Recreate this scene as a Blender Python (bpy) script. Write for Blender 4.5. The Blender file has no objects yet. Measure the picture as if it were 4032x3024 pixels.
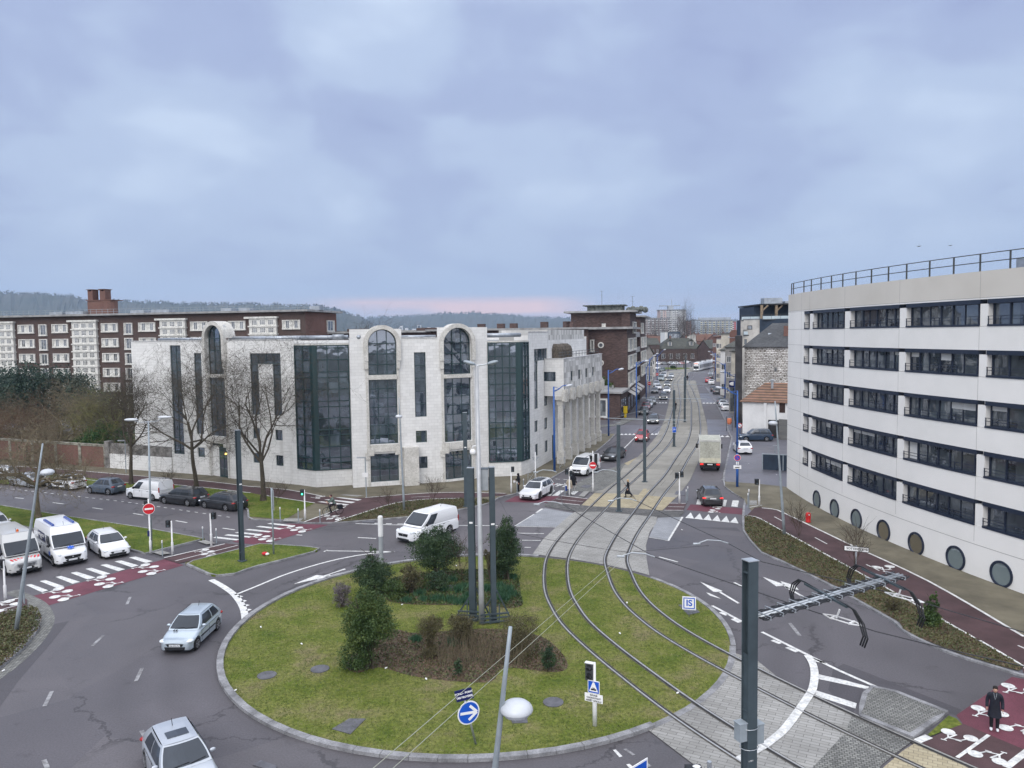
import bpy,math,random
import numpy as np
from mathutils import Vector,Matrix
random.seed(7)
rad=math.radians
sc=bpy.context.scene
COL=sc.collection
CH,FPX=15.0,3028.0
PIT,ROL=math.atan(195/FPX),0.0133
_c,_s=math.cos,math.sin
VF=Vector((0,_c(PIT),-_s(PIT)))
_r0,_u0=Vector((1,0,0)),Vector((0,_s(PIT),_c(PIT)))
VR=_r0*_c(ROL)-_u0*_s(ROL)
VU=_u0*_c(ROL)+_r0*_s(ROL)
CP=Vector((0,0,CH))
cd=bpy.data.cameras.new('camera');cam=bpy.data.objects.new('camera',cd);COL.objects.link(cam)
cd.sensor_width=36;cd.lens=36*FPX/4032;cd.clip_end=20000;cd.clip_start=0.1
cam.matrix_world=Matrix(((VR.x,VU.x,-VF.x,CP.x),(VR.y,VU.y,-VF.y,CP.y),(VR.z,VU.z,-VF.z,CP.z),(0,0,0,1)))
sc.camera=cam
w=bpy.data.worlds.new("World");sc.world=w;w.use_nodes=True
nt=w.node_tree;nt.nodes.clear()
def N(nt,t,**k):
 n=nt.nodes.new(t)
 for a,b in k.items():
  if a.startswith('i_'):
   n.inputs[int(a[2:])if a[2:].isdigit()else a[2:].replace('_',' ')].default_value=b
  else:setattr(n,a,b)
 return n
def L(nt,a,b):nt.links.new(a,b)
def ramp(nt,fac,stops,interp='LINEAR'):
 r=nt.nodes.new('ShaderNodeValToRGB');r.color_ramp.interpolation=interp
 while len(r.color_ramp.elements)>1:r.color_ramp.elements.remove(r.color_ramp.elements[-1])
 for i,(p,c)in enumerate(stops):
  e=r.color_ramp.elements[0]if i==0 else r.color_ramp.elements.new(p)
  e.position=p;e.color=(*c,1)if len(c)==3 else c
 if fac is not None:L(nt,fac,r.inputs[0])
 return r.outputs[0]
def mth(nt,op,a,b=None,c=None,clamp=False):
 n=nt.nodes.new('ShaderNodeMath');n.operation=op;n.use_clamp=clamp
 for i,v in enumerate((a,b,c)):
  if v is None:continue
  if isinstance(v,(int,float)):n.inputs[i].default_value=v
  else:L(nt,v,n.inputs[i])
 return n.outputs[0]
def mix(nt,fac,a,b,bt='MIX'):
 n=nt.nodes.new('ShaderNodeMix');n.data_type='RGBA';n.blend_type=bt
 for i,v in((0,fac),(6,a),(7,b)):
  if isinstance(v,(int,float)):n.inputs[i].default_value=v
  elif isinstance(v,tuple):n.inputs[i].default_value=(*v,1)if len(v)==3 else v
  else:L(nt,v,n.inputs[i])
 return n.outputs[2]
SUN_EL,SUN_ROT=rad(42),rad(200)
tc=N(nt,'ShaderNodeTexCoord');sp=N(nt,'ShaderNodeSeparateXYZ');L(nt,tc.outputs['Generated'],sp.inputs[0])
dz=mth(nt,'MAXIMUM',sp.outputs[2],0.0)
dd=mth(nt,'ADD',dz,0.34)
cb=N(nt,'ShaderNodeCombineXYZ');L(nt,mth(nt,'DIVIDE',sp.outputs[0],dd),cb.inputs[0]);L(nt,mth(nt,'DIVIDE',sp.outputs[1],dd),cb.inputs[1])
n1=N(nt,'ShaderNodeTexNoise',i_Scale=1.5,i_Detail=3.5,i_Roughness=.42,i_Distortion=.35);L(nt,cb.outputs[0],n1.inputs['Vector'])
n2=N(nt,'ShaderNodeTexNoise',i_Scale=4.2,i_Detail=4.0,i_Roughness=.5,i_Distortion=.4);L(nt,cb.outputs[0],n2.inputs['Vector'])
cl=mth(nt,'ADD',mth(nt,'MULTIPLY',n1.outputs[0],.75),mth(nt,'MULTIPLY',n2.outputs[0],.25))
cloud=ramp(nt,cl,[(.36,(.36,.425,.68)),(.45,(.43,.515,.76)),(.53,(.53,.64,.86)),(.63,(.66,.78,.98))],'EASE')
hz=ramp(nt,dz,[(0.0,(1,1,1)),(.05,(.85,.85,.85)),(.16,(.3,.3,.3)),(.33,(0,0,0))])
cloud=mix(nt,hz,cloud,(.45,.53,.71))
n3=N(nt,'ShaderNodeTexNoise',i_Scale=1.0,i_Detail=3.0,i_Roughness=.55)
mp=N(nt,'ShaderNodeMapping');mp.inputs['Scale'].default_value=(3.2,3.2,42);L(nt,tc.outputs['Generated'],mp.inputs[0]);L(nt,mp.outputs[0],n3.inputs['Vector'])
band=ramp(nt,sp.outputs[2],[(.012,(.3,.3,.3)),(.026,(1,1,1)),(.040,(1,1,1)),(.052,(0,0,0))])
azw=ramp(nt,mth(nt,'ABSOLUTE',mth(nt,'ADD',sp.outputs[0],.075)),[(0,(1,1,1)),(.11,(1,1,1)),(.19,(.15,.15,.15)),(.5,(.25,.25,.25)),(.8,(0,0,0))])
pk=mth(nt,'MULTIPLY',mth(nt,'MULTIPLY',band,azw),ramp(nt,n3.outputs[0],[(.38,(0,0,0)),(.58,(1,1,1))]))
cloud=mix(nt,pk,cloud,(.98,.68,.66))
zen=ramp(nt,sp.outputs[2],[(.38,(0,0,0)),(.75,(1,1,1))])
cloud=mix(nt,zen,cloud,(1.85,1.92,2.12))
back=ramp(nt,mth(nt,'MULTIPLY',sp.outputs[1],-1.0),[(0.0,(0,0,0)),(.6,(1,1,1))])
cloud=mix(nt,back,cloud,(1.55,1.6,1.75))
skt=N(nt,'ShaderNodeTexSky',sky_type='NISHITA',sun_disc=False,sun_elevation=SUN_EL,sun_rotation=SUN_ROT)
bg1=N(nt,'ShaderNodeBackground',i_Strength=0.05);L(nt,skt.outputs[0],bg1.inputs[0])
bg2=N(nt,'ShaderNodeBackground',i_Strength=1.0);L(nt,cloud,bg2.inputs[0])
ms=N(nt,'ShaderNodeMixShader');ms.inputs[0].default_value=.95
L(nt,bg1.outputs[0],ms.inputs[1]);L(nt,bg2.outputs[0],ms.inputs[2])
wo=N(nt,'ShaderNodeOutputWorld');L(nt,ms.outputs[0],wo.inputs[0])
sl=bpy.data.lights.new('sun','SUN');sl.energy=1.5;sl.angle=rad(40);sl.color=(1,.95,.88)
so=bpy.data.objects.new('sun',sl);COL.objects.link(so)
_sd=Vector((_s(SUN_ROT)*_c(SUN_EL),_c(SUN_ROT)*_c(SUN_EL),_s(SUN_EL)))
so.rotation_euler=(-_sd).to_track_quat('-Z','Y').to_euler()
sc.view_settings.view_transform='Standard';sc.view_settings.look='None';sc.view_settings.gamma=1
sc.view_settings.exposure=0.0
sc.render.engine='CYCLES'
sc.cycles.use_denoising=True
sc.cycles.max_bounces=6;sc.cycles.diffuse_bounces=3;sc.cycles.glossy_bounces=3;sc.cycles.transparent_max_bounces=8
sc.cycles.volume_bounces=0
sc.cycles.sample_clamp_indirect=4
ZR=dict(P=(0,0,1),A=(0,1750,2.212),B=(1000,1750,2.212),C=(2000,1750,2.212),D=(3000,1750,2.1434),E=(0,2274,2.212),F=(1000,2274,2.212),G=(2000,2274,2.212),H=(3000,2250,2.1434),S=(2350,1550,4.0218),T=(2000,1780,4.424),V=(2850,1700,5.53),Q=(2250,1200,4.0218),W=(2750,1500,5.53),X=(2600,1180,4.2538),L=(0,1100,2.212),M=(1000,1100,2.212),N=(2000,1100,2.212),O=(3000,1000,2.1434),I=(1300,2100,2.3284),Y=(2280,1150,2.5425),U=(0,1850,4.424))
def px(r,x,y):
 ox,oy,s_=ZR[r];return ox+x/s_,oy+y/s_
def ray(x,y):return VF+VR*((x-2016)/FPX)-VU*((y-1512)/FPX)
def g(r,x,y,z=0.0):
 "point of the ground (or of the level z) that the photograph shows at x, y of a view"
 d=ray(*px(r,x,y));t=(z-CH)/d.z
 return Vector((t*d.x,t*d.y,z))
def gs(r,*pts,z=0.0):return[g(r,x,y,z)for x,y in pts]
def at_depth(r,x,y,Y):
 d=ray(*px(r,x,y));return CP+d*(Y/d.y)
def zat(p,r,x,y):
 "height above point p at which the view row y lies"
 d=ray(*px(r,x,y));h=Vector((p[0],p[1])).length
 return CH+d.z*h/Vector((d.x,d.y)).length
OFF={}
def props(o,label=None,cat=None,group=None,kind=None):
 if label:o['label']=label
 if cat:o['category']=cat
 if group:o['group']=group
 if kind:o['kind']=kind
 return o
def thing(name,label,cat,loc=(0,0,0),rz=0,group=None):
 o=bpy.data.objects.new(name,None);COL.objects.link(o);o.empty_display_size=.3
 o.location=loc;o.rotation_euler=(0,0,rz)
 OFF[o.name]=Vector(loc)
 return props(o,label,cat,group)
class MB:
 def __init__(s):s.v=[];s.f=[];s.m=[]
 def face(s,pts,m=0):
  b=len(s.v);s.v+=[tuple(p)for p in pts];s.f.append(tuple(range(b,b+len(pts))));s.m.append(m);return s
 def mesh(s,vs,fs,m=0):
  b=len(s.v);s.v+=[tuple(p)for p in vs];s.f+=[tuple(b+i for i in f)for f in fs];s.m+=[m]*len(fs);return s
 def box(s,x0,x1,y0,y1,z0,z1,m=0):
  return s.mesh([(x,y,z)for z in(z0,z1)for y in(y0,y1)for x in(x0,x1)],[(0,2,3,1),(4,5,7,6),(0,1,5,4),(1,3,7,5),(3,2,6,7),(2,0,4,6)],m)
 def obox(s,c,ax,ay,az,m=0):
  c=Vector(c);ax,ay,az=Vector(ax),Vector(ay),Vector(az)
  return s.mesh([c+ax*i+ay*j+az*k for k in(-1,1)for j in(-1,1)for i in(-1,1)],[(0,2,3,1),(4,5,7,6),(0,1,5,4),(1,3,7,5),(3,2,6,7),(2,0,4,6)],m)
 def bar(s,a,b,w_,h_=None,m=0,up=(0,0,1)):
  a,b=Vector(a),Vector(b);h_=h_ or w_;d=b-a
  if d.length<1e-6:return s
  t=d.normalized();u=Vector(up)
  if abs(t.dot(u))>.98:u=Vector((1,0,0))
  sd=t.cross(u).normalized();u=sd.cross(t)
  return s.obox((a+b)/2,d/2,sd*w_/2,u*h_/2,m)
 def tube(s,path,r,n=8,m=0,cap=True):
  P_=[Vector(p)for p in path];R_=r if isinstance(r,(list,tuple))else[r]*len(P_)
  base=len(s.v);pu=None
  for i,p in enumerate(P_):
   t=(P_[min(i+1,len(P_)-1)]-P_[max(i-1,0)])
   t=t.normalized()if t.length>1e-9 else Vector((0,0,1))
   if pu is None:pu=t.orthogonal().normalized()
   pu=pu-t*pu.dot(t);pu=pu.normalized()if pu.length>1e-6 else t.orthogonal().normalized()
   q=t.cross(pu)
   for k in range(n):
    a=2*math.pi*k/n;s.v.append(tuple(p+(pu*_c(a)+q*_s(a))*R_[i]))
  for i in range(len(P_)-1):
   for k in range(n):
    s.f.append((base+i*n+k,base+i*n+(k+1)%n,base+(i+1)*n+(k+1)%n,base+(i+1)*n+k));s.m.append(m)
  if cap:
   s.f.append(tuple(base+k for k in reversed(range(n))));s.m.append(m)
   e=base+(len(P_)-1)*n;s.f.append(tuple(e+k for k in range(n)));s.m.append(m)
  return s
 def prism(s,poly,z0,z1,m=0,top=True,bot=False):
  n=len(poly);b=len(s.v)
  s.v+=[(p[0],p[1],z0)for p in poly]+[(p[0],p[1],z1)for p in poly]
  for i in range(n):s.f.append((b+i,b+(i+1)%n,b+n+(i+1)%n,b+n+i));s.m.append(m)
  if top:s.f.append(tuple(b+n+i for i in range(n)));s.m.append(m)
  if bot:s.f.append(tuple(b+i for i in reversed(range(n))));s.m.append(m)
  return s
 def lathe(s,prof,n=16,m=0,c=(0,0,0),ax=(0,0,1)):
  c=Vector(c);ax=Vector(ax).normalized();u=ax.orthogonal().normalized();v_=ax.cross(u);b=len(s.v)
  for r,h in prof:
   for k in range(n):
    a=2*math.pi*k/n;s.v.append(tuple(c+ax*h+(u*_c(a)+v_*_s(a))*r))
  for i in range(len(prof)-1):
   for k in range(n):s.f.append((b+i*n+k,b+i*n+(k+1)%n,b+(i+1)*n+(k+1)%n,b+(i+1)*n+k));s.m.append(m)
  s.f.append(tuple(b+k for k in reversed(range(n))));s.m.append(m)
  e=b+(len(prof)-1)*n;s.f.append(tuple(e+k for k in range(n)));s.m.append(m)
  return s
 def ell(s,c,rx,ry,rz,n=12,k=8,m=0,rot=None):
  c=Vector(c);b=len(s.v);rot=rot or Matrix.Identity(3)
  for i in range(k+1):
   th=math.pi*i/k
   for j in range(n):
    ph=2*math.pi*j/n
    s.v.append(tuple(c+rot@Vector((rx*_s(th)*_c(ph),ry*_s(th)*_s(ph),rz*_c(th)))))
  for i in range(k):
   for j in range(n):s.f.append((b+i*n+j,b+(i+1)*n+j,b+(i+1)*n+(j+1)%n,b+i*n+(j+1)%n));s.m.append(m)
  return s
 def build(s,name,mat,parent=None,smooth=False,label=None,uv=True,**pr):
  me=bpy.data.meshes.new(name)
  V=np.array(s.v,dtype=np.float64).reshape(-1,3)
  if parent is not None:V=V-np.array(OFF.get(parent.name,Vector((0,0,0))))
  me.from_pydata(V.tolist(),[],s.f)
  for mm in(mat if isinstance(mat,(list,tuple))else[mat]):me.materials.append(mm)
  nf=len(me.polygons)
  if any(s.m):me.polygons.foreach_set('material_index',s.m)
  if smooth:me.polygons.foreach_set('use_smooth',[True]*nf)
  if uv and nf:
   nrm=np.empty(nf*3);me.polygons.foreach_get('normal',nrm);nrm=nrm.reshape(-1,3)
   tot=np.empty(nf,dtype=np.int32);me.polygons.foreach_get('loop_total',tot)
   li=np.empty(len(me.loops),dtype=np.int32);me.loops.foreach_get('vertex_index',li)
   pn=np.repeat(nrm,tot,axis=0);P_=np.array(s.v).reshape(-1,3)[li]
   h=np.hypot(pn[:,0],pn[:,1]);flat=np.abs(pn[:,2])>.9;h[h==0]=1
   sg=np.where(np.abs(pn[:,1])>np.abs(pn[:,0]),np.sign(-pn[:,1]+1e-9),np.sign(pn[:,0]+1e-9))
   tx,ty=-pn[:,1]/h,pn[:,0]/h
   u=np.where(flat,P_[:,0],P_[:,0]*tx+P_[:,1]*ty);v_=np.where(flat,P_[:,1],P_[:,2]/np.maximum(h,.3))
   ul=me.uv_layers.new(name='UVMap');ul.data.foreach_set('uv',np.stack([u,v_],1).ravel())
  o=bpy.data.objects.new(name,me);COL.objects.link(o)
  if parent is not None:o.parent=parent;OFF[o.name]=OFF.get(parent.name,Vector((0,0,0)))
  return props(o,label,**pr)
def struct(name,mb,mat,**k):return mb.build(name,mat,kind='structure',**k)
def copy_tree(o,loc=None,rz=None,label=None,group=None,scale=None,parent=None):
 c=o.copy();COL.objects.link(c)
 if parent is not None:c.parent=parent
 if loc is not None:c.location=loc
 if rz is not None:c.rotation_euler=(0,0,rz)
 if scale is not None:c.scale=scale if isinstance(scale,(tuple,Vector))else(scale,)*3
 if label:c['label']=label
 if group:c['group']=group
 for ch in o.children:copy_tree(ch,parent=c)
 return c
def recolor(root,name,mat):
 "give the parts (or sub-parts) called NAME of this one thing their own material"
 for ch in list(root.children)+[q for c in root.children for q in c.children]:
  if ch.name.split('.')[0]==name:
   ch.material_slots[0].link='OBJECT';ch.material_slots[0].material=mat
def smooth_path(pts,k=6,closed=False):
 pts=[Vector(p)for p in pts];n=len(pts);out=[]
 rng=n if closed else n-1
 for i in range(rng):
  p0=pts[(i-1)%n]if closed or i>0 else pts[0];p1=pts[i];p2=pts[(i+1)%n]
  p3=pts[(i+2)%n]if closed or i+2<n else pts[-1]
  for j in range(k):
   t=j/k
   out.append(.5*((2*p1)+(p2-p0)*t+(2*p0-5*p1+4*p2-p3)*t*t+(3*p1-p0-3*p2+p3)*t**3))
 if not closed:out.append(pts[-1])
 return out
MATS={}
def newmat(name):
 m=bpy.data.materials.new(name);m.use_nodes=True;nt=m.node_tree
 b=nt.nodes['Principled BSDF'];return m,nt,b
def mat(name,col,rough=.8,var=.12,scale=2.0,bump=0.0,bscale=None,metal=0.0,spec=.3,col2=None,space='Object',coat=0,fine=None,emit=None,es=1.0):
 if name in MATS:return MATS[name]
 m,nt,b=newmat(name)
 b.inputs['Roughness'].default_value=rough;b.inputs['Metallic'].default_value=metal;b.inputs['Specular IOR Level'].default_value=spec
 if coat:b.inputs['Coat Weight'].default_value=coat;b.inputs['Coat Roughness'].default_value=.06
 t=N(nt,'ShaderNodeTexCoord');src=t.outputs[space]
 if var or col2:
  n=N(nt,'ShaderNodeTexNoise',i_Scale=scale,i_Detail=6.0,i_Roughness=.6);L(nt,src,n.inputs['Vector'])
  c2=col2 or tuple(c*(1-2*var)for c in col)
  c1=col if col2 else tuple(min(1,c*(1+var))for c in col)
  out=ramp(nt,n.outputs[0],[(.35,c2),(.65,c1)])
  if fine:
   nf=N(nt,'ShaderNodeTexNoise',i_Scale=fine,i_Detail=3.0,i_Roughness=.7);L(nt,src,nf.inputs['Vector'])
   out=mix(nt,1.0,out,ramp(nt,nf.outputs[0],[(.3,(.72,.72,.72)),(.7,(1.2,1.2,1.2))]),'MULTIPLY')
  L(nt,out,b.inputs['Base Color'])
 else:b.inputs['Base Color'].default_value=(*col,1)
 if bump:
  nb=N(nt,'ShaderNodeTexNoise',i_Scale=bscale or scale*8,i_Detail=4.0);L(nt,src,nb.inputs['Vector'])
  bp=N(nt,'ShaderNodeBump',i_Strength=bump,i_Distance=.02);L(nt,nb.outputs[0],bp.inputs['Height']);L(nt,bp.outputs[0],b.inputs['Normal'])
 if emit:b.inputs['Emission Color'].default_value=(*emit,1);b.inputs['Emission Strength'].default_value=es
 MATS[name]=m;return m
def brickmat(name,c1,c2,mortar,bw=.22,bh=.065,ms_=.012,rough=.85,offset=.5,var=.25,vscale=.35,bias=0.0,stain=None,squash=1.0,bump=.3,rot=0.0,warp=0.0):
 m,nt,b=newmat(name);b.inputs['Roughness'].default_value=rough;b.inputs['Specular IOR Level'].default_value=.25
 t=N(nt,'ShaderNodeTexCoord');src=t.outputs['UV']
 if rot:
  mp=N(nt,'ShaderNodeMapping');mp.inputs['Rotation'].default_value=(0,0,rot);L(nt,src,mp.inputs[0]);src=mp.outputs[0]
 if warp:
  wn_=N(nt,'ShaderNodeTexNoise',i_Scale=1.3,i_Detail=3.0);L(nt,src,wn_.inputs['Vector']);vm=N(nt,'ShaderNodeVectorMath',operation='MULTIPLY_ADD');L(nt,wn_.outputs['Color'],vm.inputs[0]);vm.inputs[1].default_value=(warp*4,warp,0);L(nt,src,vm.inputs[2]);src=vm.outputs[0]
 bt=N(nt,'ShaderNodeTexBrick',offset=offset,i_Scale=1.0);L(nt,src,bt.inputs['Vector'])
 bt.inputs['Color1'].default_value=(*c1,1);bt.inputs['Color2'].default_value=(*c2,1);bt.inputs['Mortar'].default_value=(*mortar,1)
 bt.inputs['Mortar Size'].default_value=ms_;bt.inputs['Brick Width'].default_value=bw;bt.inputs['Row Height'].default_value=bh;bt.inputs['Bias'].default_value=bias
 bt.inputs['Mortar Smooth'].default_value=.3
 n=N(nt,'ShaderNodeTexNoise',i_Scale=vscale,i_Detail=6.0,i_Roughness=.62);L(nt,t.outputs['Object'],n.inputs['Vector'])
 out=mix(nt,1.0,bt.outputs[0],ramp(nt,n.outputs[0],[(.3,(1-var,)*3),(.7,(1+var*.5,)*3)]),'MULTIPLY')
 if stain:
  mp2=N(nt,'ShaderNodeMapping');mp2.inputs['Scale'].default_value=(1.2,1.2,.12);L(nt,t.outputs['Object'],mp2.inputs[0])
  n2_=N(nt,'ShaderNodeTexNoise',i_Scale=1.0,i_Detail=5.0,i_Roughness=.65);L(nt,mp2.outputs[0],n2_.inputs['Vector'])
  out=mix(nt,mth(nt,'MULTIPLY',ramp(nt,n2_.outputs[0],[(.55,(0,0,0)),(.75,(1,1,1))]),.55),out,stain)
 L(nt,out,b.inputs['Base Color'])
 bp=N(nt,'ShaderNodeBump',i_Strength=bump,i_Distance=.01);L(nt,bt.outputs['Fac'],bp.inputs['Height']);bp.invert=True;L(nt,bp.outputs[0],b.inputs['Normal'])
 MATS[name]=m;return m
def glassmat(name,dark,light,cw=1.0,ch=1.0,refl=.45,wob=.25):
 "window glass: dark rooms and pale blinds seen through it, the street mirrored in slightly uneven panes"
 m,nt,b=newmat(name)
 t=N(nt,'ShaderNodeTexCoord')
 n=N(nt,'ShaderNodeTexNoise',i_Scale=.9,i_Detail=5.0,i_Roughness=.6,i_Distortion=.8);L(nt,t.outputs['Object'],n.inputs['Vector'])
 mp=N(nt,'ShaderNodeVectorMath',operation='SNAP');mp.inputs[1].default_value=(cw,ch,1);L(nt,t.outputs['UV'],mp.inputs[0])
 wn=N(nt,'ShaderNodeTexWhiteNoise',noise_dimensions='3D')
 ob=N(nt,'ShaderNodeObjectInfo');va=N(nt,'ShaderNodeVectorMath',operation='ADD');L(nt,mp.outputs[0],va.inputs[0]);L(nt,ob.outputs['Random'],va.inputs[1]);L(nt,va.outputs[0],wn.inputs[0])
 f=mth(nt,'ADD',mth(nt,'MULTIPLY',n.outputs[0],.5),mth(nt,'MULTIPLY',wn.outputs[0],.5))
 L(nt,ramp(nt,f,[(.2,dark),(.62,tuple((a+c)/2 for a,c in zip(dark,light))),(.8,light)]),b.inputs['Base Color'])
 b.inputs['Roughness'].default_value=.5;b.inputs['Specular IOR Level'].default_value=.2
 gl=N(nt,'ShaderNodeBsdfGlossy');gl.inputs['Roughness'].default_value=.03;gl.inputs['Color'].default_value=(.85,.9,1,1)
 nb=N(nt,'ShaderNodeTexNoise',i_Scale=.7,i_Detail=2.0);L(nt,t.outputs['Object'],nb.inputs['Vector'])
 bp=N(nt,'ShaderNodeBump',i_Strength=wob,i_Distance=.12);L(nt,nb.outputs[0],bp.inputs['Height']);L(nt,bp.outputs[0],gl.inputs['Normal'])
 fr=N(nt,'ShaderNodeFresnel',i_IOR=1.5);mx=N(nt,'ShaderNodeMixShader')
 L(nt,mth(nt,'ADD',mth(nt,'MULTIPLY',fr.outputs[0],.8),refl,clamp=True),mx.inputs[0]);L(nt,b.outputs[0],mx.inputs[1]);L(nt,gl.outputs[0],mx.inputs[2])
 L(nt,mx.outputs[0],nt.nodes['Material Output'].inputs[0]);MATS[name]=m;return m
def leafmat(name,c1,c2,c3,scale=.9):
 m,nt,b=newmat(name);b.inputs['Roughness'].default_value=.6;b.inputs['Specular IOR Level'].default_value=.35
 t=N(nt,'ShaderNodeTexCoord');n=N(nt,'ShaderNodeTexNoise',i_Scale=scale,i_Detail=4.0);L(nt,t.outputs['Object'],n.inputs['Vector'])
 n2_=N(nt,'ShaderNodeTexNoise',i_Scale=scale*14,i_Detail=2.0);L(nt,t.outputs['Object'],n2_.inputs['Vector'])
 f=mth(nt,'ADD',mth(nt,'MULTIPLY',n.outputs[0],.55),mth(nt,'MULTIPLY',n2_.outputs[0],.45))
 L(nt,ramp(nt,f,[(.36,c1),(.5,c2),(.64,c3)]),b.inputs['Base Color'])
 MATS[name]=m;return m
def paint(name,col,metal=.0,rough=.3):
 return mat(name,col,rough=rough,var=.0,metal=metal,spec=.5,coat=.8)
WHITE=mat('white_paint',(.78,.78,.78),.5,.04)
BLACK=mat('black_plastic',(.018,.019,.022),.5,.1)
DARKGREY=mat('dark_grey_metal',(.06,.065,.07),.5,.1)
STEEL=mat('galvanised_steel',(.42,.45,.48),.42,.1,3,metal=.6)
STEELP=mat('grey_painted_steel',(.30,.34,.37),.5,.08,2,metal=.2)
CATG=mat('slate_green_mast_paint',(.055,.075,.088),.45,.1,1.2,spec=.4)
BLUEP=mat('blue_mast_paint',(.02,.10,.36),.4,.08,1.5,spec=.5)
RED=mat('sign_red',(.55,.02,.03),.4,.03)
SBLUE=mat('sign_blue',(.01,.09,.50),.4,.03)
NAVY=mat('plate_navy',(.01,.015,.09),.4,.03)
TXW=mat('lettering_white',(.8,.8,.8),.5,0)
TXK=mat('lettering_black',(.01,.01,.015),.5,0)
def text_mb(s,size,origin,right,up,depth=.004,align='CENTER',font_bold=.0):
 "flat lettering turned into a mesh: origin is the middle of the line"
 cu=bpy.data.curves.new('lettering','FONT');cu.body=s;cu.size=size;cu.align_x=align;cu.align_y='CENTER';cu.offset=font_bold;cu.extrude=depth
 o=bpy.data.objects.new('lettering',cu);COL.objects.link(o)
 dg=bpy.context.evaluated_depsgraph_get();dg.update();me=o.evaluated_get(dg).to_mesh()
 r,u=Vector(right).normalized(),Vector(up).normalized();nn=r.cross(u);O=Vector(origin)
 mb=MB();mb.mesh([O+r*v.co.x+u*v.co.y+nn*v.co.z for v in me.vertices],[tuple(p.vertices)for p in me.polygons])
 o.evaluated_get(dg).to_mesh_clear();bpy.data.objects.remove(o);bpy.data.curves.remove(cu)
 return mb
# ================================================================ GROUND
def asphalt(name,col,crack=.6,patch=.25,wet=0.0):
 m,nt,b=newmat(name);t=N(nt,'ShaderNodeTexCoord');o=t.outputs['Object']
 n1=N(nt,'ShaderNodeTexNoise',i_Scale=.12,i_Detail=5.0,i_Roughness=.6);L(nt,o,n1.inputs['Vector'])
 n2=N(nt,'ShaderNodeTexNoise',i_Scale=14.0,i_Detail=4.0,i_Roughness=.75);L(nt,o,n2.inputs['Vector'])
 c=mix(nt,1.0,ramp(nt,n1.outputs[0],[(.3,tuple(x*(1-patch)for x in col)),(.5,col),(.7,tuple(x*(1+patch)for x in col))]),ramp(nt,n2.outputs[0],[(.25,(.72,.72,.72)),(.75,(1.28,1.28,1.28))]),'MULTIPLY')
 nd=N(nt,'ShaderNodeTexNoise',i_Scale=.9,i_Detail=5.0,i_Roughness=.7);L(nt,o,nd.inputs['Vector'])
 va=N(nt,'ShaderNodeVectorMath',operation='MULTIPLY_ADD');L(nt,nd.outputs['Color'],va.inputs[0]);va.inputs[1].default_value=(2.2,2.2,0);L(nt,o,va.inputs[2])
 vo=N(nt,'ShaderNodeTexVoronoi',feature='DISTANCE_TO_EDGE',i_Scale=.13);L(nt,va.outputs[0],vo.inputs['Vector'])
 ln=ramp(nt,vo.outputs['Distance'],[(0,(1,1,1)),(.005,(.85,.85,.85)),(.011,(0,0,0))])
 nm=N(nt,'ShaderNodeTexNoise',i_Scale=.22,i_Detail=2.0);L(nt,o,nm.inputs['Vector'])
 c=mix(nt,mth(nt,'MULTIPLY',mth(nt,'MULTIPLY',ln,ramp(nt,nm.outputs[0],[(.40,(0,0,0)),(.52,(1,1,1))])),crack),c,(.025,.024,.027))
 vp=N(nt,'ShaderNodeTexVoronoi',i_Scale=.09);vp.inputs['Randomness'].default_value=.8;L(nt,o,vp.inputs['Vector'])
 sv=N(nt,'ShaderNodeSeparateColor');L(nt,vp.outputs['Color'],sv.inputs[0])
 c=mix(nt,1.0,c,ramp(nt,sv.outputs[0],[(.0,(.88,.88,.9)),(.35,(.98,.98,.98)),(1,(1.07,1.06,1.05))]),'MULTIPLY')
 sb=N(nt,'ShaderNodeVectorMath',operation='DISTANCE');L(nt,o,sb.inputs[0]);sb.inputs[1].default_value=(-1.83,38.85,0)
 wv=N(nt,'ShaderNodeTexNoise',i_Scale=.5,i_Detail=3.0);L(nt,o,wv.inputs['Vector']);rr_=mth(nt,'ADD',sb.outputs['Value'],wv.outputs[0])
 c=mix(nt,1.0,c,ramp(nt,mth(nt,'DIVIDE',rr_,30.0),[(.44,(.82,.81,.80)),(.47,(.97,.97,.97)),(.505,(.86,.86,.86)),(.53,(1.02,1.02,1.02)),(.57,(.88,.88,.88)),(.60,(1,1,1))]),'MULTIPLY')
 ol=N(nt,'ShaderNodeTexNoise',i_Scale=.8,i_Detail=6.0,i_Roughness=.7);L(nt,o,ol.inputs['Vector']);c=mix(nt,1.0,c,ramp(nt,ol.outputs[0],[(.30,(.72,.71,.72)),(.40,(1,1,1)),(.68,(1,1,1)),(.76,(1.12,1.11,1.09))]),'MULTIPLY')
 L(nt,c,b.inputs['Base Color'])
 L(nt,ramp(nt,n1.outputs[0],[(.35,(.5-.3*wet,)*3),(.65,(.82-.35*wet,)*3)]),b.inputs['Roughness']);b.inputs['Specular IOR Level'].default_value=.35+.3*wet
 bp=N(nt,'ShaderNodeBump',i_Strength=.25,i_Distance=.01);L(nt,n2.outputs[0],bp.inputs['Height']);L(nt,bp.outputs[0],b.inputs['Normal'])
 return m
ASPH=asphalt('asphalt',(.098,.092,.101))
ASPH_WET=asphalt('asphalt_damp',(.115,.112,.130),.3,.2,.6)
ASPH_DARK=asphalt('asphalt_fresh',(.068,.064,.072),.2)
CYC=mat('brown_cycle_surfacing',(.078,.044,.047),.75,.15,.6,.15,fine=25)
REDS=mat('red_crossing_surfacing',(.135,.042,.060),.7,.12,.5,.15,fine=22)
TAN=mat('sandy_pavement_asphalt',(.155,.138,.098),.8,.18,.35,.15,fine=28)
MARK=mat('road_marking_paint',(.72,.72,.70),.6,0,3,col2=(.50,.50,.49),fine=9)
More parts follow.
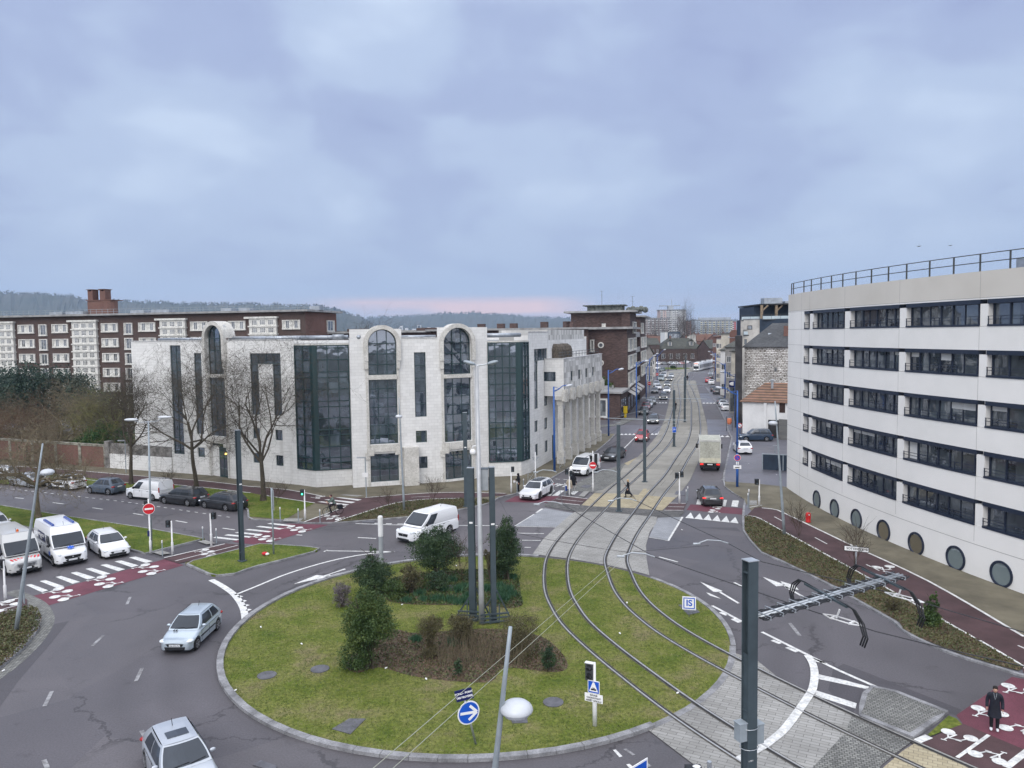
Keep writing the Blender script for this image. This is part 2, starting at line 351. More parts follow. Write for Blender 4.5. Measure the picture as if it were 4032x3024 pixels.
WORN=mat('worn_marking_paint',(.34,.34,.35),.7,0,2.2,col2=(.13,.125,.13),fine=14)
KERB=mat('granite_kerb',(.25,.25,.26),.75,.2,1.4,.2,fine=18)
SLAB=brickmat('concrete_track_pavers',(.27,.265,.25),(.33,.325,.31),(.13,.125,.12),.6,.2,.012,var=.3,vscale=.25,rot=.5)
SLAB2=brickmat('grey_platform_pavers',(.25,.26,.28),(.30,.31,.33),(.16,.16,.17),.3,.15,.008,var=.2,vscale=.5)
SETT=brickmat('granite_setts',(.15,.15,.145),(.25,.25,.235),(.07,.07,.065),.17,.13,.016,var=.3,vscale=.6,rot=.35)
SETTD=brickmat('dark_setts',(.09,.09,.092),(.17,.165,.16),(.05,.05,.05),.24,.12,.014,var=.3,vscale=.6,rot=.5)
YELP=brickmat('yellow_pavers',(.33,.285,.19),(.41,.36,.25),(.20,.17,.125),.3,.2,.012,var=.22,vscale=.5,rot=.5)
BED=brickmat('beige_track_concrete',(.235,.225,.20),(.275,.262,.235),(.15,.14,.125),6.0,3.0,.03,var=.3,vscale=.18,rot=.35)
RAIL=mat('polished_rail',(.50,.49,.47),.3,.05,2,metal=.7)
GROOVE=mat('rail_groove_rubber',(.022,.021,.022),.6,.1)
RAILST=mat('rail_bed_stain',(.10,.092,.08),.8,.2,2,fine=12)
def lawn(name,sc_,stops):
 m,nt,b=newmat(name);b.inputs['Roughness'].default_value=.95;b.inputs['Specular IOR Level'].default_value=.15;t=N(nt,'ShaderNodeTexCoord');o=t.outputs['Object']
 n1=N(nt,'ShaderNodeTexNoise',i_Scale=sc_,i_Detail=8.0,i_Roughness=.68);L(nt,o,n1.inputs['Vector']);n2=N(nt,'ShaderNodeTexNoise',i_Scale=6.0,i_Detail=6.0,i_Roughness=.8);L(nt,o,n2.inputs['Vector'])
 c=mix(nt,1.0,ramp(nt,n1.outputs[0],stops),ramp(nt,n2.outputs[0],[(.32,(.42,.46,.42)),(.68,(1.45,1.4,1.35))]),'MULTIPLY');L(nt,c,b.inputs['Base Color'])
 bp=N(nt,'ShaderNodeBump',i_Strength=.6,i_Distance=.05);L(nt,n2.outputs[0],bp.inputs['Height']);L(nt,bp.outputs[0],b.inputs['Normal']);return m
GRASS=lawn('lawn',.45,[(.3,(.05,.09,.014)),(.48,(.095,.13,.022)),(.6,(.135,.155,.035)),(.72,(.13,.11,.055))])
GRASS_DRY=lawn('lawn_mossy',.38,[(.28,(.05,.088,.014)),(.42,(.105,.135,.024)),(.54,(.15,.162,.046)),(.64,(.185,.165,.085)),(.76,(.14,.11,.07))])
SOIL=mat('leaf_mulch',(.115,.080,.055),.95,0,1.6,.6,20,col2=(.055,.042,.030),fine=16)
SCRUB=mat('ivy_ground_cover',(.10,.105,.045),.9,0,1.1,.6,20,col2=(.085,.062,.042),fine=10)
COVER=mat('metal_cover',(.11,.11,.125),.6,.15,3,.2)
def sheet(name,polys,z,m):
 mb=MB()
 for p in polys:mb.face([(q[0],q[1],z)for q in p])
 for i,f in enumerate(mb.f):
  a=sum(mb.v[f[k]][0]*mb.v[f[(k+1)%len(f)]][1]-mb.v[f[(k+1)%len(f)]][0]*mb.v[f[k]][1]for k in range(len(f)))
  if a<0:mb.f[i]=tuple(reversed(f))
 return struct(name,mb,m)
sheet('ground',[[(-9000,-800),(9000,-800),(9000,12000),(-9000,12000)]],-.06,mat('town_ground',(.085,.085,.08),.9,.35,.02,col2=(.05,.06,.035),fine=.3))
sheet('road',[[(-150,-40),(120,-40),(230,420),(-150,420)]],0,ASPH)
def inset(poly,d):
 n=len(poly);A=sum(poly[i][0]*poly[(i+1)%n][1]-poly[(i+1)%n][0]*poly[i][1]for i in range(n));sg=1 if A>0 else-1;out=[]
 for i in range(n):
  a,b,c=Vector(poly[i-1][:2]),Vector(poly[i][:2]),Vector(poly[(i+1)%n][:2])
  t1=(b-a).normalized();t2=(c-b).normalized();n1_=Vector((-t1.y,t1.x))*sg;n2_=Vector((-t2.y,t2.x))*sg
  k=(n1_+n2_);k=k/max(.4,k.length_squared)*2 if k.length>1e-6 else n1_
  out.append(b+k*d)
 return out
def kerb_blocks(mb,path,w_,z0,z1,step=1.0,gap=.012,closed=False,side=1):
 "individual kerb stones laid along a line"
 P_=[Vector((p[0],p[1]))for p in path]
 if closed:P_.append(P_[0])
 cum=[0]
 for a,b in zip(P_,P_[1:]):cum.append(cum[-1]+(b-a).length)
 def at(s):
  for i in range(len(cum)-1):
   if s<=cum[i+1]or i==len(cum)-2:
    t=(s-cum[i])/max(1e-6,cum[i+1]-cum[i]);d=(P_[i+1]-P_[i]).normalized();return P_[i].lerp(P_[i+1],t),d
 n=max(1,int(cum[-1]/step));st=cum[-1]/n
 for i in range(n):
  a,da=at(i*st+gap/2);b,db=at((i+1)*st-gap/2)
  na,nb=Vector((-da.y,da.x))*side,Vector((-db.y,db.x))*side
  q=[a,b,b+nb*w_,a+na*w_]
  if side<0:q=[q[1],q[0],q[3],q[2]]
  mb.prism(q,z0,z1+random.uniform(-.004,.004))
def raised(name,poly,m,h=.12,kw=.16,kerb=True,zt=None):
 n=len(poly);A=sum(poly[i][0]*poly[(i+1)%n][1]-poly[(i+1)%n][0]*poly[i][1]for i in range(n))
 if A<0:poly=list(reversed(poly))
 if kerb:
  mb=MB();kerb_blocks(mb,poly,kw,-.05,h,closed=True);struct('kerb',mb,KERB)
 s=MB();s.prism(inset(poly,kw*.6 if kerb else 0),-.04,zt if zt else h-.015);return struct(name,s,m)
TA=[(50.5,236),(47.2,222),(43.0,201),(38.6,180),(35.2,163.5),(31.9,149),(28.25,133.5),(24.5,117.8),(20.7,103.9),(16.7,91.9),(13.0,81.3),(9.75,72.6),(6.85,64.1),(5.0,58.7),(3.67,54.2),(2.9,50.6),(2.58,47.3),(2.5,44.0),(2.72,41.5),(3.15,39.0),(3.95,36.4),(5.25,33.0),(6.9,29.2),(9.0,25.3),(11.5,21.3),(15,16.3)]
def densify(pts,k=8):return smooth_path([Vector((a,b,0))for a,b in pts],k)
def offs(path,d):
 out=[]
 for i,p in enumerate(path):
  t=(path[min(i+1,len(path)-1)]-path[max(i-1,0)]).normalized();out.append(p+Vector((-t.y,t.x,0))*d)
 return out
cA=densify(TA)
TB=[(53.9,236),(50.5,221.5),(46.4,200.5),(42.1,179.5),(38.7,162.8),(35.4,148.2),(31.75,132.7),(28.0,116.9),(24.2,103.0),(20.3,91.2),(16.55,79.6),(13.3,70.8),(10.4,62.3),(8.62,57.1),(7.36,52.8),(6.72,50.0),(6.55,47.0),(6.53,44.2),(6.75,41.9),(7.2,39.8),(7.9,37.6),(9.1,34.9),(10.75,31.8),(12.6,28.6),(15.2,24.6),(18.5,20)]
cB=densify(TB)
FAR=[(112,378),(91,337),(80,314),(71.3,296),(66.8,284),(62.9,269),(58.6,252)]
cB=densify(FAR+TB);cA=densify([(108.5,379.5),(87.7,338.6),(76.5,315.6),(67.9,297.6),(63.3,285.2),(59.4,270),(55.1,253)]+TA)
def ribbon(mb,path,o0,o1,z,m=0):
 a,b=offs(path,o0),offs(path,o1)
 for i in range(len(path)-1):mb.face([(a[i].x,a[i].y,z),(a[i+1].x,a[i+1].y,z),(b[i+1].x,b[i+1].y,z),(b[i].x,b[i].y,z)],m)
bedL=gs('Q',(1630,1200),(1570,1390))+gs('S',(1140,150),(1080,400),(960,660),(740,920))+gs('S',(640,1010))+gs('S',(440,1130),(180,1400))+gs('T',(1480,710))
bedR=gs('Q',(1970,1200),(1990,1290),(2050,1500))+gs('S',(1660,160),(1720,390),(1750,520),(1755,660),(1740,700),(1640,1010),(1480,1370))+gs('C',(1470,465))
sheet('tram_track_bed',[bedL+list(reversed(bedR))],.03,BED)
farbed=MB();ribbon(farbed,[p for p in cA if p.y>205],2.2,-6.4,.024);struct('tram_track_bed',farbed,BED)
sheet('yellow_crossing_pavers',[gs('C',(635,537),(750,428),(960,430),(1462,466),(1345,578),(960,552))],.034,YELP)
sheet('track_pavers',[gs('C',(215,958),(310,825),(425,718),(505,648),(585,588),(830,590),(1050,600),(1300,632),(1290,690),(1235,765),(1203,880),(1208,1000),(1232,1142),(1050,1095),(860,1052),(540,1000)),gs('G',(1225,1335),(1420,1240),(1640,1120),(1850,920),(1950,780),(1985,665))+gs('H',(-30,765),(130,895),(395,1030),(550,1105),(760,1225),(700,1370),(420,1680),(300,1850))+gs('G',(1900,1850))],.03,SLAB)
sheet('platform_pavers',[gs('C',(65,712),(320,557),(580,603),(425,722)),gs('C',(1230,808),(1305,640),(1512,632),(1388,838))],.026,SLAB2)
sheet('sett_strip',[gs('T',(640,955),(640,915),(700,880),(760,875),(1265,930),(1500,952),(2212,985))+gs('C',(1345,580),(1540,590),(1490,635),(1300,635),(830,590),(600,590),(480,570))],.038,SETTD)
sheet('sett_apron',[gs('T',(1000,722),(1210,540),(1600,352),(1900,250),(2040,190),(1890,500),(1650,660),(1480,705),(1230,692)),gs('H',(760,1228),(1275,1435),(1185,1500),(1010,1640),(900,1800),(300,1800),(700,1370)),gs('S',(-640,1100),(-640,900),(-500,560),(290,480),(440,395),(620,385),(640,400),(560,430),(400,500),(0,540))],.034,SETT)
sheet('yellow_crossing_pavers',[gs('H',(1300,1452),(1340,1465),(1790,1680),(1900,1900),(800,1900),(1030,1659),(1190,1520)),gs('S',(430,1110),(640,1010),(560,1080),(500,1140)),gs('S',(655,1615),(740,1510),(800,1512),(780,1540),(880,1515),(800,1620))],.038,YELP)
sheet('cycle_path',[gs('H',(1340,1450),(1690,1290),(2400,1590),(2400,1900),(1900,1750),(1650,1620)),gs('T',(760,868),(935,765),(1390,820),(1262,928)),gs('C',(1360,580),(1412,513),(1555,515),(1530,580)),gs('A',(1425,998),(1960,865),(2100,880),(2200,895),(1560,1040)),gs('E',(-100,250),(190,170),(240,200),(230,260),(-100,380))],.040,CYC)
for cp in(cA,cB):
 st=MB()
 for o in(-.7175,.7175):ribbon(st,cp,o+.13,o-.13,.044)
 struct('rail_stain',st,RAILST)
for cp in(cA,cB):
 gv=MB();rl=MB()
 for s_ in(-1,1):
  o=.7175*s_
  ribbon(gv,cp,o+.085,o-.085,.049)
  a=offs(cp,o+.037*s_+.035);b=offs(cp,o+.037*s_-.035)
  for i in range(len(cp)-1):
   rl.face([(a[i].x,a[i].y,.062),(a[i+1].x,a[i+1].y,.062),(b[i+1].x,b[i+1].y,.062),(b[i].x,b[i].y,.062)])
   for e in(a,b):rl.face([(e[i].x,e[i].y,.03),(e[i+1].x,e[i+1].y,.03),(e[i+1].x,e[i+1].y,.062),(e[i].x,e[i].y,.062)])
 struct('rail_groove',gv,GROOVE)
 props(rl.build('tram_rail',RAIL),kind='structure')
IC,IR=Vector((-1.83,38.85)),12.72
kb=MB();kf=MB();ga=[]
TRACKTOP=(rad(30),rad(78));CROSS=(rad(-58),rad(-12))
def arc(a0,a1,r,n):return[(IC.x+r*_c(a0+(a1-a0)*i/n),IC.y+r*_s(a0+(a1-a0)*i/n))for i in range(n+1)]
kerb_blocks(kb,arc(rad(74),rad(360-56),IR,60),.30,-.05,.14,1.05,.02)
kerb_blocks(kb,arc(rad(-14),rad(36),IR,20),.24,-.05,.07,1.0,.015)
kerb_blocks(kb,arc(rad(-56),rad(-14),IR,20),.30,-.05,.036,1.0,.015)
struct('island_kerb',kb,KERB)
isl=arc(0,2*math.pi,IR-.26,96)[:-1]
sheet('island_lawn',[isl],.034,GRASS_DRY)
MULCH=[gs('I',(500,470),(640,400),(1050,350),(1450,340),(1700,400),(1745,560),(1725,685),(1280,665),(650,650),(450,560)),gs('I',(150,1190),(430,930),(620,890),(800,920),(1500,880),(1950,960),(2170,1180),(2080,1280),(1600,1240),(1480,1365),(1150,1365),(750,1315),(450,1235),(250,1285))]
MULCH=[smooth_path(m_,4,True)for m_ in MULCH]
sheet('mulch_bed',MULCH,.040,SOIL)
leftpave=gs('A',(-700,250),(400,350),(730,376),(1080,412),(1480,470),(2150,560),(2158,655),(2212,662))+gs('B',(270,668),(440,690),(720,690),(1000,668),(1400,636),(1700,592),(1880,560),(2060,518))+gs('T',(-120,790),(20,765),(160,735),(480,600),(730,490),(1000,332))+gs('S',(0,920),(190,762),(285,670),(300,640),(-100,640),(-500,640))+[Vector((-30,118,0)),Vector((-130,130,0))]
raised('pavement',leftpave,TAN,.10,.16)
sheet('cycle_path',[gs('A',(-700,140),(590,228),(1300,288),(1745,322),(2212,378))+gs('B',(300,405),(600,462),(800,476),(970,472),(1500,434),(1850,427),(2190,436))+gs('T',(0,750),(-60,775))+gs('B',(1790,480),(1480,488),(1230,521),(960,601),(715,686),(445,687),(800,552),(530,520),(100,452))+gs('A',(1850,390),(1480,356),(1100,342),(-700,205))],.102,CYC)
STRIP_A=gs('A',(-700,215),(420,262),(700,290),(1100,342),(1480,360),(1850,392),(2180,430))+gs('B',(100,456),(530,520),(400,590),(268,664),(0,640))+gs('A',(2175,640),(2165,562),(1480,462),(1080,405),(730,372),(-700,330))
sheet('verge_lawn',[STRIP_A],.106,GRASS)
STRIP_B=gs('B',(730,684),(960,608),(1230,526),(1480,494),(1790,485),(2040,492),(2050,512),(1880,550),(1700,580),(1400,625),(1000,660))
sheet('ground_cover_bed',[STRIP_B],.106,SCRUB)
MEDIAN=gs('A',(-500,480),(0,535),(640,640),(1290,738),(1800,830),(1270,962),(1130,928),(300,748),(110,705),(-500,580))
raised('median_lawn',MEDIAN,GRASS,.13,.16)
sheet('cycle_path',[gs('A',(1290,962),(1800,832),(1990,850),(1430,995))],.005,ASPH_DARK)
sheet('tactile_paving',[gs('A',(1325,950),(1410,935),(1490,960),(1400,975)),gs('A',(1720,855),(1790,845),(1880,872),(1800,882)),gs('B',(265,655),(430,655),(400,683),(255,680)),gs('B',(745,450),(800,445),(955,455),(900,463)),gs('V',(560,1520),(725,1520),(720,1620),(555,1625)),gs('T',(1225,790),(1320,700),(1420,705),(1330,797))],.108,SLAB)
TRI=gs('A',(1600,1045),(1640,1033),(2212,886))+gs('B',(60,872),(350,890),(540,905),(578,915),(560,938),(200,1032),(0,1080))+gs('A',(2050,1140),(1880,1158),(1840,1155),(1740,1110))
raised('triangle_lawn',TRI,GRASS,.13,.16)
PLANTER=gs('E',(-300,380),(0,335),(180,290),(260,268),(330,290),(362,370),(350,440),(300,520),(200,640),(100,720),(0,805),(-300,1000))
raised('ground_cover_bed',PLANTER,SCRUB,.13,.3)
gut=MB()
gp=smooth_path(gs('E',(100,120),(200,165),(330,230),(395,320),(400,400),(350,500),(250,620),(100,760),(-20,850),(-300,1040)),4)
ribbon(gut,gp,.38,-.38,.009);struct('gutter',gut,SETT)
RK=gs('S',(1720,-100),(1890,170),(2020,420),(2090,640))+gs('S',(2130,700),(2000,1290),(2000,1390))+gs('C',(1868,300),(1885,372),(1960,430),(2060,480),(2045,560),(2038,640),(2045,760),(2110,850),(2212,960))+gs('D',(150,990),(600,1212),(900,1385),(1150,1530))+gs('H',(1180,510),(1320,592),(1630,722),(2000,832),(2212,900),(2700,1000))+[Vector((60,24,0)),Vector((140,24,0)),Vector((140,200,0)),Vector((48,175,0))]
raised('pavement',RK,ASPH_WET,.10,.18)
sheet('sandy_pavement',[gs('V',(25,1105),(700,1150),(1370,1222))+[Vector((34,66,0)),Vector((34,40,0)),Vector((60,26,0))]+gs('H',(2700,960),(2212,830),(2000,700),(1800,560),(1300,330))+gs('C',(2400,900),(2250,780),(2100,560),(2070,520),(2060,486),(1970,430),(1890,372))],.104,TAN)
sheet('cycle_path',[gs('C',(2082,628),(2150,560),(2212,556))+gs('D',(60,548),(170,577),(740,857),(1400,1167),(2212,1642))+[Vector((36,27,0)),Vector((30,25,0))]+gs('H',(2300,1010),(2212,885),(2180,800),(1840,602),(1330,320))+gs('D',(740,1052),(0,648))],.108,CYC)
STRIP_C=gs('C',(2060,640),(2100,640))+gs('D',(0,655),(740,1060),(1330,1395),(1800,1665))+gs('H',(1840,612),(2200,825),(2170,858),(2000,815),(1650,705),(1330,578),(1190,500))+gs('D',(1160,1515),(900,1370),(600,1198),(150,978))+gs('C',(2212,945),(2115,840),(2060,755))
sheet('ground_cover_bed',[STRIP_C],.112,SCRUB)
COB=gs('H',(802,1228),(830,1100),(858,1010),(905,982),(985,982),(1100,1010),(1590,1205),(1275,1420))
raised('sett_island',COB,SETT,.12,.2)
sheet('verge_lawn',[gs('H',(1400,1385),(1575,1225),(1640,1250),(1690,1300),(1520,1360),(1420,1400))],.045,GRASS)
sheet('asphalt_repair',[gs('H',(560,1000),(600,830),(690,780),(900,860),(1690,1170),(1640,1215),(1100,1005),(860,990),(820,1110),(760,1210)),gs('E',(-10,880),(250,640),(400,420),(600,380),(420,600),(160,900),(-10,1140)),gs('C',(1600,720),(1990,725),(2030,760),(1800,735))],.005,ASPH_DARK)
sheet('raised_road_table',[gs('S',(-640,640),(300,640),(640,655),(640,640),(960,640),(1040,510),(820,500),(400,500)),gs('S',(1740,410),(2020,410),(2100,660),(1760,660)),gs('S',(1625,0),(1800,0),(1880,150),(1665,150))],.006,ASPH_WET)
mk=MB();wk=MB()
def quad(r,*p,z=.012,b=None):
 q=gs(r,*p);a=sum(q[k].x*q[(k+1)%len(q)].y-q[(k+1)%len(q)].x*q[k].y for k in range(len(q)))
 if a<0:q.reverse()
 (b or mk).face([(v.x,v.y,z)for v in q])
def stroke(r,pts,w_=.12,z=.012,b=None,raw=False):
 q=pts if raw else gs(r,*pts);q=[Vector((v[0],v[1],0))for v in q]
 if len(q)>2:q=smooth_path(q,4)
 a,c=offs(q,w_/2),offs(q,-w_/2)
 for i in range(len(q)-1):(b or mk).face([(c[i].x,c[i].y,z),(c[i+1].x,c[i+1].y,z),(a[i+1].x,a[i+1].y,z),(a[i].x,a[i].y,z)])
def dashed(r,pts,on,off,w_=.12,z=.012,b=None):
 q=smooth_path(gs(r,*pts),6);acc=0;cur=[]
 for a,c in zip(q,q[1:]):
  n=max(1,int((c-a).length/.1))
  for i in range(n):
   p=a.lerp(c,i/n);ph=acc%(on+off);acc+=(c-a).length/n
   if ph<on:cur.append(p)
   elif cur:
    if len(cur)>1:stroke(None,[cur[0],cur[-1]],w_,z,b,True)
    cur=[]
for q in[((225,1225),(270,1217),(422,1272),(362,1288)),((345,1192),(395,1182),(560,1237),(497,1252)),((482,1155),(535,1147),(697,1198),(632,1215)),((615,1120),(668,1110),(832,1160),(765,1178)),((743,1085),(797,1076),(962,1126),(897,1141)),((873,1052),(930,1043),(1090,1088),(1030,1105)),((997,1020),(1055,1011),(1208,1055),(1147,1071)),((1122,986),(1182,978),(1330,1018),(1270,1033))]:quad('A',*q)
for q in[((113,692),(148,685),(357,706),(322,716)),((15,718),(52,710),(258,732),(225,742)),((-80,745),(-40,737),(155,758),(125,767)),((-170,770),(-130,762),(75,784),(40,793)),((-262,793),(-225,783),(-20,803),(-50,812)),((-357,815),(-332,803),(-122,828),(-152,837))]:quad('B',*q)
for q in[((710,472),(745,470),(940,490),(905,500)),((610,490),(650,488),(885,512),(850,523)),((550,510),(590,507),(830,533),(800,543))]:quad('B',*q,z=.114)
quad('T',(765,762),(900,668),(985,672),(870,762));quad('T',(640,762),(760,665),(825,666),(740,762));quad('T',(1055,745),(1140,688),(1232,690),(1160,750),z=.05)
for t_ in[((770,585),(860,548),(920,552)),((825,607),(890,560),(985,565)),((935,610),(1020,560),(1100,590)),((1150,575),(1200,562),(1215,570))]:quad('T',*t_)
for a,b in[((830,468),(905,476)),((970,478),(1050,486)),((1130,485),(1210,493)),((1285,488),(1330,494))]:stroke('T',[a,b],.15)
for q in[((1640,522),(1655,470),(1705,473),(1690,525)),((1793,535),(1803,478),(1835,480),(1825,536)),((1870,540),(1880,482),(1908,485),(1895,540)),((1945,540),(1957,487),(2012,490),(2000,545)),((1718,528),(1730,474),(1765,476),(1752,530))]:quad('C',*q)
for k in range(6):
 x,y=1545+77.5*k,640+8.0*k;quad('C',(x,y),(x+48,y-48),(x+76,y+9))
for(x0,x1,y0,n)in((1785,2110,688,4),(365,620,655,4),(850,970,652,2),(925,1120,152,4),(1668,1890,158,4)):
 for k in range(n):
  a=x0+(x1-x0)*k/n;d_=(x1-x0)/n;quad('S',(a,y0),(a+d_*.5,y0-20-(y0>600)*6),(a+d_*.95,y0))
for v,pts,w_ in[('A',[(1840,1180),(1930,1230),(2030,1300),(2095,1380),(2125,1450),(2137,1525)],.38),('P',[(924.5,2343.1),(1000,2313),(1135,2258.6),(1294,2211),(1430,2184),(1553,2172)],.17),('B',[(620,927),(1225,935)],.14),('B',[(885,690),(1340,704),(2130,708)],.14),('B',[(1050,688),(1090,689)],.2),('B',[(1150,691),(1200,692)],.2),('B',[(1250,694),(1300,695)],.2),('B',[(905,812),(1065,820)],.16),('B',[(370,788),(420,792)],.16),('B',[(610,935),(640,920)],.14),('C',[(68,712),(235,608)],.22),('C',[(250,595),(300,560)],.22),('C',[(72,713),(420,722)],.13),('C',[(75,773),(315,778)],.13),('C',[(110,835),(285,837)],.13),('C',[(145,897),(200,898)],.13),('C',[(1228,808),(1390,837)],.13),('C',[(1388,840),(1515,632)],.26),('C',[(1315,980),(1480,1025)],.14),('C',[(1970,1203),(2060,1248)],.14),('C',[(1840,1283),(2010,1385)],.16),('C',[(1778,1405),(2060,1556)],.17),('C',[(1850,1463),(1908,1488)],.25),('C',[(1955,1520),(2020,1552)],.25),('D',[(195,1200),(345,1285)],.16),('H',[(0,512),(400,712),(640,832),(985,984)],.17),('H',[(85,582),(155,610)],.22),('H',[(210,642),(297,680)],.22),('H',[(385,715),(430,790),(445,880),(430,990),(390,1065),(310,1182),(200,1330),(100,1420),(0,1490),(-200,1600)],.33),('S',[(0,1105),(120,1070)],.14),('S',[(430,868),(620,678)],.14),('S',[(962,652),(990,600)],.18),('S',[(2000,1290),(2000,1400)],.02)]:
 stroke(v,pts,w_,z=.05 if v=='H' and w_==.33 else .012)
for v,pts,w_,z in[('A',[(1430,992),(1958,870)],.13,.046),('A',[(1525,1020),(2072,883)],.09,.046),('A',[(590,228),(1300,289),(1745,323),(2212,379)],.14,.116),('A',[(-700,140),(590,228)],.14,.116),('A',[(1100,342),(1480,357),(1850,391),(2180,431)],.14,.116),('A',[(-700,208),(1100,342)],.14,.116),('B',[(0,376),(300,405),(610,463)],.14,.116),('B',[(100,454),(530,520)],.14,.116),('B',[(970,473),(1500,434),(1850,427),(2190,436)],.14,.116),('B',[(440,686),(800,552)],.14,.116),('B',[(705,686),(960,601),(1230,521),(1480,488),(1790,479)],.14,.116),('B',[(495,470),(575,483)],.08,.116),('B',[(630,668),(745,628)],.1,.116),('B',[(1370,470),(1530,462)],.07,.116),('E',[(-100,245),(185,180)],.14,.046),('E',[(-100,315),(180,240)],.09,.046),('T',[(930,768),(1385,820)],.14,.046),('T',[(845,825),(1310,872)],.08,.046),('T',[(750,875),(1255,930)],.14,.046),('C',[(1405,515),(1548,518)],.12,.046),('C',[(1395,545),(1535,549)],.08,.046),('C',[(1362,577),(1528,578)],.12,.046),('D',[(0,646),(740,1051),(1330,1386),(1800,1655)],.13,.118),('H',[(1840,602),(2195,812),(2212,840)],.13,.118),('C',[(2082,630),(2150,640),(2212,664)],.12,.118),('C',[(2212,540),(2100,560)],.12,.118),('D',[(0,546),(110,560),(200,596),(740,856),(1400,1166),(2212,1641)],.16,.118),('D',[(105,622),(180,662)],.09,.118),('D',[(447,798),(550,853)],.09,.118),('D',[(880,1028),(990,1080)],.09,.118),('H',[(2160,645),(2300,705)],.09,.118),('H',[(1310,1443),(1410,1402)],.3,.05),('H',[(1648,1582),(1915,1390)],.13,.05),('H',[(2060,1665),(2300,1480)],.24,.05)]:stroke(v,pts,w_,z)
dashed('A',[(-500,330),(0,378),(540,438),(1085,501),(1575,572),(2055,643)],.5,.5,.12)
for a,b in[((132,465),(205,472)),((460,507),(555,519)),((805,552),(895,565)),((1160,602),(1248,616)),((1530,665),(1630,682)),((1938,730),(2045,745))]:stroke('A',[a,b],.15)
for x,y in((2090,1327),(2122,1365),(2145,1403),(2162,1442),(2168,1488)):stroke('A',[(x-12,y-4),(x+14,y+4)],.26)
quad('B',(345,1218),(545,1138),(605,1145),(790,1082),(802,1088),(668,1130),(640,1150),(590,1165));quad('B',(540,1182),(612,1158),(655,1135),(672,1140),(750,1118),(640,1166))
quad('C',(1672,1197),(1870,1278),(1840,1288),(1790,1285));quad('C',(1725,1290),(1752,1296),(1800,1318),(1858,1347),(1760,1318));quad('D',(5,1118),(195,1185),(170,1196),(120,1198));quad('D',(155,1153),(285,1195),(310,1228),(200,1215))
quad('H',(470,868),(700,920),(930,982),(870,992),(470,908));quad('H',(455,1005),(800,1115),(790,1160),(450,1050));quad('H',(385,712),(470,745),(560,780),(430,760))
quad('G',(915,1505),(940,1500),(998,1560),(972,1568));quad('G',(1030,1630),(1060,1625),(1120,1680),(1080,1690))
quad('G',(1005,1498),(1030,1492),(1110,1545),(1085,1552),b=wk);quad('G',(1162,1605),(1190,1597),(1253,1645),(1225,1652),b=wk)
for a,b in[((1105,235),(1135,170)),((803,597),(898,508)),((1183,905),(1238,790)),((388,1122),(452,992)),((1232,1335),(1282,1420)),((382,1590),(415,1665))]:stroke('E',[a,b],.16,b=wk)
stroke('H',[(235,437),(320,545)],.18,b=wk);dashed('A',[(1060,480),(1600,530),(2000,590)],.5,.5,.1,b=wk)
def cycle_symbol(r,x,y,ux,uy,s_=1.0,z=.03):
 "painted bicycle: two wheel discs, frame and handlebar; (ux, uy) is where its handlebar points"
 c=g(r,x,y);u=(g(r,x+ux,y+uy)-c);u.normalize();v=Vector((u.y,-u.x,0))
 def P2(a,b):return c+v*a*s_+u*b*s_
 for a in(-.46,.46):mk.face([(q.x,q.y,z)for q in[P2(a+.30*_c(t),-.3+.30*_s(t))for t in[2*math.pi*k/18 for k in range(18)]]])
 for k,(a,b,w_)in enumerate([((-.46,-.28),(-.15,.2),.07),((-.15,.2),(.34,.3),.08),((.34,.3),(.1,-.25),.09),((.34,.3),(.46,-.25),.08),((.36,.3),(.46,.62),.07),((.34,.62),(.58,.62),.08),((-.2,.3),(.05,.3),.08)]):stroke(None,[P2(*a),P2(*b)],w_*s_,z+.002+.0008*k,None,True)
for x,y in((505,1283),(885,1178),(1268,1070)):cycle_symbol('A',x,y,-110,32)
for x,y in((560,1330),(945,1218),(1318,1109)):cycle_symbol('A',x,y,110,-32)
cycle_symbol('A',1785,937,-110,26,.85,.052);cycle_symbol('A',1835,962,110,-26,.85,.052)
cycle_symbol('B',335,728,-110,30);cycle_symbol('B',410,748,110,-30);cycle_symbol('B',45,805,-110,30);cycle_symbol('B',135,828,110,-30)
cycle_symbol('B',655,638,-60,22,.9,.116);cycle_symbol('B',715,655,60,-22,.9,.116);cycle_symbol('C',1810,553,-60,-5,.8);cycle_symbol('C',1800,585,60,5,.8)
cycle_symbol('H',2165,1010,-20,60,.85);cycle_symbol('H',1915,1205,-20,60,.85);cycle_symbol('H',2170,1330,20,-60,.85);cycle_symbol('H',1655,1415,-30,60,.8,.058);cycle_symbol('H',1915,1560,30,-60,.8,.058)
cycle_symbol('D',1045,1060,60,30,1,.118);cycle_symbol('E',60,235,-60,15,.9,.052);cycle_symbol('E',60,300,60,-15,.9,.052);cycle_symbol('B',560,468,-60,-6,.8,.116)
struct('road_markings',mk,MARK);struct('worn_road_markings',wk,WORN)
sheet('red_crossing',[gs('A',(275,1325),(1430,1000),(1600,1052),(395,1412),(345,1365)),gs('B',(-190,848),(295,690),(650,700),(60,878),(-100,862)),gs('T',(-60,868),(130,768),(900,770),(700,885)),gs('C',(1555,572),(1590,522),(2048,557),(2040,612)),gs('H',(1640,1215),(2110,890),(2400,950),(2400,1600),(1700,1290))],.008,REDS)
cv=MB()
for v,x,y,r_ in(('F',113,860,.42),('F',575,805,.42),('G',395,1095,.42),('I',1120,505,.5)):
 c=g(v,x,y);cv.lathe([(r_,.03),(r_,.065),(r_-.05,.072)],18,c=(c.x,c.y,0))
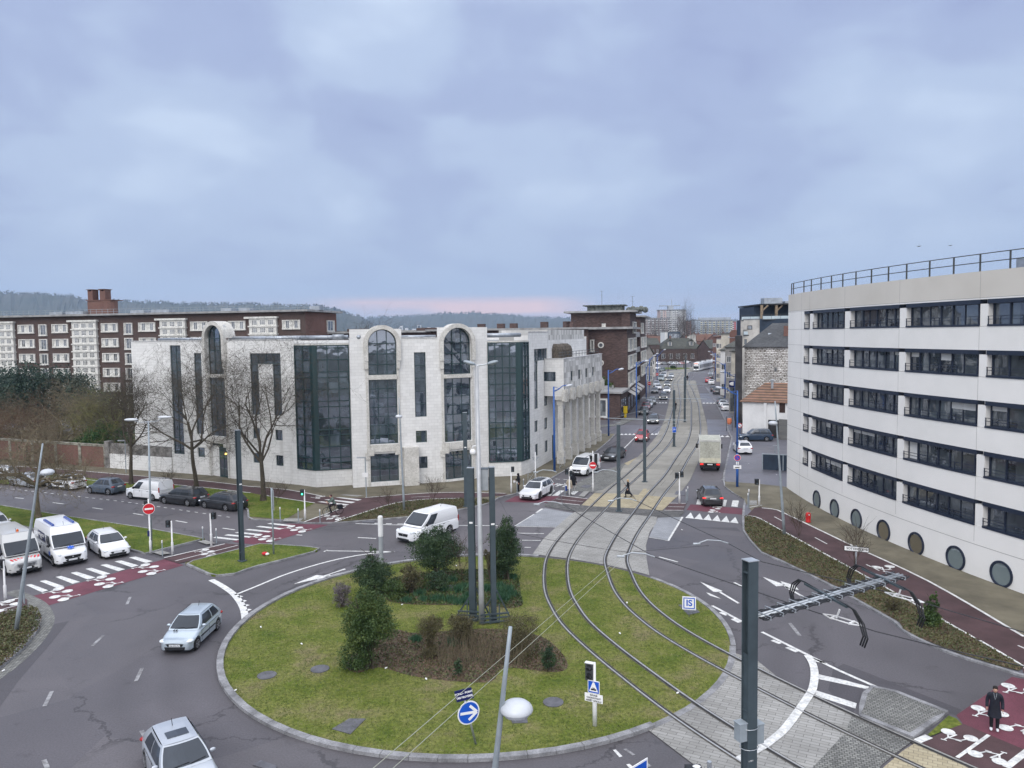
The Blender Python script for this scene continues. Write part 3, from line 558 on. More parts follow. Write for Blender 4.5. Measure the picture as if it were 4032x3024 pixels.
for v,q in(('F',((680,1330),(830,1240),(975,1240),(840,1375))),('C',((1485,1405),(1600,1400),(1672,1470),(1570,1492))),('G',((20,1220),(165,1215),(172,1275),(38,1280)))):
 q=gs(v,*q);a=sum(q[k].x*q[(k+1)%4].y-q[(k+1)%4].x*q[k].y for k in range(4));cv.prism(q if a>0 else q[::-1],.02,.06)
struct('inspection_covers',cv,COVER)
dr=MB()
for v,q in(('B',((935,665),(1060,660),(1050,683),(940,685))),('F',((-10,1640),(60,1600),(200,1650),(180,1700))),('T',((1255,615),(1340,572),(1460,590),(1390,635))),('S',((1230,1600),(1260,1545),(1400,1555),(1390,1615)))):
 q=gs(v,*q);a=sum(q[k].x*q[(k+1)%4].y-q[(k+1)%4].x*q[k].y for k in range(4));dr.prism(q if a>0 else q[::-1],-.01,.046)
struct('road_drains',dr,COVER)
def inside(P_,poly):
 x,y=P_[:,0],P_[:,1];c=np.zeros(len(P_),bool);n=len(poly)
 for i in range(n):
  x1,y1=poly[i][0],poly[i][1];x2,y2=poly[(i+1)%n][0],poly[(i+1)%n][1]
  if y1==y2:continue
  c^=((y1>y)!=(y2>y))&(x<(x2-x1)*(y-y1)/(y2-y1)+x1)
 return c
rng=np.random.default_rng(3)
def tri_cloud(name,P_,size,m,up=.6,asp=.35,parent=None,flat=False,leaf=False,**pr):
 "many small leaf or blade faces at the points P_"
 n=len(P_);a=rng.uniform(0,2*np.pi,n);s_=size*rng.uniform(.55,1.3,n)
 d=np.stack([np.cos(a),np.sin(a),np.zeros(n)],1);tl=rng.normal(0,.5,(n,3));tl[:,2]=up if not flat else .15
 if leaf:tl=rng.normal(0,1,(n,3));tl[:,2]+=up
 tl/=np.linalg.norm(tl,axis=1)[:,None]
 if leaf:
  d=np.cross(tl,rng.normal(0,1,(n,3)));d/=np.linalg.norm(d,axis=1)[:,None]+1e-9
  v=np.stack([P_-tl*(s_*.5)[:,None],P_+d*(s_*asp)[:,None],P_+tl*(s_*.5)[:,None],P_-d*(s_*asp)[:,None]],1).reshape(-1,3);k=4
 else:
  v=np.stack([P_-d*(s_*asp/2)[:,None],P_+d*(s_*asp/2)[:,None],P_+tl*s_[:,None]],1).reshape(-1,3);k=3
 off=np.array(OFF.get(parent.name,Vector((0,0,0))))if parent is not None else np.zeros(3)
 v=v-off;me=bpy.data.meshes.new(name);me.vertices.add(len(v));me.vertices.foreach_set('co',v.ravel())
 me.loops.add(n*k);me.loops.foreach_set('vertex_index',np.arange(n*k,dtype=np.int32))
 me.polygons.add(n);me.polygons.foreach_set('loop_start',np.arange(0,n*k,k,dtype=np.int32));me.polygons.foreach_set('loop_total',np.full(n,k,dtype=np.int32))
 me.update(calc_edges=True);me.materials.append(m)
 o=bpy.data.objects.new(name,me);COL.objects.link(o)
 if parent is not None:o.parent=parent
 return props(o,**pr)
def fill(polys,n,z,avoid=()):
 out=[]
 tot=0
 xs=[p[0]for q in polys for p in q];ys=[p[1]for q in polys for p in q]
 while tot<n:
  P_=np.stack([rng.uniform(min(xs),max(xs),n),rng.uniform(min(ys),max(ys),n),np.full(n,z)],1)
  k=np.zeros(len(P_),bool)
  for q in polys:k|=inside(P_,q)
  for q in avoid:k&=~inside(P_,q)
  if k.sum()==0:break
  out.append(P_[k]);tot+=k.sum()
 return np.concatenate(out)[:n]
def off_rails(P_):
 k=np.ones(len(P_),bool)
 for cp in(cA,cB):
  for o in(-.7175,.7175):
   q=np.array([(a.x,a.y)for a in offs(cp,o)if 20<a.y<60])
   d2=((P_[:,None,:2]-q[None])**2).sum(2).min(1)if len(P_)<4000 else np.concatenate([((c[:,None,:2]-q[None])**2).sum(2).min(1)for c in np.array_split(P_,40)])
   k&=d2>.13**2
 return P_[k]
BLADE=leafmat('grass_blades',(.040,.070,.010),(.105,.135,.028),(.23,.21,.10),.9)
LITTER=leafmat('dead_leaves',(.05,.033,.022),(.12,.078,.05),(.21,.15,.10),2.0)
IVY=leafmat('ivy_leaves',(.035,.05,.020),(.075,.085,.032),(.13,.115,.055),1.2)
isl_in=arc(0,2*math.pi,IR-.34,96)[:-1]
tri_cloud('grass',off_rails(fill([isl_in],110000,.03,MULCH)),.075,BLADE,.45,.35,kind='stuff',label='short mossy grass of the round island',cat='grass')
tri_cloud('grass',fill([inset(MEDIAN,.2)if 0 else MEDIAN,TRI],22000,.11),.07,BLADE,.5,.35,kind='stuff',label='short grass on the kerbed medians',cat='grass')
tri_cloud('grass',fill([STRIP_A],15000,.10),.09,BLADE,.5,.35,kind='stuff',label='rough grass under the street trees',cat='grass')
tri_cloud('leaf_litter',fill(MULCH,14000,.045),.09,LITTER,.25,.4,leaf=True,kind='stuff',label='brown leaf litter on the planting bed',cat='litter')
for q,n in((STRIP_B,5000),(STRIP_C,7500),(PLANTER,5000)):
 tri_cloud('ground_cover',fill([q],n,.19)+np.array([0,0,1])*rng.uniform(-.06,.08,(n,1)),.10,IVY,.5,.4,leaf=True,kind='stuff',label='low ivy and weeds in a kerbed bed',cat='ground cover')
 tri_cloud('leaf_litter',fill([q],n,.14),.09,LITTER,.3,.4,leaf=True,kind='stuff',label='dead leaves among the ivy',cat='litter')
# ================================================================ WALLS
class Wall:
 "a wall standing on a line of ground points, left to right as the viewer sees it"
 def __init__(s,pts):
  s.p=[Vector((q[0],q[1]))for q in pts];s.c=[0]
  for a,b in zip(s.p,s.p[1:]):s.c.append(s.c[-1]+(b-a).length)
  s.L=s.c[-1]
 def P(s,u,z,off=0.0):
  n=len(s.p)-1
  for i in range(n):
   if u<=s.c[i+1]or i==n-1:break
  t=(s.p[i+1]-s.p[i]).normalized();q=s.p[i]+t*(u-s.c[i]);nn=Vector((t.y,-t.x))
  if off and n>1:
   f=(u-s.c[i])/(s.c[i+1]-s.c[i]);j=i+1 if f>.5 else i-1
   if 0<=j<n:
    t2=(s.p[j+1]-s.p[j]).normalized();n2=Vector((t2.y,-t2.x));wgt=abs(f-.5)
    nn=(nn*(1-wgt)+n2*wgt).normalized()
  q=q+nn*off;return Vector((q.x,q.y,z))
 def hit(s,r,x,y):
  "the (u, z) of the wall that the photograph shows at x, y"
  d=ray(*px(r,x,y));best=None
  for i in range(len(s.p)-1):
   a,b=s.p[i],s.p[i+1];e=b-a;den=d.x*-e.y+d.y*e.x
   if abs(den)<1e-9:continue
   t=(a.x*-e.y+a.y*e.x)/den;q=Vector((d.x*t,d.y*t));f=(q-a).dot(e)/e.length_squared
   er=max(0,-f,f-1)
   if best is None or er<best[0]:best=(er,s.c[i]+f*e.length,CH+d.z*t)
  return best[1],best[2]
 def box(s,mb,u0,u1,z0,z1,o0,o1,m=0):
  cuts=[u0]+[c for c in s.c if u0+1e-4<c<u1-1e-4]+[u1]
  for a,b in zip(cuts,cuts[1:]):
   mb.mesh([s.P(u,z,o)for z in(z0,z1)for o in(o1,o0)for u in(a,b)],[(0,2,3,1),(4,5,7,6),(0,1,5,4),(1,3,7,5),(3,2,6,7),(2,0,4,6)],m)
 def rect(s,mb,u0,u1,z0,z1,off=0.0,m=0):
  cuts=[u0]+[c for c in s.c if u0+1e-4<c<u1-1e-4]+[u1]
  for a,b in zip(cuts,cuts[1:]):mb.face([s.P(a,z0,off),s.P(b,z0,off),s.P(b,z1,off),s.P(a,z1,off)],m)
 def facade(s,mb,u0,u1,z0,z1,ops,depth=.25,off=0.0,m=0):
  us=sorted({u0,u1,*[c for c in s.c if u0<c<u1],*[v for o in ops for v in o[:2]if u0<v<u1]});zs=sorted({z0,z1,*[v for o in ops for v in o[2:4]if z0<v<z1]})
  for a,b in zip(us,us[1:]):
   if b-a<1e-4:continue
   run=None
   for c,d in zip(zs,zs[1:]):
    mu,mz=(a+b)/2,(c+d)/2;hole=any(o[0]<mu<o[1]and o[2]<mz<o[3]for o in ops)
    if hole:
     if run is not None:mb.face([s.P(a,run,off),s.P(b,run,off),s.P(b,c,off),s.P(a,c,off)],m);run=None
    elif run is None:run=c
   if run is not None:mb.face([s.P(a,run,off),s.P(b,run,off),s.P(b,z1,off),s.P(a,z1,off)],m)
  for o in ops:
   a,b,c,d=o[:4];i=off-depth
   mb.face([s.P(a,c,off),s.P(a,d,off),s.P(a,d,i),s.P(a,c,i)],m);mb.face([s.P(b,c,off),s.P(b,c,i),s.P(b,d,i),s.P(b,d,off)],m)
   cuts=[a]+[q for q in s.c if a+1e-4<q<b-1e-4]+[b]
   for e,f in zip(cuts,cuts[1:]):
    mb.face([s.P(e,c,off),s.P(e,c,i),s.P(f,c,i),s.P(f,c,off)],m);mb.face([s.P(e,d,off),s.P(f,d,off),s.P(f,d,i),s.P(e,d,i)],m)
def lerp_list(a,b,n):return[a+(b-a)*k/n for k in range(1,n)]
def window(wl,op,parent,fm,gm,us=(),zs=(),depth=.18,fw=.07,mw=.06,name='window',pane='pane',label=None,thick=.07):
 "frame and mullions with the glass as its own sub-part"
 u0,u1,z0,z1=op[:4];f=MB();o1,o0=-depth,-depth+thick
 e=.003
 wl.box(f,u0+e,u0+fw,z0+e,z1-e,o1,o0);wl.box(f,u1-fw,u1-e,z0+e,z1-e,o1,o0)
 wl.box(f,u0+fw,u1-fw,z0+e,z0+fw,o1,o0-.004);wl.box(f,u0+fw,u1-fw,z1-fw,z1-e,o1,o0-.004)
 for u in us:wl.box(f,u-mw/2,u+mw/2,z0+fw,z1-fw,o1,o0-.008)
 for z in zs:wl.box(f,u0+fw,u1-fw,z-mw/2,z+mw/2,o1,o0-.012)
 fo=f.build(name,fm,parent,label=label)
 p=MB();wl.rect(p,u0,u1,z0,z1,-depth+.015);p.build(pane,gm,fo)
 return fo
def loc_of(poly):
 return(sum(p[0]for p in poly)/len(poly),sum(p[1]for p in poly)/len(poly),0)
def antenna(mb,p,h):
 p=Vector(p);mb.tube([p,p+Vector((0,0,h))],.03,5)
 for k in range(5):mb.bar(p+Vector((-.5+.05*k,.1*k-.2,h-.15-(k>2)*.9)),p+Vector((.5-.05*k,.1*k-.2,h-.15-(k>2)*.9)),.02)
STONE=brickmat('pale_limestone_cladding',(.64,.635,.62),(.72,.715,.70),(.42,.415,.405),.62,.31,.007,.75,.5,.07,.3,.0,stain=(.42,.41,.39),bump=.1)
STONEP=mat('weathered_limestone_trim',(.60,.585,.55),.85,0,1.4,.2,col2=(.47,.455,.42),fine=9)
STONEM=brickmat('patched_limestone',(.34,.335,.32),(.66,.65,.63),(.38,.37,.36),.62,.62,.007,.75,.5,.15,.3,.0,bump=.1)
GREENF=mat('dark_green_frames',(.012,.038,.042),.4,.05,spec=.5)
GLASS_G=glassmat('green_tint_glass',(.010,.018,.028),(.10,.13,.16),.9,1.05,.20,.08)
GLASS_B=glassmat('blue_grey_glass',(.008,.012,.020),(.11,.13,.14),1.1,1.2,.12,.12)
ROOFG=mat('grey_roof_felt',(.22,.23,.24),.85,.2,.6,.2)
ZINC=mat('zinc_sheet',(.36,.39,.43),.35,.12,1.5,metal=.5)
def office():
 Y=lambda r,x,y:g(r,x,y)
 a0,a1=g('P',538,1851),g('A',1820,275);a2=g('A',1992,300);a3=g('P',1176,1912)
 b1,b2=g('P',1247,1922),g('P',1388,1913);c1=g('B',866,385);c2=g('B',1620,336);c3=g('B',1700,332);d0=g('B',2050,288)
 e1,e2=g('C',118,278),g('C',188,252);f1=g('C',362,152)
 H_=14.75
 root=thing('office_building','white limestone office building with green glazed bays, arched windows and an overhang on columns','building',loc_of([a0,c2]))
 wb=MB()
 GM=GLASS_G
 def R(wl,r,x0,y0,r2,x1,y1):
  u0,z1=wl.hit(r,x0,y0);u1,z0=wl.hit(r2,x1,y1);return[u0,u1,max(.02,z0),z1]
 w0=Wall([a0,a1]);ops=[R(w0,'L',1477,575,'A',1612,168),R(w0,'L',1686,642,'L',1778,1348),R(w0,'A',1722,25,'A',1785,112)]
 ops[0][2]=max(ops[0][2],2.2);w0.facade(wb,0,w0.L,0,H_,ops)
 window(w0,ops[0],root,GREENF,GM,lerp_list(ops[0][0],ops[0][1],2),lerp_list(ops[0][2],ops[0][3],13));window(w0,ops[1],root,GREENF,GM,(),lerp_list(ops[1][2],ops[1][3],8));window(w0,ops[2],root,GREENF,GM)
 def arch(wl,uc,r,zs_,zb,uL,uR,glass2,lint,low,band=.42):
  "round-headed window in a projecting stone surround"
  n=18;z1=zs_;trim=MB()
  arc_=[(uc+r*_c(math.pi-math.pi*k/n),zs_+r*_s(math.pi-math.pi*k/n))for k in range(n+1)]
  top=zs_+r+.02
  hole=[uc-r,uc+r,zb,top]
  ops_=[hole,glass2]+([low]if low else[])
  wl.facade(wb,uL,uR,0,max(H_,top+.01),ops_,.3)
  for k in range(n):
   (ua,za),(ub,zb_)=arc_[k],arc_[k+1]
   wb.face([wl.P(ua,za),wl.P(ub,zb_),wl.P(ub,top),wl.P(ua,top)]);wb.face([wl.P(ua,za),wl.P(ua,za,-.3),wl.P(ub,zb_,-.3),wl.P(ub,zb_)])
  outer=[(uc+(r+band)*_c(math.pi-math.pi*k/n),zs_+(r+band)*_s(math.pi-math.pi*k/n))for k in range(n+1)]
  o=.35
  for k in range(n):
   A_,B_,C_,D_=arc_[k],arc_[k+1],outer[k+1],outer[k]
   trim.mesh([wl.P(*q,oo)for oo in(-1.2,o)for q in(A_,B_,C_,D_)],[(4,7,6,5),(3,2,6,7),(0,4,5,1)])
   m1=[(A_[0]*.55+D_[0]*.45,A_[1]*.55+D_[1]*.45),(B_[0]*.55+C_[0]*.45,B_[1]*.55+C_[1]*.45)]
   trim.mesh([wl.P(*q,oo)for oo in(o,o-.14+.0)for q in(m1[0],m1[1])],[(0,1,3,2)])
  for s_ in(-1,1):
   ui,uo=uc+s_*r,uc+s_*(r+band);a,b=min(ui,uo),max(ui,uo)
   wl.box(trim,a+.01,b,zb+1.4,zs_,0,o);wl.box(trim,a+.012,b-.12 if s_>0 else b-.01,zb+.6,zb+1.4,0,o-.08);wl.box(trim,a+.014+(.12 if s_<0 else 0),b-(.2 if s_>0 else .0),zb-.3,zb+.6,0,.12)
   wl.box(trim,a+(.05 if s_>0 else .15),b-(.15 if s_>0 else .05),.02,zb-.3,0,.09)
  wl.box(trim,uc-r,uc+r,glass2[3],zb,-.1,.12)
  f=MB()
  for k in range(n):wl_arc=[(uc+(r-.09)*_c(math.pi-math.pi*q/n),zs_+(r-.09)*_s(math.pi-math.pi*q/n))for q in(k,k+1)];f.mesh([wl.P(*q,oo)for oo in(-.28,-.19)for q in(arc_[k],arc_[k+1],wl_arc[1],wl_arc[0])],[(4,5,6,7),(3,7,6,2)])
  for u in(uc-r*.33,uc+r*.33):wl.box(f,u-.04,u+.04,zb,zs_+math.sqrt(r*r-(u-uc)**2)-.02,-.28,-.2)
  for s_ in(-1,1):wl.box(f,min(uc+s_*r,uc+s_*(r-.09))+.003,max(uc+s_*r,uc+s_*(r-.09))-.003,zb,zs_,-.28,-.19)
  for z in[zb+.04,zs_]+lerp_list(zb,zs_,3):wl.box(f,uc-r+.09,uc+r-.09,z-.04,z+.04,-.28,-.205)
  fo=f.build('arched_window',GREENF,root);p=MB();p.face([wl.P(uc-r,zb,-.26)]+[wl.P(uc+r,zb,-.26)]+[wl.P(*q,-.26)for q in reversed(arc_)]);p.build('pane',GM,fo)
  g2=glass2;window(wl,g2,root,GREENF,GM,[g2[0]+(g2[1]-g2[0])/3,g2[0]+(g2[1]-g2[0])*2/3],lerp_list(g2[2],g2[3],7),.28)
  if low:window(wl,low,root,GREENF,GM,[low[0]+(low[1]-low[0])/3,low[0]+(low[1]-low[0])*2/3],[low[3]-.45,(low[3]+low[2])/2-.1],.28)
  zt=g2[2];wl.box(trim,uc-r,uc+r,zt-.75,zt-.05,0,.16)
  for s_ in(-1,1):
   wl.box(trim,min(uc+s_*(r-.35),uc+s_*(r+.3)),max(uc+s_*(r-.35),uc+s_*(r+.3)),zt-1.1,zt-.35,.0,.26)
   wl.box(trim,min(uc+s_*(r+.05),uc+s_*(r+.5)),max(uc+s_*(r+.05),uc+s_*(r+.5)),zt-1.45,zt-.8,.0,.2)
  trim.build('arch_surround',STONEP,root)
 w1=Wall([a1,a2]);u0,zt=w1.hit('L',1803,560);u1,_=w1.hit('L',1947,560);uc,r=(u0+u1)/2,(u1-u0)/2
 _,zb=w1.hit('L',1875,825);g2=[uc-r,uc+r,w1.hit('L',1890,1365)[1],w1.hit('L',1890,855)[1]]
 zd=w1.hit('A',1905,15)[1]
 arch(w1,uc,r,15.0,zb,0,w1.L,g2,None,[uc-r,uc+r,.05,zd+.7])
 w1.box(wb,uc-r+.01,uc-r+(2*r)*.4,.05,zd,-1.2,-.2)
 dr_=MB();w1.box(dr_,uc-r*.15,uc+r-.02,.05,zd-.1,-.20,-.14);dd_=dr_.build('entrance_door',GREENF,root)
 p=MB()
 for k in range(2):w1.rect(p,uc-r*.15+.1+k*r*.58,uc-r*.15+.02+(k+1)*r*.55,.25,zd-.55,-.135)
 p.build('pane',GM,dd_)
 lt=MB();lt.ell(w1.P(uc+r*.75,zd-.75,-.02),.1,.1,.1);lt.build('door_lamp',mat('lit_lamp',(1,.8,.3),.4,0,emit=(1,.62,.15),es=3.5),root)
 w2=Wall([a2,a3]);U=lambda r_,x,y:w2.hit(r_,x,y)
 ua,zt=U('P',983,1391);ub,zm=U('P',1105,1434);uc1=U('P',1019,1500)[0];uc2=U('P',1075,1500)[0];zl=U('P',1040,1634)[1]
 sm=[R(w2,'P',996,1685,'P',1024,1728),R(w2,'M',185,1310,'M',250,1405),R(w2,'P',997,1783,'P',1026,1824),R(w2,'M',191,1530,'M',258,1628)]
 ops=[[ua,ub,zm,zt],[ua,uc1,zl,zm-.001],[uc2,ub,zl,zm-.001]]+sm;w2.facade(wb,0,w2.L,0,H_,ops)
 window(w2,ops[0],root,GREENF,GM,lerp_list(ua,ub,4));window(w2,ops[1],root,GREENF,GM,(),lerp_list(zl,zm,5));window(w2,ops[2],root,GREENF,GM,(),lerp_list(zl,zm,5))
 for o in sm:window(w2,o,root,GREENF,GM)
 rows=[13.9,12.75,11.55,11.0,9.85,8.65,8.1,6.95,5.8,5.25,4.1,3.0,2.5]
 def glazed(wl,segs,z0,z1):
  wl.facade(wb,0,wl.L,0,z0,[]);
  for u0,u1,nu in segs:window(wl,[u0+.02,u1-.02,z0,z1],root,GREENF,GM,lerp_list(u0,u1,nu),[z for z in rows if z0<z<z1-.2],.0,.1,.085,name='glazed_bay',thick=.12)
  tb=MB();wl.box(tb,0,wl.L,z1+.001,z1+.16,-.4,.05,0);tb.build('bay_coping',STONEP,root)
 w3=Wall([a3,b1,b2]);cb_=w3.c[1];zb=1.75
 glazed(w3,[(0,cb_-.25,2),(cb_+.3,w3.L,3)],zb,14.2)
 col=MB();w3.box(col,cb_-.28,cb_+.32,zb,14.2,-.1,.09);col.build('corner_column',GREENF,root)
 w4=Wall([b2,c1]);w4.facade(wb,0,w4.L,0,H_,[])
 w5=Wall([c1,c2,c3,d0])
 def A(x0,x1,ys,yb,yg1,yg0,uL,uR,low):
  u0,zs_=w5.hit('M',x0,ys);u1,_=w5.hit('M',x1,ys);uc,r=(u0+u1)/2,(u1-u0)/2;xm=(x0+x1)/2
  zb=w5.hit('M',xm,yb)[1];g2=[uc-r,uc+r,w5.hit('M',xm,yg0)[1],w5.hit('M',xm,yg1)[1]]
  arch(w5,uc,r,zs_,zb,uL,uR,g2,None,[uc-r,uc+r,w5.hit('B',xm+12,low[1])[1],w5.hit('B',xm+12,low[0])[1]]);return uc,r
 um=w5.hit('M',1290,800)[0];un=w5.hit('M',1600,800)[0]
 A(990,1238,560,832,872,1435,0,um,(80,325));A(1648,1886,555,825,858,1412,un,w5.L,(55,298))
 ops=[R(w5,'M',1393,636,'M',1505,1195),R(w5,'M',1410,1320,'M',1508,1418),R(w5,'B',1412,108,'B',1513,205)]
 w5.facade(wb,um,un,0,H_,ops);window(w5,ops[0],root,GREENF,GM,(),lerp_list(ops[0][2],ops[0][3],5));window(w5,ops[1],root,GREENF,GM);window(w5,ops[2],root,GREENF,GM)
 ub0=w5.hit('B',1305,350)[0];ub1=w5.hit('B',1432,350)[0];bx_=MB();w5.box(bx_,ub0,ub1,0,3.9,0,.9);bx_.build('stone_housing',STONEP,root)
 w6=Wall([d0,e1,e2]);cb_=w6.c[1];glazed(w6,[(0,cb_-.35,4),(cb_+.35,w6.L,2)],1.6,14.2)
 col=MB();w6.box(col,cb_-.36,cb_+.4,1.6,14.2,-.1,.1);col.build('corner_column',GREENF,root)
 w7=Wall([e2,f1]);U=lambda r_,x,y:w7.hit(r_,x,y)
 ua,zt=U('N',226,608);ub,zm=U('N',344,700);v1=U('N',262,800)[0];v2=U('N',313,800)[0];zl=U('N',300,1112)[1]
 sm=[R(w7,'N',231,1235,'N',262,1325),R(w7,'N',317,1210,'N',347,1298),R(w7,'N',236,1440,'N',265,1532),R(w7,'N',320,1410,'N',350,1498)]
 ops=[[ua,ub,zm,zt],[ua,v1,zl,zm-.001],[v2,ub,zl,zm-.001]]+sm;w7.facade(wb,0,w7.L,0,15.2,ops)
 window(w7,ops[0],root,GREENF,GM,lerp_list(ua,ub,5));window(w7,ops[1],root,GREENF,GM,(),lerp_list(zl,zm,5));window(w7,ops[2],root,GREENF,GM,(),lerp_list(zl,zm,5))
 for o in sm:window(w7,o,root,GREENF,GM)
 sd=(g('N',812,1420)-g('C',505,172));sd.z=0;sdn=sd.normalized()
 k0=g('C',498,172);k1=k0+sdn*(sd.length+1.2)
 back=Wall([f1,f1+sdn*(sd.length+1.2+(k0-f1).dot(sdn))]);ops=[]
 for r_,x,y0,y1 in(('N',400,600,690),('N',405,1375,1560)):pass
 bops=[R(back,'N',383,602,'N',405,688)]
 for k in range(5):bops.append([2.2+k*4.2,2.75+k*4.2,3.2,5.6]);bops.append([2.2+k*4.2,2.75+k*4.2,7.0,8.6])
 bops.append([1.2,2.0,.05,3.0][:4]);bops=[o for o in bops if o[1]<back.L-.2];back.facade(wb,0,back.L,0,14.3,[o for o in bops if o[3]<14],.2,0,0)
 for o in bops:
  if o[3]<14:window(back,o,root,GREENF,GM)
 ov=Wall([k0-sdn*.3,k1]);nrm=Vector((sdn.y,-sdn.x,0))
 zt0=ov.hit('N',522,690)[1];z_ov=ov.hit('N',530,1005)[1]
 cL=k0-sdn*.3;cL0=cL-Vector((nrm.x,nrm.y,0))*0
 perp=Vector((-sdn.y,sdn.x,0));inner=cL+perp*3.4
 w8=Wall([inner,cL]);u_,_=w8.hit('N',397,850);u2_,_=w8.hit('N',478,850);op=[max(.5,u_),min(w8.L-.4,u2_),w8.hit('N',440,888)[1],w8.hit('N',440,806)[1]]
 if op[1]-op[0]<.8:op[0],op[1]=w8.L*.3,w8.L*.72
 w8.facade(wb,0,w8.L,z_ov,zt0,[op]);window(w8,op,root,GREENF,GM,lerp_list(op[0],op[1],3))
 wins=[R(ov,'N',546,800,'N',567,882),R(ov,'N',612,787,'N',633,866),R(ov,'N',675,775,'N',694,852),R(ov,'N',734,764,'N',751,840)]
 zz0,zz1=wins[0][2],wins[0][3]
 for o in wins:o[2],o[3]=zz0,zz1
 ov.facade(wb,0,ov.L,z_ov,zt0,wins,.22,0,1)
 for o in wins:window(ov,o,root,GREENF,GM)
 wb.face([ov.P(0,z_ov),ov.P(0,z_ov,-3.4),ov.P(ov.L,z_ov,-3.4),ov.P(ov.L,z_ov)]);wb.face([ov.P(0,zt0-.3),ov.P(ov.L,zt0-.3),ov.P(ov.L,zt0-.3,-3.4),ov.P(0,zt0-.3,-3.4)])
 ca=MB()
 nC=7
 for k in range(nC):
  u=.35+(ov.L-.9)*k/(nC-1)
  c_=MB();ov.box(c_,u-.25,u+.25,1.5,z_ov-1.0,-.75,-.2);ov.box(c_,u-.38,u+.38,0,1.5,-.9,-.06);ov.box(c_,u-.34,u+.34,z_ov-1.0,z_ov-.35,-.85,-.12);trim=c_
  for d_,h in((-.75,.55),(.75,.55),(-.42,.9),(.42,.9)):ov.box(trim,u+d_-.17,u+d_+.17,z_ov-.35-h*.35,z_ov+.75-(.25 if abs(d_)>.5 else 0),-.1,.32-(.08 if abs(d_)>.5 else 0))
  ov.box(trim,u-.6,u+.6,z_ov-.42,z_ov-.002,-1.0,-.02);c_.build('column',STONEP,root)
 hb=Wall([f1-sdn*1.0,f1+sdn*14.5]);hops=[]
 roofp=[a0,a1,a2,a3,b1,b2,c1,c2,c3,d0,e1,e2,f1,f1+sdn*back.L,f1+sdn*back.L+perp*16,a3+Vector((2,16,0)),a0+Vector((3,14,0))]
 rf=MB();rf.face([(p.x,p.y,14.25)for p in roofp]);rf.build('roof',ROOFG,root)
 cp_=MB()
 for wl in(w0,w2,w4):wl.box(cp_,0,wl.L,H_,H_+.10,-.35,.06)
 w5.box(cp_,um,un,H_,H_+.10,-.35,.06);w7.box(cp_,0,w7.L,15.2,15.3,-.3,.05);ov.box(cp_,0,ov.L,zt0,zt0+.1,-.3,.05);w8.box(cp_,0,w8.L,zt0+.001,zt0+.1,-.3,.05)
 cp_.build('coping',mat('pale_coping',(.5,.5,.5),.7,.15,2),root)
 bk=[f1+sdn*back.L,f1+sdn*back.L+perp*16,a3+Vector((2,16,0)),a0+Vector((3,14,0)),a0]
 for p,q in zip(bk,bk[1:]):wb.face([(p.x,p.y,0),(q.x,q.y,0),(q.x,q.y,14.6),(p.x,p.y,14.6)])
 wb.build('wall',[STONE,STONEM],root)
 du=MB()
 for wl in(w2,w3,w4,w6):du.tube([wl.P(0,14.95,-.9),wl.P(wl.L,14.95,-.9)],.22,10)
 du.tube([w0.P(3,14.95,-1.2),w0.P(w0.L,14.95,-1.2)],.16,8);w3.box(du,w3.L*.75,w3.L*.75+1.1,14.7,15.25,-1.3,-.4);du.tube([w5.P(um,14.9,-1),w5.P(un,14.9,-1)],.16,8)
 du.build('ventilation_duct',ZINC,root,smooth=True)
 rl=MB()
 for k in range(14):u=ov.L*k/13;rl.bar(ov.P(u,zt0+.05,-.5),ov.P(u,zt0+.75,-.5),.05)
 for z in(.4,.75):rl.bar(ov.P(0,zt0+z,-.5),ov.P(ov.L,zt0+z,-.5),.05)
 rl.build('roof_railing',DARKGREY,root)
 dk=MB()
 for u in(4.0,7.0):
  c=ov.P(u,zt0-.3,-2.0);dk.lathe([(1.15,0),(1.15,1.3),(1.0,1.7),(.6,2.0)],14,c=c)
 dk.build('roof_cowl',mat('weathered_wood_slats',(.10,.085,.07),.85,.3,6),root)
 up=MB();q0=f1+perp*.05;uw=Wall([q0-sdn*.2,q0+sdn*15]);zz=15.2
 print('uw',uw.hit('N',668,500),uw.hit('N',185,515),back.L)
 uo=[R(uw,'N',520,590,'N',540,610),R(uw,'N',583,585,'N',602,608),R(uw,'N',638,580,'N',652,655)]
 ue,hz_=uw.hit('N',668,502);uw=Wall([uw.p[0],uw.P(min(max(ue,4),back.L-1),0)[:2]]);hz_=min(max(hz_,15.5),17.0);uw.facade(up,0,uw.L,14.3,hz_,[],.2,.02)
 b0,b1_=uw.P(0,0,0),uw.P(uw.L,0,0);pp=perp
 up.mesh([(b0.x,b0.y,14.3),(b0.x,b0.y,hz_),(b0.x+pp.x*6,b0.y+pp.y*6,hz_),(b0.x+pp.x*6,b0.y+pp.y*6,14.3),(b1_.x,b1_.y,hz_),(b1_.x+pp.x*6,b1_.y+pp.y*6,hz_),(b1_.x,b1_.y,14.3),(b1_.x+pp.x*6,b1_.y+pp.y*6,14.3)],[(0,3,2,1),(1,2,5,4),(4,5,7,6)])
 up.build('upper_wall',STONEM,root)
 return dict(w0=w0,w5=w5,w7=w7,f1=f1,sdn=sdn,k0=k0,root=root,a0=a0,a1=a1)
OFFICE=office()
BRICK=brickmat('dark_brown_brick',(.060,.035,.031),(.092,.052,.045),(.13,.115,.105),.22,.065,.010,.85,.5,.2,.25)
BRICKR=brickmat('red_brown_brick',(.135,.058,.046),(.19,.085,.066),(.15,.125,.11),.22,.065,.010,.85,.5,.2,.25)
BRICKD=brickmat('patterned_brown_brick',(.062,.036,.033),(.125,.076,.066),(.12,.11,.105),.44,.13,.012,.85,.5,.2,.3,-.2)
CREAM=mat('cream_concrete_frames',(.66,.65,.61),.75,.1,2,fine=8)
CORN=mat('concrete_cornice',(.30,.30,.30),.85,.15,1)
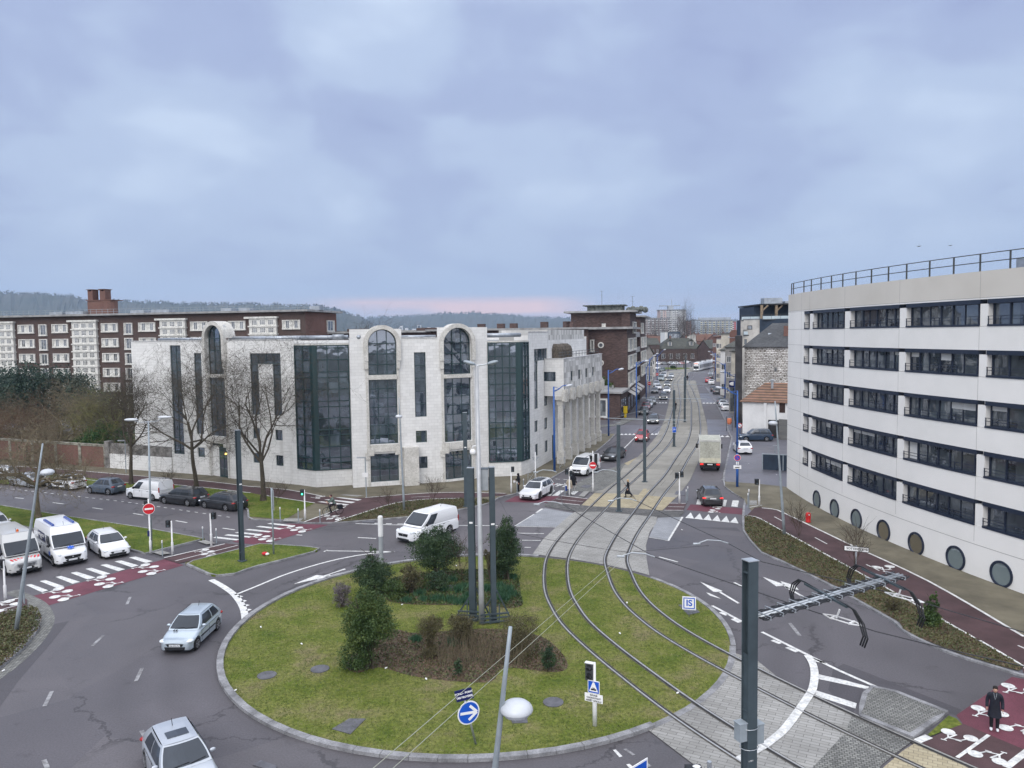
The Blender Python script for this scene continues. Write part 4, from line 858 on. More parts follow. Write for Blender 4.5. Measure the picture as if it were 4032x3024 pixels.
GLASS_D=glassmat('dark_room_glass',(.012,.014,.018),(.22,.24,.25),.6,1.4,.10,.2)
def boxwin(wl,u0,u1,z0,z1,parent,parts,fr=.16,out=.22,balc=False):
 "cream concrete surround with the window leaves set in it"
 f=MB();
 wl.box(f,u0,u0+fr,z0,z1,-.1,out);wl.box(f,u1-fr,u1,z0,z1,-.1,out);wl.box(f,u0-.04,u1+.04,z0-.08,z0+fr,-.1,out+.05);wl.box(f,u0+fr,u1-fr,z1-fr,z1-.003,-.1,out+.003)
 cuts=[(a,b)for a,b in parts];last=u0+fr
 for a,b in cuts:wl.box(f,last,a,z0+fr,z1-fr,-.1,.05);last=b
 wl.box(f,last,u1-fr,z0+fr,z1-fr,-.1,.05)
 fo=f.build('window',CREAM,parent)
 for a,b in cuts:
  p=MB();wl.rect(p,a,b,z0+fr,z1-fr,.02);p.build('pane',GLASS_D,fo);q=MB()
  wl.box(q,a+.06,b-.06,z0+fr,z0+fr+.06,.02,.044)
  for u in(a+.03,(a+b)/2,b-.03):wl.box(q,u-.03,u+.03,z0+fr,z1-fr,.02,.045)
  q.build('sash',CREAM,fo)
 return fo
def apartment_left():
 pr=at_depth('P',1202,1245,143.0);pl=at_depth('P',-150,1245,158.5);d=(pr-pl);d.z=0;dn=d.normalized();perp=Vector((-dn.y,dn.x,0))
 wl=Wall([pl,pr]);H_=wl.hit('M',300,285)[1];root=thing('apartment_block','long dark brick apartment block with cream framed windows, white stair columns and a chimney stack','building',(pr.x,pr.y,0))
 mb=MB();wl.facade(mb,0,wl.L,0,H_,[])
 gb=Wall([pr,pr+perp*13.5]);g1=MB();gb.facade(g1,0,gb.L,0,H_,[])
 q0,q1=pl+perp*13.5,pr+perp*13.5;mb.face([(q0.x,q0.y,0),(q1.x,q1.y,0),(q1.x,q1.y,H_),(q0.x,q0.y,H_)]);mb.face([(pl.x,pl.y,0),(q0.x,q0.y,0),(q0.x,q0.y,H_),(pl.x,pl.y,H_)])
 mb.build('wall',BRICK,root);g1.build('gable_wall',BRICKR,root)
 rf=MB();e=1.0;P4=[pl-dn*e-perp*e,pr+dn*e-perp*e,q1+dn*e+perp*e,q0-dn*e+perp*e];rf.prism(P4,H_+.05,H_+.42,bot=True);rf.build('roof',CORN,root)
 fh=MB();fa=[p+(q1+q0-pr-pl)*0 for p in P4]
 for k in range(60):
  p=P4[0].lerp(P4[1],k/60)+perp*1.2;fh.bar((p.x,p.y,H_+.4),(p.x,p.y,H_+1.3),.05)
 for z in(.85,1.3):a,b=P4[0]+perp*1.2,P4[1]+perp*1.2;fh.bar((a.x,a.y,H_+z),(b.x,b.y,H_+z),.05)
 fh.build('roof_railing',STEELP,root)
 for x0,x1 in((140,190),(205,275),(465,520),(548,620),(828,870),(900,945),(1185,1225)):
  sk=MB();u0,u1=wl.hit('P',x0,1235)[0],wl.hit('P',x1,1235)[0];sk.mesh([wl.P(u,z,o)for z in(H_+.42,H_+1.15)for o in(-5.5,-3.5)for u in(u0,u1)],[(4,5,7,6),(0,1,5,4),(1,3,7,5),(3,2,6,7),(2,0,4,6)]);sk.build('rooflight',ZINC,root)
 def doub(u0,u1,z0,z1):L_=u1-u0;boxwin(wl,u0,u1,z0,z1,root,[(u0+L_*.18,u0+L_*.38),(u0+L_*.66,u0+L_*.86)])
 floors=[]
 z1,z0=wl.hit('L',950,382)[1],wl.hit('L',950,458)[1];dz_=(wl.hit('L',950,382)[1]-wl.hit('L',960,512)[1])
 cols=[('d','L',160,298),('s','L',340,410),('d','L',455,595),('d','L',885,1030),('s','L',1083,1157),('d','L',1210,1357),('d','L',1662,1812),('s','L',1863,1937),('d','L',1990,2142),('d','M',250,405),('d','L',-330,-190)]
 for t_,r_,x0,x1 in cols:
  u0,u1=wl.hit(r_,x0,420)[0],wl.hit(r_,x1,420)[0]
  for k in range(7):
   if z0-k*dz_<1:break
   if t_=='d':doub(u0,u1,z0-k*dz_,z1-k*dz_)
   else:boxwin(wl,u0,u1,z0-.55-k*dz_,z1-k*dz_,root,[(u0+.3,u1-.3)])
 for r_,x0,x1 in(('L',-60,128),('L',640,850),('L',1405,1625),('L',2182,2418)):
  u0,u1=wl.hit(r_,x0,400)[0],wl.hit(r_,x1,400)[0];zt=z1+.35;st=MB();wl.box(st,u0,u1,1.0,zt,0,.55);wl.box(st,u0-.9,u1+.3,zt,zt+.35,0,.8)
  hh=dz_/2;so_=None;n=int((zt-1.5)/hh)
  for k in range(1,n):wl.box(st,u0-.18,u1+.18,zt-k*hh-.12,zt-k*hh+.12,0,.72)
  so_=st.build('stair_column',CREAM,root);gl_=MB();bars=MB()
  for k in range(n):
   zc=zt-(k+.5)*hh
   for f in(.2,.5,.8):
    uc=u0+(u1-u0)*f;w_=(u1-u0)*.085
    wl.rect(gl_,uc-w_,uc+w_,zc-hh*.26,zc+hh*.26,.556)
    for i in(-.33,.33):wl.box(bars,uc+w_*i-.035,uc+w_*i+.035,zc-hh*.27,zc+hh*.27,.55,.58)
    for i in(-.33,.33):wl.box(bars,uc-w_,uc+w_,zc+hh*.26*i-.035,zc+hh*.26*i+.035,.55,.585)
  gl_.build('pane',GLASS_D,so_);bars.build('glazing_bars',CREAM,so_)
 uu=gb.hit('M',603,400)[0];uv_=gb.hit('M',640,400)[0]
 for k in range(6):
  zz=z1-k*dz_
  if zz>3:boxwin(gb,max(gb.L*.66,1),gb.L*.9,zz-2.2,zz,root,[(gb.L*.66+.5,gb.L*.9-.4)])
 W6=Wall([wl.P(0,0,-5)[:2],wl.P(wl.L,0,-5)[:2]]);c0=W6.hit('L',765,290)[0];c1=W6.hit('L',928,290)[0];zk=W6.hit('L',800,187)[1];ch=MB();wl.box(ch,c0,c1,H_+.4,zk,-8,-5);ce=W6.hit('L',985,290)[0];cc=wl.P(ce-1.5,H_,-6.0);ch.lathe([(1.5,.4),(1.5,zk-H_-.05)],14,c=cc)
 wl.box(ch,c0-.2,ce+.1,zk+.01,zk+.16,-8.1,-4.8)
 co=ch.build('chimney',BRICKR,root);fl=MB();zf0=zk+.17;zf1=W6.hit('L',800,86)[1]
 for x0,x1,o in((760,802,-5.2),(828,866,-6.4),(868,912,-5.2)):
  a,b=W6.hit('L',x0,200)[0],W6.hit('L',x1,200)[0];wl.box(fl,a,b,zf0,zf1-.4,o-1.7,o);wl.box(fl,a-.2,b+.2,zf1-.1,zf1,o-1.9,o+.2)
  for uu_ in(a,b-.25):wl.box(fl,uu_,uu_+.25,zf1-.4,zf1-.1,o-1.7,o)
 fl.build('chimney_flue',BRICKR,co)
 return root
apartment_left()
def street_dir(y):
 p=min(range(1,len(cA)-1),key=lambda i:abs(cA[i].y-y));return(cA[p-1]-cA[p+1]).normalized()
def quadbox(mb,a,b,perp,depth,z0,z1,m=0):
 "closed block standing behind the line a-b"
 c,d=b+perp*depth,a+perp*depth;mb.prism([(a.x,a.y),(b.x,b.y),(c.x,c.y),(d.x,d.y)],z0,z1,m)
def stepped_brick():
 sdir=Vector((.235,.972,0)).normalized();across=Vector((-.965,.262,0)).normalized()
 C1=g('N',1040,1175);C1.z=0
 wl=Wall([C1+across*60,C1]);root=thing('brick_corner_building','stepped dark brick corner building with round windows and cream framed bays above the street','building',(C1.x,C1.y,0))
 zt=wl.hit('N',1000,432)[1]
 u_j=wl.hit('N',757,700)[0]
 body=MB();wl.facade(body,0,wl.L,0,zt,[])
 sw=Wall([C1,C1+sdir*46])
 def ux(wl_,x):return wl_.hit('N',x,800)[0]
 uA=ux(sw,1115);uB=ux(sw,1152);uC=ux(sw,1200)
 sw.facade(body,0,uA,0,zt,[]);P_=sw.P(uA,0);Pn=P_+across*2.6
 body.face([P_,Pn,Pn+Vector((0,0,zt)),P_+Vector((0,0,zt))])
 R1=Wall([Pn,Pn+sdir*(uB-uA)]);R1.facade(body,0,R1.L,0,zt+2.8,[])
 sw.facade(body,uB,uC,0,zt+2.8,[]);Q_=sw.P(uB,0);w_r=Wall([Q_+across*2.6,Q_]);w_r.facade(body,0,w_r.L,0,zt+2.8,[])
 e_=sw.P(uC,0);body.face([e_,e_+across*14,e_+across*14+Vector((0,0,zt)),e_+Vector((0,0,zt))])
 body.build('wall',BRICKD,root)
 rf=MB();o=Vector((0,0,0));F0=C1+across*60-sdir*1.0;F1=C1-across*1.1-sdir*1.0
 rf.prism([F0,F1,F1+sdir*(uA+1.5),C1+across*1+sdir*(uA+1.5),C1+across*60+sdir*10],zt,zt+.4,bot=True);rf.build('roof',CORN,root)
 up=MB();ua=wl.hit('N',612,350)[0];B0=wl.P(wl.hit('N',700,350)[0]-4.5,0)+sdir*7.5;B1=sw.P(7.5,0)-sdir*0
 zt2=CH+ray(*px('N',800,288)).z*(B1.y/ray(*px('N',800,288)).y)
 uw=Wall([B0,B1]);uw.facade(up,0,uw.L,zt+.3,zt2,[])
 sw.facade(up,7.5,uA,zt+.3,zt2,[]);B2=sw.P(uA,0);up.face([(B2.x,B2.y,zt),(B2.x+across.x*3,B2.y+across.y*3,zt),(B2.x+across.x*3,B2.y+across.y*3,zt2),(B2.x,B2.y,zt2)])
 b3=B0+sdir*14;up.face([(b3.x,b3.y,zt),(B0.x,B0.y,zt),(B0.x,B0.y,zt2),(b3.x,b3.y,zt2)]);b4=B1+sdir*14;up.face([(b4.x,b4.y,zt),(b3.x,b3.y,zt),(b3.x,b3.y,zt2),(b4.x,b4.y,zt2)])
 ub=uw.hit('N',992,350)[0];uw.box(up,ub,uw.L,zt+.3,zt2,0,.8)
 up.build('upper_wall',BRICKD,root)
 r2=MB();a,b=B0-sdir*1.3+across*1.2,B1-sdir*1.5-across*1.2;r2.prism([a,b,b+sdir*(uA-7.5+3),a+sdir*16],zt2,zt2+.35,bot=True);s0=sw.P(uB,0);r2.prism([s0+across*3-sdir*.8,s0-across*1.2-sdir*.8,sw.P(uC,0)-across*1.2+sdir,sw.P(uC,0)+across*4+sdir],zt+2.8,zt+3.15,bot=True)
 r2.build('roof',CORN,root)
 tp=MB();m_=(B0+B1)/2;tp.prism([m_+sdir*3+across*3,m_+sdir*3-across*4,m_+sdir*8-across*4,m_+sdir*8+across*3],zt2+.35,zt2+1.4);tp.prism([m_+sdir*2.4+across*3.8,m_+sdir*2.4-across*4.6,m_+sdir*8-across*4.6,m_+sdir*8+across*3.8],zt2+1.4,zt2+1.6,bot=True)
 for k in range(5):tp.ell(m_-across*(5.2+k*.8)+sdir*4+Vector((0,0,zt2+.5+.2*(k%2))),.6,.6,.6)
 tp.build('roof_plant',mat('roof_plant_grey',(.13,.14,.13),.9,.3,2),root)
 an=MB();antenna(an,B1+across*6+sdir*4+Vector((0,0,zt2+.3)),4.2);antenna(an,B1-across*0+sdir*5+Vector((0,0,zt2+.3)),3.0);an.build('roof_aerial',DARKGREY,root)
 for y in(573,728,878):
  uc,zc=wl.hit('N',810,y);ro=wl.hit('N',836,y)[0]-uc;rg=MB();c=wl.P(uc,zc,-.05);nn=wl.P(uc,zc,1)-wl.P(uc,zc,0)
  rg.lathe([(ro*.62,.28),(ro*.68,.34),(ro,.30),(ro,0)],24,c=c,ax=nn);rg.f.pop();rg.m.pop();rg.f.pop();rg.m.pop()
  rgo=rg.build('round_window',CREAM,root);pn=MB();pn.lathe([(ro*.66,.0),(ro*.66,.12)],20,c=c,ax=nn);pn.build('pane',GLASS_D,rgo)
 zs_=[(sw.hit('N',1062,510)[1],sw.hit('N',1062,622)[1]),(sw.hit('N',1062,658)[1],sw.hit('N',1062,775)[1]),(sw.hit('N',1062,803)[1],sw.hit('N',1062,925)[1])]
 uu=[(ux(sw,1046),ux(sw,1079)),(ux(sw,1085),ux(sw,1111))]
 for z1_,z0_ in zs_:
  for a,b in uu:L_=b-a;boxwin(sw,a,b,z0_,z1_,root,[(a+.25,a+L_*.45),(a+L_*.55,b-.25)],.18,.3)
 a,b=uu[1];boxwin(sw,a,b,sw.hit('N',1098,468)[1],sw.hit('N',1098,370)[1],root,[(a+.3,b-.3)],.18,.3)
 st_=zs_[0][0]-zs_[1][0]
 for k in range(-1,3):
  z1_,z0_=zs_[0][0]-k*st_,zs_[0][1]-k*st_
  for x0,x1 in((1158,1175),(1180,1198)):
   if k==-1 and x0>1170:continue
   a,b=ux(sw,x0),ux(sw,x1);boxwin(sw,a,b,z0_,z1_,root,[(a+.4,b-.4)],.18,.3)
  bl=MB();R1.box(bl,0,R1.L,z0_-.6,z0_+.35,2.4,2.55);R1.box(bl,0,R1.L,z0_-.75,z0_-.6,0,2.6);bl.build('balcony',CORN,root)
 boxwin(wl,wl.hit('N',717,580)[0],wl.hit('N',753,580)[0],wl.hit('N',735,632)[1],wl.hit('N',735,525)[1],root,[(wl.hit('N',722,580)[0]+.1,wl.hit('N',748,580)[0])],.18,.35)
 boxwin(uw,uw.hit('N',818,400)[0],uw.hit('N',852,400)[0],zt+.45,uw.hit('N',835,385)[1],root,[(uw.hit('N',820,400)[0]+.1,uw.hit('N',835,400)[0])],.1,.1)
 shp=MB();t0=C1-sdir*9.5;zt3=wl.hit('N',900,955)[1]*1.0-0.2;zt3=4.6
 s0,s1=t0+across*16,t0+across*.4;fw_=Wall([s0,s1]);op=[fw_.hit('N',700,1150)[0],fw_.hit('N',936,1150)[0],.35,3.7];op[0]=max(.5,op[0]);op[1]=min(fw_.L-2.2,op[1])
 fw_.facade(shp,0,fw_.L,0,zt3,[op]);sd_=Wall([s1,C1+sdir*.0-across*.0]);sd_.facade(shp,0,sd_.L,0,zt3,[[1.5,sd_.L-.6,.3,3.4]])
 shp.build('shop_wall',BRICKD,root);rt=MB();rt.prism([s0-sdir*.6,s1-sdir*.6-across*.5,C1-across*.5,C1+across*16],zt3,zt3+.35,bot=True);rt.build('terrace_slab',CORN,root)
 fo=window(fw_,op,root,mat('shop_frame_white',(.6,.6,.58),.5,.05),GLASS_D,lerp_list(op[0],op[1],2),(),.1,.3,name='shop_window')
 lt=MB();fw_.box(lt,op[0]+.4,op[1]-3.0,2.35,2.55,-.02,.04);lt.build('neon_strip',mat('green_neon',(.1,.8,.5),.4,0,emit=(.1,.9,.55),es=1.4),root)
 fo=window(sd_,[1.5,sd_.L-.6,.3,3.4],root,BLACK,GLASS_D,lerp_list(1.5,sd_.L-.6,3),(),.1,name='shop_window')
 for k in range(4):
  u=1+k*7;op2=[u,u+4.6,.3,3.2];fo=MB();sw.box(fo,op2[0],op2[1],op2[2],op2[3],0,.05);q=fo.build('shop_window',BLACK,root);p=MB();sw.rect(p,op2[0]+.15,op2[1]-.15,.5,3.0,.06);p.build('pane',GLASS_D,q)
  aw=MB();aw.face([sw.P(u-.3,4.2,.05),sw.P(u+5,4.2,.05),sw.P(u+5,3.4,1.4),sw.P(u-.3,3.4,1.4)]);aw.face([sw.P(u-.3,3.4,1.4),sw.P(u+5,3.4,1.4),sw.P(u+5,3.1,1.4),sw.P(u-.3,3.1,1.4)]);aw.build('awning',mat('pale_awning',(.42,.40,.38),.8,.1),root)
 return sw,sdir,across,C1,zt
SW,SDIR,ACROSS,C1,ZB=stepped_brick()
def brick_wing():
 a=at_depth('M',655,470,150.0);b=at_depth('N',700,470,138.0);a.z=b.z=0;wl=Wall([a,b]);z=wl.hit('M',700,472)[1];z2=wl.hit('N',400,437)[1]
 root=thing('brick_wing','low flat-roofed dark brick wing seen over the roof of the white office building','building',(b.x,b.y,0));m=MB();pr=Vector((.1,1,0)).normalized();um=wl.hit('M',1540,470)[0]
 m2=wl.P(um,0);quadbox(m,a,m2,pr,12,0,z);quadbox(m,m2,b,pr,12,0,z2);m.build('wall',BRICKD,root)
 r=MB();quadbox(r,a-pr,m2-pr,pr,14,z,z+.3);quadbox(r,m2-pr*1.2-Vector((.8,0,0)),b-pr*1.2,pr,15,z2,z2+.35);r.build('roof',CORN,root)
 c=MB()
 for x in(720,810,1340,1425):u=wl.hit('M',x,460)[0];wl.box(c,u,u+1.8,z+.3,z+.9,-6,-4.6)
 for x in(1885,2060,2175):u=wl.hit('M',x,440)[0];wl.box(c,u,u+1.3,z2+.35,z2+1.3,-6,-4.6)
 for x in(238,440,470):u=wl.hit('N',x,430)[0];wl.box(c,u,u+1.3,z2+.35,z2+1.5,-6,-4.6)
 c.build('chimney',BRICKD,root)
brick_wing()
def garden_wall():
 a1=OFFICE['a1'];p0=g('A',560,178);p1=g('A',940,207);w=Wall([p1,g('A',1505,250)]);root=thing('garden_wall','white rendered garden wall with grey coping beside the office building','wall',(p1.x,p1.y,0));m=MB();w.box(m,0,w.L,0,1.75,-.3,.12);m.build('wall',STONE,root);c=MB();w.box(c,-.1,w.L,1.75,2.95,-.35,-.02);w.box(c,-.2,.5,0,3.2,-.5,.2);c.build('upper_wall',mat('stained_grey_render',(.22,.21,.2),.9,.3,1.2,.2,fine=6),root)
 w=Wall([g('A',-60,128),p0,p1]);root=thing('brick_panel_wall','red brick panel wall with concrete posts at the edge of the wooded garden','wall',(p0.x,p0.y,0));m=MB();w.box(m,0,w.L-.3,0,2.5,-.3,0);m.build('wall',BRICKR,root);c=MB();w.box(c,0,w.L-.3,2.5,2.75,-.36,.06)
 n=int(w.L/4.2)
 for k in range(n+1):u=w.L-.3-k*4.2;w.box(c,u-.22,u+.22,0,2.5,-.3,.08)
 c.build('post',mat('mossy_concrete',(.24,.23,.19),.9,.3,2),root)
garden_wall()
CONC=mat('pale_painted_concrete',(.77,.755,.73),.75,0,.3,.05,col2=(.71,.70,.675))
CONCD=mat('beige_parapet_concrete',(.60,.57,.52),.75,0,.3,.05,col2=(.55,.52,.47))
NAVYF=mat('navy_window_frames',(.012,.020,.042),.45,.05,spec=.5)
SHUT=mat('white_roller_shutter',(.62,.62,.61),.6,.05)
def curved():
 pts=gs('D',(212,372),(350,470),(620,627),(820,712),(1050,820),(1330,932),(1640,1060),(2050,1215),(2212,1290))
 P_=np.array([(p.x,p.y)for p in pts]);A_=np.c_[2*P_,np.ones(len(P_))];sol=np.linalg.lstsq(A_,(P_**2).sum(1),rcond=None)[0];cx,cy=sol[0],sol[1];r=math.sqrt(sol[2]+cx*cx+cy*cy)
 print('curved',cx,cy,r,[round(math.hypot(p.x-cx,p.y-cy)-r,2)for p in pts])
 a0=math.atan2(pts[0].y-cy,pts[0].x-cx);a0=a0 if a0>0 else a0+2*math.pi;n=46
 span=56.0/r
 path=[(cx+r*_c(a0+span*k/n),cy+r*_s(a0+span*k/n))for k in range(n+1)]
 wl=Wall(path);root=thing('curved_apartment_building','curved white apartment building with navy ribbon windows and portholes at street level','building',(path[n//3][0],path[n//3][1],0))
 hit=wl.hit;zt=hit('O',225,370)[1];zt=18.35
 wb=MB();ops=[]
 ub=hit('O',360,560)[0];ztop=[hit('O',500,y)[1]for y in(475,778,1090,1392)];z1s=[16.75-3.02*k for k in range(5)]
 z1_=hit('O',362,483)[1];z0_=hit('O',362,636)[1];sp_=(z1_-hit('D',352,18)[1])/4
 print('rows',z1_,z0_,sp_)
 pil=[(402,432),(698,745),(1160,1217),(1838,1906)]
 pu=[(hit('O',a,560)[0],hit('O',b,560)[0])for a,b in pil];wbay=pu[3][0]-pu[2][1];
 for k in range(3):s_=pu[-1][1]+wbay*1.0;pu.append((s_,s_+.8))
 uend=min(wl.L-.5,pu[-1][1])
 for k in range(5):ops.append([ub,uend,z0_-k*sp_,z1_-k*sp_])
 wl.facade(wb,0,wl.L,0,zt-1.55,ops,.55);
 wb.build('wall',CONC,root);pb=MB();wl.box(pb,0,wl.L,zt-1.55,zt,-.3,.0);pb.build('parapet',CONCD,root)
 jn=MB()
 for a,b in[(0.0,0.0)]+pu:
  u=a-.02 if a else hit('O',362,560)[0]-.9
  for zz0,zz1 in[(.0,zt)]if not a else[(z1_+.02,zt-.02)]+[(z1_-(k+1)*sp_+.02,z0_-k*sp_-.02)for k in range(4)]+[(2.2,z0_-4*sp_-.02)]:wl.box(jn,u,u+.02,zz0,zz1,0,.004)
 for k in range(5):
  wl.box(jn,0,ub-.02,z1_-k*sp_,z1_-k*sp_+.02,0,.004);wl.box(jn,0,ub-.02,z0_-k*sp_,z0_-k*sp_+.02,0,.004)
 zj=z0_-4*sp_-1.15;wl.box(jn,0,wl.L,zj,zj+.03,0,.005);wl.box(jn,0,wl.L,zt-1.57,zt-1.545,0,.004)
 jn.build('panel_joint',mat('joint_grey',(.30,.29,.28),.9,0),root)  # thin dark strips along the joints between wall panels
 for a,b in pu:
  for k in range(5):q=MB();wl.box(q,a,b,z0_-k*sp_+.02,z1_-k*sp_-.26,-.5,-.03);q.build('pillar',CONC,root)
 rndm=random.Random(4)
 bays=[(ub,pu[0][0])]+[(pu[i][1],pu[i+1][0])for i in range(len(pu)-1)]
 pat={0:[1],1:[.14,.20,.16,.34,.16],2:[.18,.30,.18,.17,.17],3:[.14,.30,.16,.32,.08],4:[.18,.22,.2,.2,.2],5:[.2,.3,.2,.3]}
 for bi,(a,b)in enumerate(bays):
  if a>wl.L-3:continue
  for k in range(5):
   z0,z1=z0_-k*sp_,z1_-k*sp_;f=MB();gl_=MB();sh=MB();ws=pat.get(bi,pat[5]);u=a;tot=sum(ws)
   wl.box(f,a,b,z1-.26,z1-.003,-.5,.03);wl.box(f,a,b,z0+.003,z0+.12,-.5,.04)
   for wi,w_ in enumerate(ws):
    e=u+(b-a)*w_/tot;wl.box(f,u,u+.11,z0+.12,z1-.26,-.48,-.36)
    if w_/tot>.25 and bi:m_=(u+e)/2;wl.box(f,m_-.03,m_+.03,z0+.12,z1-.26,-.47,-.38)
    wl.rect(gl_,u+.1,e,z0+.12,z1-.26,-.42)
    if rndm.random()<.16:hh=rndm.choice([.22,.3,.45,1.2]);wl.box(sh,u+.12,e-.02,z1-.26-hh,z1-.26,-.41,-.38)
    u=e
   wl.box(f,b-.08,b,z0+.12,z1-.26,-.48,-.36)
   fo=f.build('ribbon_window',NAVYF,root);gl_.build('pane',GLASS_B,fo)
   if sh.v:sh.build('roller_shutter',SHUT,fo)
   rl=MB()
   for z in(.40,.58):wl.box(rl,a+.03,b-.03,z0+z,z0+z+.03,.02,.05)
   for j in range(int((b-a)/1.6)+1):
    uu=a+.05+(b-a-.15)*j/max(1,int((b-a)/1.6));wl.box(rl,uu,uu+.04,z0+.12,z0+.6,.0,.045)
   rl.build('railing',NAVYF,root)
 for x,y,h in((465,465,78),(615,543,82),(799,630,87),(1028,728,93),(1303,838,99),(1636,960,106),(2022,1094,113)):
  uc,zc=hit('D',x,y);dd_=(wl.P(uc,zc)-CP).dot(VF);ro=h/2.1434/FPX*dd_;c=wl.P(uc,zc,-.12);nn=wl.P(uc,zc,1)-wl.P(uc,zc)
  rg=MB();rg.lathe([(ro*.80,.10),(ro*.84,.19),(ro,.19),(ro,0)],30,c=c,ax=nn);rg.f.pop();rg.m.pop();rg.f.pop();rg.m.pop()
  rgo=rg.build('porthole',NAVYF,root,smooth=False);pn=MB();pn.lathe([(ro*.83,.0),(ro*.83,.135)],30,c=c,ax=nn);pn.build('pane',GLASS_P if x!=1303 and x!=1028 else GLASS_Q,rgo)
 rl=MB();n_=17;uu=[wl.L*k/24 for k in range(25)];uu=[0.05,.7]+[hit('O',x,250)[0]for x in(330,392,473,560,655,765,895,1038,1190,1383,1585,1807,2060)];st=uu[-1]-uu[-2]
 while uu[-1]+2.6<wl.L-1:uu.append(uu[-1]+2.6)
 for u in uu:
  if 0<=u<wl.L:wl.box(rl,u-.035,u+.035,zt,zt+1.05,-.3,-.22)
 for z in(.52,1.02):wl.box(rl,0.05,wl.L-.5,zt+z,zt+z+.05,-.29,-.24)
 rl.build('roof_railing',DARKGREY,root)
 end=Vector((path[-1][0],path[-1][1],0));st0=Vector((path[0][0],path[0][1],0));ctr=Vector((cx,cy,0));bk=MB()
 poly=[Vector((*p,0))for p in path]+[end+Vector((16,6,0)),st0+Vector((24,4,0))]
 bk.face([(p.x,p.y,zt-.5)for p in poly]);bk.build('roof',ROOFG,root)
 sd_=MB();sd_.face([st0+Vector((24,4,0)),st0,st0+Vector((0,0,zt)),st0+Vector((24,4,zt))]);sd_.face([end,end+Vector((16,6,0)),end+Vector((16,6,zt)),end+Vector((0,0,zt))]);sd_.build('side_wall',CONC,root)
 pn=MB();c=wl.P(hit('O',2100,150)[0],zt-.4,-5);pn.box(c.x-2.5,c.x+6,c.y-2,c.y+2,zt-.5,zt+.8);pn.build('roof_plant',ZINC,root)
 return wl
GLASS_P=glassmat('frosted_porthole_glass',(.13,.17,.18),(.20,.25,.26),3,3,.15,.1);GLASS_Q=glassmat('brown_porthole_glass',(.09,.075,.045),(.17,.14,.09),3,3,.12,.1)
CURVED=curved()
# ================================================================ THE STREET BEYOND, TOWERS, HILLS
SLATE=brickmat('dark_slate_roof',(.045,.048,.052),(.075,.078,.083),(.03,.03,.033),.3,.22,.01,.6,.5,.3,.5)
SLATEM=brickmat('mossy_slate_roof',(.05,.05,.045),(.085,.088,.07),(.03,.03,.03),.3,.22,.01,.7,.5,.35,.4)
TILE=brickmat('red_brown_tile_roof',(.12,.062,.045),(.17,.09,.065),(.09,.05,.035),.35,.3,.02,.8,.5,.3,.5)
def wavetile():
 m,nt,b=newmat('ribbed_terracotta_roof');b.inputs['Roughness'].default_value=.8;t=N(nt,'ShaderNodeTexCoord')
 w_=N(nt,'ShaderNodeTexWave',bands_direction='Y',i_Scale=.42,i_Distortion=.4);w_.inputs['Detail'].default_value=2;w_.inputs['Detail Scale'].default_value=3;L(nt,t.outputs['UV'],w_.inputs['Vector'])
 n=N(nt,'ShaderNodeTexNoise',i_Scale=1.2,i_Detail=5.0);L(nt,t.outputs['Object'],n.inputs['Vector'])
 c=mix(nt,w_.outputs[0],(.075,.045,.032),(.25,.145,.095));L(nt,mix(nt,1,c,ramp(nt,n.outputs[0],[(.35,(.7,.7,.62)),(.65,(1.1,1,1))]),'MULTIPLY'),b.inputs['Base Color'])
 bp=N(nt,'ShaderNodeBump',i_Strength=.6,i_Distance=.05);L(nt,w_.outputs[0],bp.inputs['Height']);L(nt,bp.outputs[0],b.inputs['Normal']);MATS['ribbed_terracotta_roof']=m;return m
RIB=wavetile()
RENDW=mat('white_render',(.70,.70,.70),.85,.05,.5,.1)
RENDC=mat('cream_render',(.56,.52,.44),.85,.12,.6,.1)
RENDG=mat('grey_render',(.28,.27,.26),.85,.15,.6,.1)
RENDP=mat('pale_render',(.48,.46,.43),.85,.15,.6,.1)
NAVYB=mat('dark_blue_boards',(.025,.04,.065),.6,.15,1.2)
WOOD=mat('weathered_oak',(.26,.20,.14),.8,.15,3)
RUB=brickmat('whitewashed_rubble_stone',(.36,.34,.32),(.74,.73,.71),(.16,.14,.12),.55,.26,.05,.9,.5,.35,.5,.25,stain=(.12,.095,.08),bump=.8,warp=.3)
GLB=mat('glass_balustrade',(.42,.50,.54),.15,.05,spec=.6)
